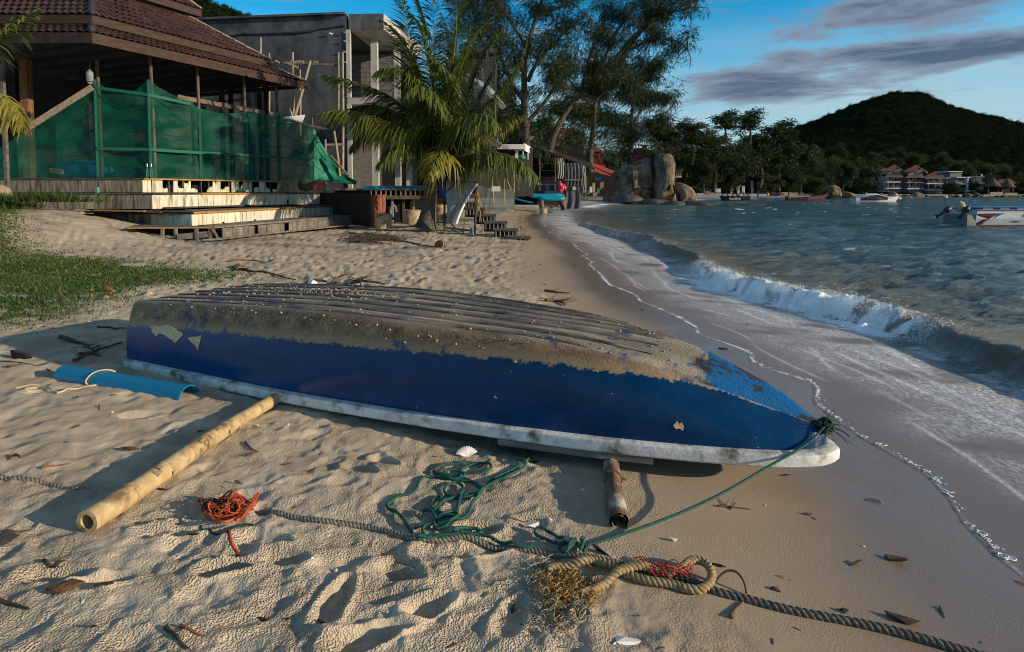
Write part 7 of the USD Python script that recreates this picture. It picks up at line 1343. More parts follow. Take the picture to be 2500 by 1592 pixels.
for k, (px, w, h, lab) in enumerate(((2120, 22, 10, "brown shore rock under the first resort house"), (2150, 26, 12, "brown shore rock below the second resort house's left side"), (2180, 24, 16, "rounded brown shore rock below the second resort house"), (2212, 26, 9, "low shore rock below the middle resort house"), (2238, 34, 14, "long tan shore boulder below the middle resort house"), (2260, 16, 8, "small rock right of the long tan shore boulder"), (2335, 18, 8, "rock beneath the dark bush by the white block"), (2362, 26, 12, "dark rock below the white block"), (2382, 22, 14, "tall dark rock right of the white block's foot"), (2440, 20, 7, "rock left of the thatched huts' jetty"), (2478, 24, 9, "rock under the thatched huts"), (2500, 20, 8, "rock at the right edge of the far shore"))):
    y = 204; c = D(px, 484, y); v, f = rockmesh(w / 2 / FPX * y, 2.2, h / FPX * y, 50 + k, .22, 3); obj("far_rock", (v + c, f), "granite", smooth=True, label=lab, cat="rock")
# ------------------------------------------------------------------ huts along the beach
std("white_paint", (.50, .49, .46), (.62, .61, .58), 2.5, .8, .15, 20, c3=(.26, .24, .2), s3=1.2); std("dark_hut", (.006, .005, .0045), (.018, .015, .013), 3, .9, .4); std("curtain", (.045, .047, .050), (.10, .103, .105), 3, .85, .4, stretch=(5, 5, .5)); std("bright_curtain", (.26, .22, .14), (.42, .36, .24), 3, .8, .3, stretch=(6, 6, .6)); std("red_roof", (.20, .022, .018), (.30, .04, .03), 3, .7, .2); std("red_wood", (.16, .022, .020), (.25, .04, .032), 3, .7, .2); std("terracotta", (.16, .045, .025), (.27, .085, .05), 2, .8, .3); std("salmon_wall", (.27, .13, .10), (.36, .19, .15), 2, .85, .2)  # dark_hut is kept near black so sunlit hut walls read as shaded
mat("kayak_blue", {"p": ("principled_bsdf", {"base_color": (0.003, 0.25, 0.42), "roughness": .3})}, [], "p.BSDF"); mat("buoy_pink", {"p": ("principled_bsdf", {"base_color": (0.55, 0.02, 0.075), "roughness": .4})}, [], "p.BSDF"); mat("black_mesh", {"d": ("principled_bsdf", {"base_color": (.045, .05, .048), "roughness": .8}), "tr": ("transparent_bsdf", {}), "mx": ("mix_closure", {"fac": .72})}, [("tr.BSDF", "mx.closure1"), ("d.BSDF", "mx.closure2")], "mx.closure")
def bx(t, nm, px0, py0, px1, py1, y, dep, m_): a, b = D(px0, py1, y), D(px1, py0, y); return obj(nm, MB().box(((a[0] + b[0]) / 2, y + dep / 2, (a[2] + b[2]) / 2), (abs(b[0] - a[0]), dep, abs(b[2] - a[2]))), m_, t)
def quad(t, nm, q, th, m_): return obj(nm, slab(np.array([D(*p) for p in q]), -th), m_, t)
def huts():
    # siding house behind the palm
    t = thing("siding_house", "grey clapboard house gable showing behind the palm's right fronds", "house"); std("grey_siding", (.022, .022, .021), (.042, .042, .040), 2, .85, .2)  # siding darkened so its sunlit face reads as shaded
    for k in range(15): bx(t, "clapboard", 1128, 128 + k * 8.2, 1206, 135.6 + k * 8.2, 33.0 - .02 * k, .06, "grey_siding")
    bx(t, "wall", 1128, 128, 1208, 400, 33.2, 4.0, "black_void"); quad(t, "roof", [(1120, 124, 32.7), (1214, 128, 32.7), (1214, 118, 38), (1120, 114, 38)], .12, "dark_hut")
    # white slanted roof edges
    for q, lab in (([(1140, 182, 31.5), (1196, 212, 31.0), (1236, 262, 30.4), (1226, 268, 31.6), (1186, 226, 32.4), (1134, 198, 32.8)], "white sagging awning high behind the palm's right fronds"), ([(1100, 298, 30.8), (1160, 322, 30.4), (1226, 352, 30.0), (1220, 362, 31.4), (1150, 336, 31.8), (1096, 312, 32.0)], "lower white sagging awning behind the palm's right fronds"), ([(946, 236, 29.2), (985, 262, 28.6), (1020, 284, 28.0), (1014, 296, 29.6), (980, 276, 30.2), (942, 250, 30.6)], "small white awning strip left of the palm's crown")):
        obj("awning", slab(np.array([D(*p) for p in q]), .06), "white_paint", label=lab, cat="awning")
    # white roofed hut
    t = thing("white_hut", "small hut with a flat white roof edge right of the palm", "hut"); y = 36
    bx(t, "roof", 1214, 352, 1281, 364, y, 3.2, "white_paint"); quad(t, "side_eave", [(1279, 349, y), (1297, 360, y + 3), (1297, 372, y + 3), (1281, 364, y)], .1, "white_paint")
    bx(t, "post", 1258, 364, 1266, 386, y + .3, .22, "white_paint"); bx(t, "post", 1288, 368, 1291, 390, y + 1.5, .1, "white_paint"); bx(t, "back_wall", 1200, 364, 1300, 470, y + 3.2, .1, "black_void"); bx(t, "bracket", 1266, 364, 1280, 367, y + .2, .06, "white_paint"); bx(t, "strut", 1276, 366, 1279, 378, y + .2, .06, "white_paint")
    c = D(1274, 384, y - .2); v, f = rockmesh(.2, .2, .14, 5, .2); mat("teal_cloth", {"p": ("principled_bsdf", {"base_color": (0.004, 0.22, 0.13), "roughness": .7})}, [], "p.BSDF"); obj("green_cloth", (v + c, f), "teal_cloth", smooth=True, label="bright green cloth bundle on the white hut's rail", cat="cloth")
    # curtained beach hut on stilts
    t = thing("curtained_hut", "dark beach hut on stilts with grey curtains and a sloping roof", "hut"); y = 50
    quad(t, "roof", [(1290, 352, y), (1452, 412, y), (1442, 398, y + 7), (1290, 340, y + 7)], .12, "dark_hut"); quad(t, "roof_sheet", [(1302, 356, y - .05), (1362, 378, y - .05), (1362, 373, y + 4), (1306, 352, y + 4)], .02, "dark_plank")
    bx(t, "back_wall", 1200, 360, 1425, 480, y + 6, .2, "dark_hut"); bx(t, "floor", 1225, 466, 1382, 474, y, 6, "dark_plank"); bx(t, "lattice", 1305, 362, 1318, 385, y + .4, .1, "grey_plank")
    for k in range(5): bx(t, "shelf", 1318, 398 + 17 * k, 1355, 400.5 + 17 * k, y + 1.5, .3, "grey_plank" if k < 3 else "dark_plank")
    for px in (1318, 1356, 1378, 1422): bx(t, "post", px - 1.6, 375 + (px - 1318) * .25, px + 1.6, 480, y + .1, .12, "weathered_brown")
    def curtain(px0, px1, py0, py1, yy, m_, folds=7):
        u = np.linspace(0, 1, 40); v = np.linspace(0, 1, 16); V = np.array([[D(px0 + (px1 - px0) * a + 3 * math.sin(b * 3), py0 + (py1 - py0) * b, yy + .05 * math.sin(a * folds * 6.28) * (.4 + b)) for a in u] for b in v]); obj("curtain", MB().grid(V), m_, t, smooth=True)
    curtain(1378, 1420, 398, 454, y - .1, "curtain", 5); curtain(1358, 1374, 386, 436, y - .15, "bright_curtain", 3); curtain(1420, 1428, 404, 470, y - .1, "bright_curtain", 2); curtain(1380, 1416, 456, 510, y - .05, "curtain", 2)
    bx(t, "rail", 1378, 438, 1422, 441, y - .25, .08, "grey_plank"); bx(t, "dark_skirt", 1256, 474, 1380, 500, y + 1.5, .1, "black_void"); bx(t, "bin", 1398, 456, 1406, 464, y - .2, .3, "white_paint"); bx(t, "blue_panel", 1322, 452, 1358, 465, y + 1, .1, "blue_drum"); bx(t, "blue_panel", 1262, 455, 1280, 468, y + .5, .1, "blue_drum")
    for px in (1320, 1372): c0, c1 = D(px, 478, y), D(px + 4, 512, y); obj("stilt", MB().tube([c0, c1], .22, 8), "weathered_brown", t, smooth=True)
    c0, c1 = D(1362, 480, y - .3), D(1377, 512, y - .5); obj("stilt", MB().tube([c0, c1], .15, 7), "dark_timber", t)
    c = D(1327, 518, y - 1); obj("footing", MB().lathe([(0, -.1), (.30, -.1), (.28, .3), (0, .3)], 16, c), "cast_concrete", t)
    r = np.random.default_rng(5); m = MB()
    for k in range(60): a = D(r.uniform(1333, 1365), 488 + r.uniform(-3, 3), y + .3); m.tube([a, a + [r.normal(0, .2), 0, -.35], a + [r.normal(0, .35), 0, -r.uniform(.4, .8)]], .015, 4)
    obj("hanging_roots", m, "straw_rope", label="pale tangle of roots hanging under the curtained hut", cat="roots", kind="stuff")
    # kayaks on the rack, pink buoys
    for (a, b, lab, mm) in (((1286, 479, y - 1.2), (1377, 478, y - 1.2), "upper bright blue board stacked under the curtained hut", "kayak_blue"), ((1312, 484, y - 1.3), (1380, 486, y - 1.3), "lower bright blue board stacked under the curtained hut", "kayak_blue"), ((1252, 484, y - 3), (1304, 497, y - 3.4), "bright blue pole slanting below the stacked boards", "kayak_blue"), ((1283, 463, y - 2), (1285, 482, y - 2), "pale upright board end left of the stacked blue boards", "bright_curtain")):
        A, B = D(*a), D(*b); s = np.linspace(0, 1, 24)[:, None]; P = A + (B - A) * s; P[:, 2] += .10 * (np.abs(s[:, 0] - .5) * 2) ** 3; w = .18 if "board " in lab and "end" not in lab else .06 if "pole" in lab else .16; rad = w * np.clip(np.sin(np.pi * np.clip(s[:, 0], .02, .98)) * 2.2, .15, 1)
        obj("paddle_board" if "board" in lab else "blue_pole", MB().tube(P, rad, 10), mm, smooth=True, label=lab, cat="board" if "board" in lab else "pole")
    for px, py, rr, lab in ((1367, 452, .22, "palest of the pink buoys hung on the curtained hut"), (1372, 459, .26, "middle of the pink buoys hung on the curtained hut"), (1368, 464, .24, "lowest pink buoy hung on the curtained hut"), (1378, 458, .18, "rightmost small pink buoy hung on the curtained hut")):
        c = D(px, py, y - .7); t2 = thing("buoy", lab, "buoy", tuple(c)); obj("float", MB().lathe([(0, -rr), (rr * .6, -rr * .8), (rr, 0), (rr * .75, rr * .7), (rr * .2, rr * 1.1), (0, rr * 1.15)], 14), "buoy_pink", t2, smooth=True); obj("eye", MB().lathe([(.02, rr * 1.1), (.06, rr * 1.15), (.06, rr * 1.3), (.02, rr * 1.32)], 8), "white_paint", t2)
    # dark mesh screens before the stairs
    for (q, lab) in (([(1166, 452, 29.5), (1200, 460, 30.5), (1202, 528, 30.5), (1168, 510, 29.5)], "dark mesh screen hung behind the wooden stairs, left one"), ([(1200, 462, 31), (1256, 462, 34), (1256, 512, 34), (1204, 526, 31)], "dark mesh screen hung behind the wooden stairs, right one")):
        Q = np.array([D(*p) for p in q]); u = np.linspace(0, 1, 14)[:, None, None]; v = np.linspace(0, 1, 14)[None, :, None]; V = (Q[0] * (1 - v) + Q[1] * v) * (1 - u) + (Q[3] * (1 - v) + Q[2] * v) * u; V = V + [0, .12, 0] * np.sin(v * 9 + u * 3); obj("mesh_screen", MB().grid(V), "black_mesh", smooth=True, label=lab, cat="screen")
    for px0, py0, px1, py1, lab in ((1200, 430, 1206, 500, "thin pale pole before the mesh screens, left one"), (1231, 420, 1232, 500, "thin upright pale pole before the mesh screens, middle one"), (1234, 430, 1248, 464, "slanting pale pole before the mesh screens"), (1255, 428, 1255, 470, "thin pole at the right end of the mesh screens")): obj("thin_pole", MB().tube([D(px0, py0, 29.8), D(px1, py1, 29.6)], .03, 6), "pale_timber", smooth=True, label=lab, cat="pole")
    obj("white_board", MB().box(D(1211, 461, 29), (.42, .05, .24)), "white_paint", label="small white board fixed to the mesh screen", cat="board"); obj("far_wall", MB().beam(D(1095, 420, 33.6), D(1300, 420, 38.5), .1, 3.0), "black_void", label="near black panel standing in for the shaded gap behind the mesh screens", cat="wall")  # added near-black panel, painted stand-in for shade behind the screens
    chip("sandbag_heap", 1237, 517, (.9, .4, .28), "white crumpled heap at the foot of the mesh screens", "foam_white", "sacks", seed=120, amp=.5)
    # red veranda, awning and shop by the boulder
    t = thing("red_veranda", "red balustraded veranda above the red awning", "veranda"); y = 70
    bx(t, "floor", 1412, 402, 1478, 407, y, 3, "red_wood"); bx(t, "post", 1440, 372, 1444, 404, y, .2, "red_wood"); bx(t, "post", 1462, 374, 1465, 404, y, .2, "red_wood"); bx(t, "eave", 1440, 370, 1468, 374, y, 2, "moss_cap"); bx(t, "back", 1430, 374, 1470, 404, y + 3, .2, "dark_hut")
    for k in range(12): bx(t, "baluster", 1413 + k * 5.2, 386, 1414.6 + k * 5.2, 403, y - .05, .08, "red_wood")
    obj("hip_roof", slab(np.array([D(1438, 374, y), D(1474, 374, y), D(1462, 366, y + 2), D(1448, 366, y + 2)]), .2), "red_roof", t)
    t = thing("beach_shop", "open beach shop under a red awning beside the big boulder", "shop"); y = 66
    quad(t, "awning", [(1446, 406, y), (1492, 424, y - 1.0), (1492, 428, y - 1.0), (1440, 414, y - 1.4)], .10, "red_roof"); quad(t, "awning_top", [(1436, 400, y + 1), (1490, 424, y - 1), (1500, 418, y + 3), (1450, 398, y + 3)], .06, "red_roof")
    bx(t, "back", 1425, 412, 1500, 480, y + 4, .2, "dark_hut"); bx(t, "sign", 1439, 415, 1455, 421, y - .3, .06, "white_paint"); bx(t, "sign", 1464, 421, 1476, 425, y - .3, .06, "white_paint"); bx(t, "screen", 1453, 432, 1468, 441, y + .5, .1, "blue_drum"); bx(t, "pillar", 1428, 406, 1434, 482, y, .3, "curtain")
    for a, b, c_, d, mm in ((1440, 456, 1446, 470, "white_paint"), (1447, 446, 1453, 469, "bright_curtain"), (1458, 460, 1464, 472, "teal_cloth"), (1465, 446, 1469, 462, "orange_edge"), (1470, 444, 1473, 458, "bright_curtain"), (1448, 470, 1458, 479, "salmon_wall"), (1436, 466, 1440, 474, "grey_plank")): bx(t, "goods", a, b, c_, d, y + .4, .4, mm)
    bx(t, "bench_top", 1421, 483, 1438, 487, 58, .6, "grey_plank"); bx(t, "bench_leg", 1423, 487, 1427, 492, 58.1, .4, "grey_plank"); bx(t, "bench_leg", 1432, 487, 1436, 492, 58.1, .4, "grey_plank")
    # houses among the trees
    t = thing("salmon_house", "salmon walled house half hidden by the casuarinas above the huts", "house"); bx(t, "wall", 1320, 330, 1412, 372, 72, 5, "salmon_wall"); quad(t, "roof", [(1314, 332, 71), (1418, 332, 71), (1400, 312, 75), (1330, 312, 75)], .2, "terracotta"); bx(t, "window", 1336, 342, 1348, 356, 71.9, .1, "black_void"); bx(t, "window", 1372, 342, 1384, 356, 71.9, .1, "black_void")
    t = thing("red_roofed_house", "dark red hipped roof with a white cap showing above the sloping boulder", "house"); y = 112
    quad(t, "roof", [(1520, 392, y), (1612, 382, y), (1577, 360, y + 6), (1548, 362, y + 6)], .3, "red_roof"); bx(t, "wall", 1530, 388, 1604, 430, y + 1, 6, "salmon_wall"); bx(t, "cap", 1570, 355, 1580, 362, y + 4, 1, "white_paint"); bx(t, "cap_slab", 1564, 353, 1592, 355.5, y + 3.8, 1.2, "white_paint"); quad(t, "upper_roof", [(1532, 338, y + 5), (1560, 336, y + 5), (1552, 324, y + 8), (1540, 325, y + 8)], .3, "red_roof")
huts()
# ------------------------------------------------------------------ beach bar right of the boulders
def far_beach():
    y = 118
    t = thing("terrace_bar", "pale balconied bar half hidden behind the low rounded boulder", "bar"); bx(t, "balcony", 1640, 430, 1664, 433, y, 2, "white_paint")
    for k in range(5): bx(t, "rail_post", 1642 + 5 * k, 418, 1643.2 + 5 * k, 431, y, .12, "white_paint")
    bx(t, "roof", 1640, 412, 1668, 417, y, 4, "terracotta"); bx(t, "dark_room", 1640, 433, 1672, 460, y + 2, .3, "dark_hut"); bx(t, "rail", 1676, 430, 1712, 431.5, y + 1, .1, "bright_curtain")
    for k in range(5): bx(t, "stanchion", 1678 + 8 * k, 423, 1679 + 8 * k, 431, y + 1, .08, "white_paint")
    t = thing("beach_pavilion", "small beach hut with a lit clerestory and white railing", "hut"); y = 126
    quad(t, "roof", [(1706, 441, y), (1738, 442, y), (1732, 437, y + 4), (1712, 437, y + 4)], .3, "terracotta"); bx(t, "light_panel", 1708, 442, 1716, 446, y + .2, .1, "bright_curtain"); bx(t, "light_panel", 1717, 442, 1724, 446, y + .2, .1, "bright_curtain"); bx(t, "light_panel", 1725, 442, 1731, 446, y + .2, .1, "bright_curtain"); bx(t, "room", 1708, 446, 1732, 460, y + 1, 3, "dark_hut"); bx(t, "flat_roof", 1731, 447, 1752, 449, y, 4, "dark_hut"); bx(t, "rail", 1706, 460, 1760, 461.5, y - .3, .1, "grey_plank")
    for k in range(12): bx(t, "baluster", 1708 + 4.2 * k, 460, 1708.8 + 4.2 * k, 467, y - .3, .08, "white_paint")
    bx(t, "white_post", 1749, 449, 1751, 461, y - .2, .15, "white_paint"); bx(t, "white_crate", 1747, 460, 1760, 470, y - .8, .5, "white_paint")
    for k in range(3): bx(t, "step", 1716 - 4 * 0 + 4 * k, 467 + 3.2 * k, 1735 + 8 * k, 470.2 + 3.2 * k, y - 1 - .6 * k, .6, "salmon_wall")
    t = thing("pole_shelter", "dark pole shelter between the low boulder and the beach hut", "shelter"); bx(t, "rail", 1682, 456, 1702, 457.5, 116, .1, "grey_plank")
    for px in (1684, 1692, 1701): bx(t, "post", px - .7, 457, px + .7, 478, 116, .12, "dark_timber")
    # people sunning on the boulder are too far to tell; leaning stick shapes are branches
    for px, lab in ((1834, "left of the two tall pale feather flags on the far beach"), (1849, "right of the two tall pale feather flags on the far beach")):
        y = 135; t = thing("feather_flag", lab, "flag"); std("flag_cloth", (.34, .30, .38), (.46, .42, .50), .8, .8) if "flag_cloth" not in MATS else None
        b0, t0 = D(px, 477, y), D(px - 1, 441, y); obj("pole", MB().tube([b0, (b0 + t0) / 2 + [-.08, 0, 0], t0, t0 + [.25, 0, -.1]], .03, 5), "steel_dark", t)
        V = np.array([[b0 + (t0 - b0) * v + [(-.05 + .62 * u * (1 - .35 * abs(v - .6))) , .05 * math.sin(u * 4 + v * 5), 0] for u in np.linspace(0, 1, 6)] for v in np.linspace(.12, 1.0, 18)]); obj("cloth", MB().grid(V), "flag_cloth", t, smooth=True); obj("red_mark", MB().grid(V[9:14, 1:5] - [0, .03, 0]), "red_roof", t, smooth=True)
    y = 133
    for px, w, lab in ((1803, .5, "short white post on the far beach, leftmost of three"), (1813, .45, "white post on the far beach, middle of three"), (1817, .4, "white post on the far beach, rightmost of three")): obj("white_post", MB().box(D(px, 463, y), (w * .7, .2, 1.6), None, .7), "white_paint", label=lab, cat="post")
    P = [D(1800, 470, y), D(1806, 455, y), D(1813, 437, y)]; obj("driftwood_pole", MB().tube(P, [.16, .13, .09], 7), "pale_timber", smooth=True, label="pale leaning pole on the far beach left of the flags", cat="pole")
    c = D(1787, 463, 131); v, f = MB().tube([c + [-.3, 0, -1.0], c + [-.05, 0, 0], c + [-.1, 0, 1.0]], [.1, .36, .06], 9).get(); std("yellow_plastic", (.55, .34, .01), (.62, .40, .02), 3, .5); obj("yellow_kayak", (v, f), "yellow_plastic", smooth=True, label="bright yellow kayak standing on end on the far beach", cat="kayak")
    t = thing("lifeguard_bench", "orange brown timber stand on the far beach right of the flags", "stand"); y = 140; bx(t, "top", 1858, 464, 1874, 466.5, y, 1, "terracotta"); bx(t, "leg", 1859, 466, 1860.5, 474, y, .2, "weathered_brown"); bx(t, "leg", 1872, 466, 1873.5, 474, y, .2, "weathered_brown"); bx(t, "shelf", 1858, 469, 1874, 470.5, y + .1, .8, "weathered_brown")
    r = np.random.default_rng(9); labs = ["leftmost lounger on the far beach", "second lounger from the left on the far beach", "third lounger from the left on the far beach", "fourth lounger on the far beach, by the flags", "lounger just right of the far beach stand", "lounger farthest right on the far beach"]
    for px, lab in zip((1770, 1782, 1796, 1822, 1890, 1905), labs):
        c = D(px, 473, 132); t = thing("beach_lounger", "dark " + lab, "lounger", tuple(c)); obj("bed", MB().box((0, 0, .0), (1.5, .6, .1)), "dark_plank", t); obj("back", MB().box((-.7, 0, .25), (.5, .6, .08), rotm(0, .8, 0)), "dark_plank", t); obj("leg", MB().box((.6, 0, -.2), (.08, .5, .35)), "dark_plank", t); obj("leg", MB().box((-.5, 0, -.2), (.08, .5, .35)), "dark_plank", t)
    obj("sea_wall", MB().beam(D(1880, 474, 168), D(1992, 474, 178), .5, 1.1), "grey_plank", label="low tan wall along the far beach left of the shore rock", cat="wall")
far_beach()
# ------------------------------------------------------------------ boats on the water
std("boat_dark", (.010, .014, .022), (.022, .03, .042), 2, .4); std("boat_red", (.05, .008, .010), (.09, .012, .016), 2, .5); std("boat_white", (.50, .50, .50), (.60, .60, .59), 2, .35); std("boat_blue", (.004, .09, .26), (.008, .13, .34), 2, .45); std("outboard_black", (.012, .012, .014), (.03, .03, .034), 6, .4); mat("dark_glass", {"p": ("principled_bsdf", {"base_color": (.012, .014, .018), "roughness": .08})}, [], "p.BSDF")
def hullmesh(L, B, H, rake=.5, sheer=.3, flat=.6, n=28):
    rows = []
    for t in np.linspace(0, 1, n):
        b = B / 2 * (min(1, (1 - t) / (1 - flat)) ** .75 if t > flat else 1 - .12 * (1 - t / flat)); b = max(b, .01); x = -L / 2 + L * t + rake * max(0, t - flat) ** 2 * 0; z = sheer * max(0, t - .3) ** 2 * 2; rows.append([(x + rake * (t > .8) * (t - .8) * 5 * q, s * b * w, z * q + H * q) for s, q, w in ((-1, 1, 1), (-1, .5, .93), (-1, .05, .72), (1, .05, .72), (1, .5, .93), (1, 1, 1))])
    return np.array(rows)
def shell_of(rows, th=.06):
    m = MB().grid(rows); inner = rows.copy(); inner[..., 1] *= .88; inner[..., 2] = np.maximum(inner[..., 2] * .98, .12); m.grid(inner[:, ::-1]); m.grid(np.stack([rows[:, 0], inner[:, 0]], 1)); m.grid(np.stack([inner[:, -1], rows[:, -1]], 1))
    for e in (0, -1): m.add(np.vstack([rows[e]]), [[0, 1, 2, 3], [0, 3, 4, 5]] if e else [[3, 2, 1, 0], [5, 4, 3, 0]])
    return m
def boats():
    def place(m, c, rz):
        v, f = m.get() if isinstance(m, MB) else m; R = rotm(0, 0, rz); return v @ R.T + c, f
    # dark longtail with its name
    y = 128; a, b = D(1762, 491, y), D(1829, 491, y); c = (a + b) / 2; c[2] = SEA - .15; L = b[0] - a[0]; t = thing("dark_boat", "dark blue wooden boat lettered Goodtime moored off the far beach", "boat"); rows = hullmesh(L, 1.7, 1.05, .5, .15); obj("hull", place(shell_of(rows), c, math.pi), "boat_dark", t)
    tx = meshkit.text_mesh("Goodtime", .52, .02); v = tx.vertices.copy(); v = np.stack([v[:, 0], -v[:, 2], v[:, 1]], 1); w = v[:, 0].max(); v[:, 0] *= 2.45 / w; obj("lettering", (v + [D(1776, 490, y)[0], c[1] - .93, c[2] + .30], tx.faces[:, ::-1] if False else tx.faces), "boat_white", t)
    k = D(1801, 481, y); obj("engine", MB().box((k[0], c[1], c[2] + 1.2), (.9, .5, .3), rotm(0, .5, 0)), "steel_dark", t); k = D(1826, 480, y); obj("stern_drum", MB().box((k[0], c[1], c[2] + 1.25), (.45, .4, .6)), "weathered_brown", t)
    # red longtail
    y = 122; a, b = D(1916, 488, y), D(2012, 488, y); c = (a + b) / 2; c[2] = SEA - .15; t = thing("red_boat", "long dark red longtail boat with a raised bow off the far beach", "boat"); rows = hullmesh(b[0] - a[0] - .6, 1.5, .75, 1.0, .75, .55); obj("hull", place(shell_of(rows), c, 0), "boat_red", t); obj("gunwale", place(MB().tube(rows[:, 0] + [0, 0, .03], .05, 5).tube(rows[:, -1] + [0, 0, .03], .05, 5), c, 0), "boat_dark", t); k = D(1921, 481, y); obj("engine", MB().box((k[0], c[1], c[2] + .95), (.6, .4, .45)), "outboard_black", t)
    obj("prow_post", MB().box((c[0] + (b[0] - a[0]) / 2 + .35, c[1], c[2] + 1.6), (.16, .12, .7), rotm(0, .4, 0)), "boat_red", t)
    # speedboat
    y = 108; a, b = D(2082, 491, y), D(2185, 491, y); c = (a + b) / 2; c[2] = SEA - .1; Lb = b[0] - a[0]; t = thing("speedboat", "white and black covered speedboat moored before the resort", "boat"); rows = hullmesh(Lb, 2.4, .85, .7, .25, .5); obj("hull", place(shell_of(rows), c, 0), "boat_white", t)
    obj("black_band", place(MB().grid(rows[3:22, 0:2] * [1, 1.01, 1] + [0, -.02, .0]), c, 0), "outboard_black", t)
    prof = [(-Lb * .47, .80), (-Lb * .40, 1.05), (-Lb * .28, 1.38), (-Lb * .12, 1.62), (Lb * .05, 1.60), (Lb * .20, 1.30), (Lb * .34, .98)]; V = np.array([[(x, s * 1.05, z - .25 * abs(s) ** 2) for s in np.linspace(-1, 1, 9)] for x, z in prof]); obj("canopy", place(MB().grid(V), c, 0), "boat_white", t, smooth=True); V2 = np.array([[(x, -1.07, .85 + (z - 1.12) * k) for k in (0, .7)] for x, z in prof[1:]]); obj("side_window", place(MB().grid(V2), c, 0), "dark_glass", t); obj("boot_stripe", place(MB().box((0, -1.02, .12), (Lb * .8, .1, .12)), c, 0), "red_wood", t); k = D(2115, 476, y); obj("mast_light", MB().lathe([(0, -.3), (.2, -.25), (.16, .2), (.05, .4), (0, .42)], 10, (k[0], c[1], k[2])), "boat_white", t); obj("bow_rail", MB().tube([(c[0] + Lb * .32, c[1], c[2] + 1.0), (c[0] + Lb * .45, c[1], c[2] + 1.3), (c[0] + Lb * .55, c[1], c[2] + 1.1)], .03, 5), "boat_white", t)
    # big white boat at the right edge
    y = 33.5; a = D(2386, 547, y); c0 = a[0]; t = thing("white_boat", "white tour boat with blue benches, red stripe and two black outboards at the right edge", "boat"); L = 9.5; rows = hullmesh(L, 2.3, .98, .6, .3, .6); c = np.array([c0 + L / 2 - .05, y + 1.15, SEA - .12]); obj("hull", place(shell_of(rows), c, .03), "boat_white", t)
    side = rows[:, 0:3].copy(); ox = np.array([0, -.015, 0])
    def side_pt(u, v):
        q = np.clip(u, 0, 1) * (len(rows) - 1); i = int(min(q, len(rows) - 2)); r0 = rows[i] + (rows[i + 1] - rows[i]) * (q - i); p = r0[0] + (r0[1] - r0[0]) * v * 2 if v < .5 else r0[1] + (r0[2] - r0[1]) * (v - .5) * 2; return p + ox
    def patch(nm, pts, m_):
        P = np.array([side_pt(*q) for q in pts]); obj(nm, place(slab(P, .008, (0, -1, 0)), c, .03), m_, t)
    patch("red_flash", [(.004, .22), (.13, .20), (.09, .42), (.05, .70), (.02, .95), (.004, .95)], "boat_red"); patch("blue_flash", [(.13, .20), (.155, .20), (.11, .44), (.06, .75), (.035, .95), (.02, .95), (.05, .70), (.09, .42)], "boat_blue")
    red_line = [side_pt(u, .04) for u in np.linspace(0, .95, 20)]; obj("rubbing_strake", place(MB().tube(np.array(red_line), .03, 5), c, .03), "terracotta", t); obj("boot_stripe", place(MB().grid(np.array([[side_pt(u, .90), side_pt(u, .99)] for u in np.linspace(.01, .9, 20)]) + ox), c, .03), "terracotta", t)
    def letters(txt, u, v, h, m_, wmax=None):
        tx = meshkit.text_mesh(txt, h, .01, True); w = tx.vertices.copy(); p = side_pt(u, v); w = np.stack([w[:, 0], -w[:, 2] - .02, w[:, 1]], 1); obj("lettering", place((w + p, tx.faces), c, .03), m_, t)
    letters("BAN", .27, .40, .15, "terracotta"); letters("Taxi boat", .215, .72, .07, "steel_dark")
    obj("inner_rail", place(MB().grid(np.array([[(x, 1.05, .88), (x, 1.05, 1.12)] for x in np.linspace(-L / 2 + .1, L / 2 - 2, 12)])), c, .03), "boat_blue", t)
    for i in range(8): obj("bench", place(MB().box((-L / 2 + .6 + i * .95, 0.0, 1.0), (.55, 2.0, .16)), c, .03), "boat_blue", t)
    obj("inner_lining", place(MB().box((-.6, 0, .90), (L - 1.6, 1.9, .16)), c, .03), "paddle_blue", t)
    obj("stern_deck", place(MB().box((-L / 2 - .22, 0, .40), (.5, 1.8, .6)), c, .03), "lantern_grey", t)
    for oy, ox2, sc_, tilt, nm in ((-.5, -.42, .75, 0.75, "outboard"), (.35, -.95, .85, 1.0, "outboard")):
        R = rotm(0, tilt, 0); parts = MB(); vv, ff = rockmesh(.22, .17, .27, 5, .05); parts.add(vv + [0, 0, .42], ff); parts.tube([(0, 0, .3), (0, 0, 0), (.02, 0, -.4)], [.13, .09, .06], 8); vv, ff = rockmesh(.17, .06, .06, 6, .05); parts.add(vv + [.02, 0, -.42], ff); parts.box((-.12, 0, -.42), (.03, .22, .05)); parts.box((-.12, 0, -.42), (.03, .05, .22)); v, f = parts.get(); obj(nm, place((v * sc_ @ R.T + [-L / 2 + ox2, oy, .75], f), c, .03), "outboard_black", t)
    v, f = rockmesh(.26, .24, .30, 3, .12); obj("white_cover", place((v + [-L / 2 - .35, -.2, 1.15], f), c, .03), "bright_curtain", t, smooth=True)
    for px, py, y, lab in ((2195, 482, 150, "small white buoy right of the speedboat"), (2309, 484, 190, "small white buoy off the resort")):
        cb = D(px, py, y); cb[2] = SEA; obj("mooring_buoy", MB().lathe([(0, -.3), (.45, -.1), (.5, .15), (.3, .5), (0, .6)], 12, cb), "boat_white", smooth=True, label=lab, cat="buoy")
boats()
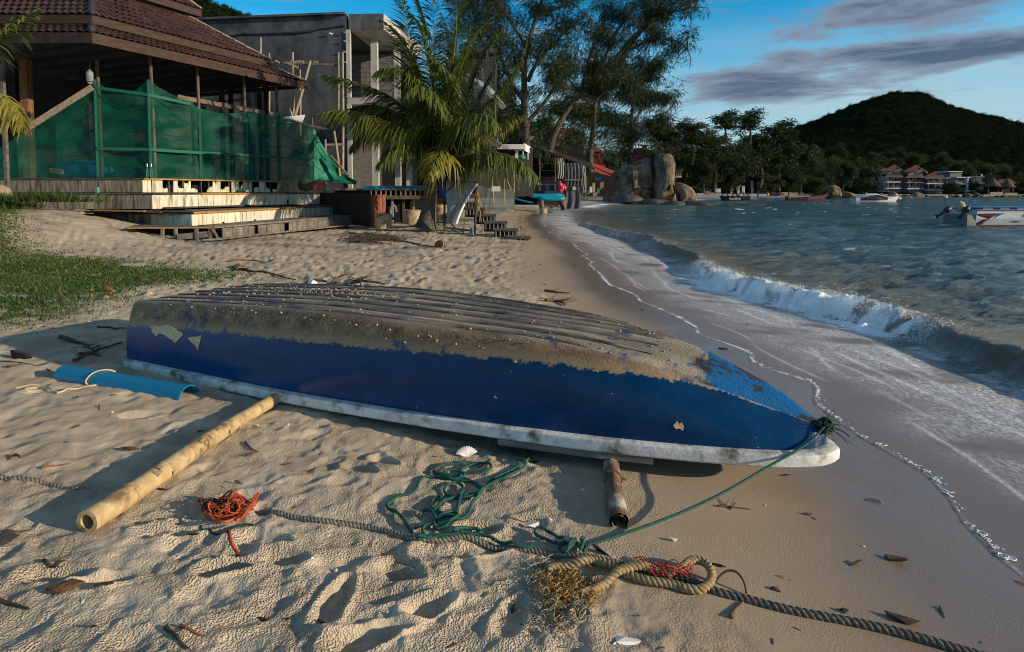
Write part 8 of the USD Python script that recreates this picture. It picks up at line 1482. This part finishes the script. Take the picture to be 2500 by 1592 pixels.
# ------------------------------------------------------------------ the resort across the bay
std("resort_wall", (.13, .135, .14), (.18, .185, .19), .6, .85, .1); std("resort_shade", (.035, .033, .032), (.07, .066, .062), .8, .8); std("resort_roof", (.085, .022, .015), (.14, .036, .022), .7, .8, .3, 8); std("thatch", (.055, .040, .028), (.12, .09, .062), 2, .95, .5)  # white resort walls greyed, with their shade put into the colour
def house_block(px0, px1, ytop, ybase, yw, lab, storeys=2, roof=True, dormer=True):
    t = thing("resort_house", lab, "house"); w = px1 - px0; mid = (px0 + px1) / 2; hh = (ybase - ytop) / storeys
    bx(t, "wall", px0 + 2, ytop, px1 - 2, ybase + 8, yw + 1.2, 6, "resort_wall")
    for s in range(storeys):
        zt = ytop + hh * s; bx(t, "balcony_slab", px0 - 1, zt + hh - 2.2, px1 + 1, zt + hh, yw - .3, 1.6, "white_paint"); bx(t, "balustrade", px0, zt + hh - 6, px1, zt + hh - 2.2, yw - .25, .1, "resort_shade")
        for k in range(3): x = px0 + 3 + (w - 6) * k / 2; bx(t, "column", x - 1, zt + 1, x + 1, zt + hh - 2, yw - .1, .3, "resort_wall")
        for k in range(2): x = px0 + 3 + (w - 6) * (k + .5) / 2; bx(t, "window", x - 4.2, zt + 3, x + 4.2, zt + hh - 3, yw + 1.1, .15, "resort_shade"); bx(t, "pane", x - 3.2, zt + 4, x + 3.2, zt + hh - 4, yw + 1.05, .08, "dark_glass")
    if roof:
        quad(t, "lower_roof", [(px0 - 6, ytop + 2, yw - .8), (px1 + 6, ytop + 2, yw - .8), (px1 - 3, ytop - 6, yw + 3), (px0 + 3, ytop - 6, yw + 3)], .2, "thatch")
        if dormer: bx(t, "attic", px0 + 1, ytop - 16, px1 - 1, ytop - 5, yw + 2.5, 5, "resort_wall"); bx(t, "attic_window", mid - 3, ytop - 13, mid + 3, ytop - 7.5, yw + 2.4, .1, "resort_shade")
        rt = ytop - 15 if dormer else ytop - 3; quad(t, "roof_left", [(px0 - 10, rt + 1, yw + 1.5), (mid + 8, rt + 1, yw + 1.5), (mid + 2, rt - 12, yw + 6), (mid - 2, rt - 12, yw + 6)], .25, "resort_roof"); quad(t, "roof_right", [(mid - 2, rt - 11.5, yw + 5.9), (mid + 2, rt - 11.5, yw + 5.9), (px1 + 12, rt + 6, yw + 5), (px1 + 6, rt + 4, yw + 1.4)], .25, "resort_roof"); a, b = D(mid - 1, rt - 12.5, yw + 5.8), D(px1 + 10, rt + 4.5, yw + 3); obj("ridge", MB().tube([a, b], .18, 6), "salmon_wall", t)
house_block(2135, 2160, 428, 446, 214, "farthest left red roofed resort house, half hidden by trees", 1, True, True); house_block(2166, 2200, 430, 461, 207, "second red roofed resort house with two white balconies", 2); house_block(2217, 2254, 431, 462, 206, "third red roofed resort house with two white balconies, in the middle", 2); house_block(2264, 2303, 434, 465, 205, "fourth red roofed resort house, rightmost, with lower roof", 2, True, False)
def white_block():
    t = thing("white_block", "white flat roofed block with stacked balconies right of the red roofs", "building"); y = 206
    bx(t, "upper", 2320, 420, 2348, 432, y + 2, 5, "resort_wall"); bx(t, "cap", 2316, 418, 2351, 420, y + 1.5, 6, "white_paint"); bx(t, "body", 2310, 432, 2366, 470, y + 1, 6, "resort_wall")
    for py in (432, 448, 465): bx(t, "slab", 2336, py, 2370, py + 2.2, y - .6, 2, "white_paint")
    for k, (a, b) in enumerate(((2342, 436), (2352, 436), (2342, 452), (2352, 452), (2316, 437))): bx(t, "window", a, b, a + 8, b + 7, y + .9, .1, "resort_shade"); bx(t, "pane", a + 1, b + 1, a + 7, b + 6, y + .85, .05, "dark_glass")
    bx(t, "stair_tower", 2361, 432, 2365, 468, y - .8, .8, "white_paint"); bx(t, "landing", 2356, 465, 2382, 467, y - 1.2, 2, "white_paint"); bx(t, "leg", 2378, 467, 2380, 476, y - 1, .3, "white_paint"); bx(t, "leg", 2358, 467, 2360, 478, y - 1, .3, "white_paint")
    t = thing("open_frame", "open white balcony frame right of the white block", "building"); y = 209
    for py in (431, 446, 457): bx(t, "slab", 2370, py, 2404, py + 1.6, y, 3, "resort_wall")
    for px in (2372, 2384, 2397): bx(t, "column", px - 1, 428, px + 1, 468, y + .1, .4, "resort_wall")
    bx(t, "mast", 2396, 425, 2399, 432, y, .3, "white_paint"); bx(t, "room", 2374, 433, 2398, 466, y + 3, .2, "resort_shade")
    t = thing("kiosk", "small pale kiosk with a teal roof right of the open balcony frame", "kiosk"); bx(t, "roof", 2400, 452, 2409, 456, 205, 2, "teal_cloth"); bx(t, "wall", 2398, 456, 2406, 464, 205.3, 1.5, "bright_curtain")
    t = thing("jetty", "pale concrete jetty on posts with a sloping ramp below the thatched huts", "jetty"); y = 200; bx(t, "deck", 2400, 475, 2446, 478, y, 2.5, "cast_concrete"); quad(t, "ramp", [(2386, 481, y), (2402, 474, y), (2402, 474, y + 2), (2386, 481, y + 2)], .3, "grey_plank")
    for px in (2401, 2420, 2440): bx(t, "post", px - 1, 477, px + 1, 486, y + .3, .4, "cast_concrete")
    for px, py, w, lab in ((2424, 440, 14, "left thatched peaked hut above the jetty"), (2459, 442, 14, "right thatched peaked hut above the jetty")):
        t = thing("thatched_hut", lab, "hut"); y = 203; c = D(px, py + 10, y); r = w / FPX * y
        obj("thatch_roof", MB().lathe([(r * 1.25, -.7), (r * .8, .4), (r * .4, 1.3), (.12, 2.4), (0, 2.5)], 16, c), "thatch", t, smooth=True); obj("finial", MB().tube([c + [0, 0, 2.3], c + [.1, 0, 3.0]], .05, 5), "thatch", t)
        for k in (-1, 1): obj("post", MB().box(c + [k * r * .9, -.3, -2.2], (.2, .2, 3.2)), "weathered_brown", t)
        obj("balustrade", MB().box(c + [0, -r * .9, -3.0], (r * 2.2, .12, .9)), "pale_timber", t); obj("deck", MB().box(c + [0, 0, -3.6], (r * 2.4, r * 1.6, .3)), "weathered_brown", t); obj("dark_room", MB().box(c + [0, r * .5, -1.7], (r * 1.9, .2, 2.2)), "dark_hut", t)
    obj("hut_roof", slab(np.array([D(2432, 448, 206), D(2480, 448, 206), D(2470, 440, 210), D(2440, 440, 210)]), .3), "resort_roof", label="low red roof between the two thatched huts", cat="roof")
white_block()

# ------------------------------------------------------------------ two people on the far beach
def person(px, py, y, h, label, top, legs, lean, stride):
    import manifold3d as m3
    z0 = float(base_z(np.array([(px - 1250) / FPX * y]), np.array([y]))[0]); c = D(px, py, y); t = thing("person", label, "person", (c[0], y, max(z0, SEA + .12)))
    k = h / 1.72; J = {"hip": (0, 0, .92), "waist": (0, 0, 1.08), "chest": (lean, 0, 1.30), "sh_l": (lean - .18, 0, 1.42), "sh_r": (lean + .18, 0, 1.42), "neck": (lean, 0, 1.50), "head": (lean + .01, -.01, 1.62), "kn_l": (-.09 - stride * .5, -.04, .49), "kn_r": (.09 + stride * .5, -.05, .49), "an_l": (-.10 - stride, 0, .07), "an_r": (.10 + stride, .02, .07), "toe_l": (-.11 - stride, -.16, .035), "toe_r": (.11 + stride, -.14, .035), "hp_l": (-.10, 0, .90), "hp_r": (.10, 0, .90), "el_l": (lean - .27, -.02, 1.16), "el_r": (lean + .27, -.03, 1.16), "wr_l": (lean - .28, -.10, .93), "wr_r": (lean + .26, -.12, .94), "fi_l": (lean - .27, -.13, .79), "fi_r": (lean + .25, -.16, .80)}
    R = dict(hip=.14, waist=.125, chest=.155, sh_l=.068, sh_r=.068, neck=.055, head=.105, kn_l=.058, kn_r=.058, an_l=.040, an_r=.040, toe_l=.034, toe_r=.034, hp_l=.088, hp_r=.088, el_l=.042, el_r=.042, wr_l=.029, wr_r=.029, fi_l=.022, fi_r=.022)
    S = {n: m3.Manifold.sphere(R[n] * k, 18).translate([v * k for v in J[n]]) for n in J}
    def body(bones): return m3.Manifold.batch_boolean([m3.Manifold.batch_hull([S[a], S[b]]) for a, b in bones], m3.OpType.Add)
    skin = body([("neck", "head"), ("neck", "chest"), ("chest", "waist"), ("waist", "hip"), ("sh_l", "chest"), ("sh_r", "chest"), ("sh_l", "el_l"), ("el_l", "wr_l"), ("wr_l", "fi_l"), ("sh_r", "el_r"), ("el_r", "wr_r"), ("wr_r", "fi_r"), ("hp_l", "hip"), ("hp_r", "hip"), ("hp_l", "kn_l"), ("kn_l", "an_l"), ("an_l", "toe_l"), ("hp_r", "kn_r"), ("kn_r", "an_r"), ("an_r", "toe_r")])
    std("skin", (.28, .16, .10), (.36, .21, .14), 4, .6) if "skin" not in MATS else None
    obj("body", skin, "skin", t, smooth=60)
    for n in J: S[n] = m3.Manifold.sphere((R[n] + .014) * k, 18).translate([v * k for v in J[n]])
    obj("shirt", body([("chest", "waist"), ("sh_l", "chest"), ("sh_r", "chest"), ("waist", "hip")]), top, t, smooth=60); obj("shorts", body([("hip", "hp_l"), ("hip", "hp_r")]) + body([("hp_l", "hip")]), legs, t, smooth=60)
    hd = np.array(J["head"]) * k; v, f = rockmesh(.115 * k, .12 * k, .10 * k, 2, .03, 2); obj("hair", (v + hd + [0, .02, .035 * k], f), "outboard_black", t, smooth=True)
person(1875, 476, 142, 1.6, "person in a yellow shirt standing on the far beach, left of two", "yellow_plastic", "steel_dark", 0.0, .03)
person(1883, 477, 142, 1.55, "person in dark clothes standing on the far beach, right of two", "outboard_black", "blue_drum", .03, .08)
# ------------------------------------------------------------------ things of a kind belong together
GROUPS = {"stick": "loose sticks on the sand", "branch": "dark branches by the stern", "driftwood": "driftwood heap behind the boat", "foam_block": "white foam scraps in the driftwood heap", "dry_leaf": "dry leaves on the sand", "wood_chip": "dark wood chips on the sand", "pebble": "pebbles on the wet sand", "drift_chunk": "wood chunks stranded on the wet sand", "palm_stalk": "dry palm stalks on the sand", "beer_bottle": "green bottles on the terraces", "scaffold_pole": "scaffold poles against the cement wall", "scaffold_rail": "scaffold boards and rails against the cement wall", "concrete_ring": "pale concrete blocks round the palm", "weeds": "weeds by the terraces and palm", "casuarina": "tall casuarinas behind the huts", "shore_casuarina": "casuarinas along the far shore", "wispy_casuarina": "open topped casuarinas along the far shore", "shore_tree": "leafy trees along the shore", "boulder": "granite boulders at the waterline", "shore_rock": "wet rocks below the boulders", "outcrop": "rocks between the far beach and resort", "far_rock": "rocks under the resort", "awning": "white awnings behind the palm", "paddle_board": "bright blue boards under the curtained hut", "buoy": "pink buoys on the curtained hut", "mesh_screen": "dark mesh screens behind the stairs", "thin_pole": "thin poles before the mesh screens", "feather_flag": "feather flags on the far beach", "white_post": "white posts on the far beach", "beach_lounger": "loungers on the far beach", "mooring_buoy": "white mooring buoys in the bay", "resort_house": "red roofed houses of the resort", "thatched_hut": "thatched huts above the jetty", "person": "people on the far beach", "dry_stalk": "dry stalks by the thick rope", "stone": "stones near the palm", "frayed_rope": None}
for p in stage.GetPrimAtPath("/World").GetChildren():
    g = GROUPS.get(p.GetName().rstrip("0123456789").rstrip("_"))
    if g and not p.GetCustomDataByKey("kind"): p.SetCustomDataByKey("group", g)
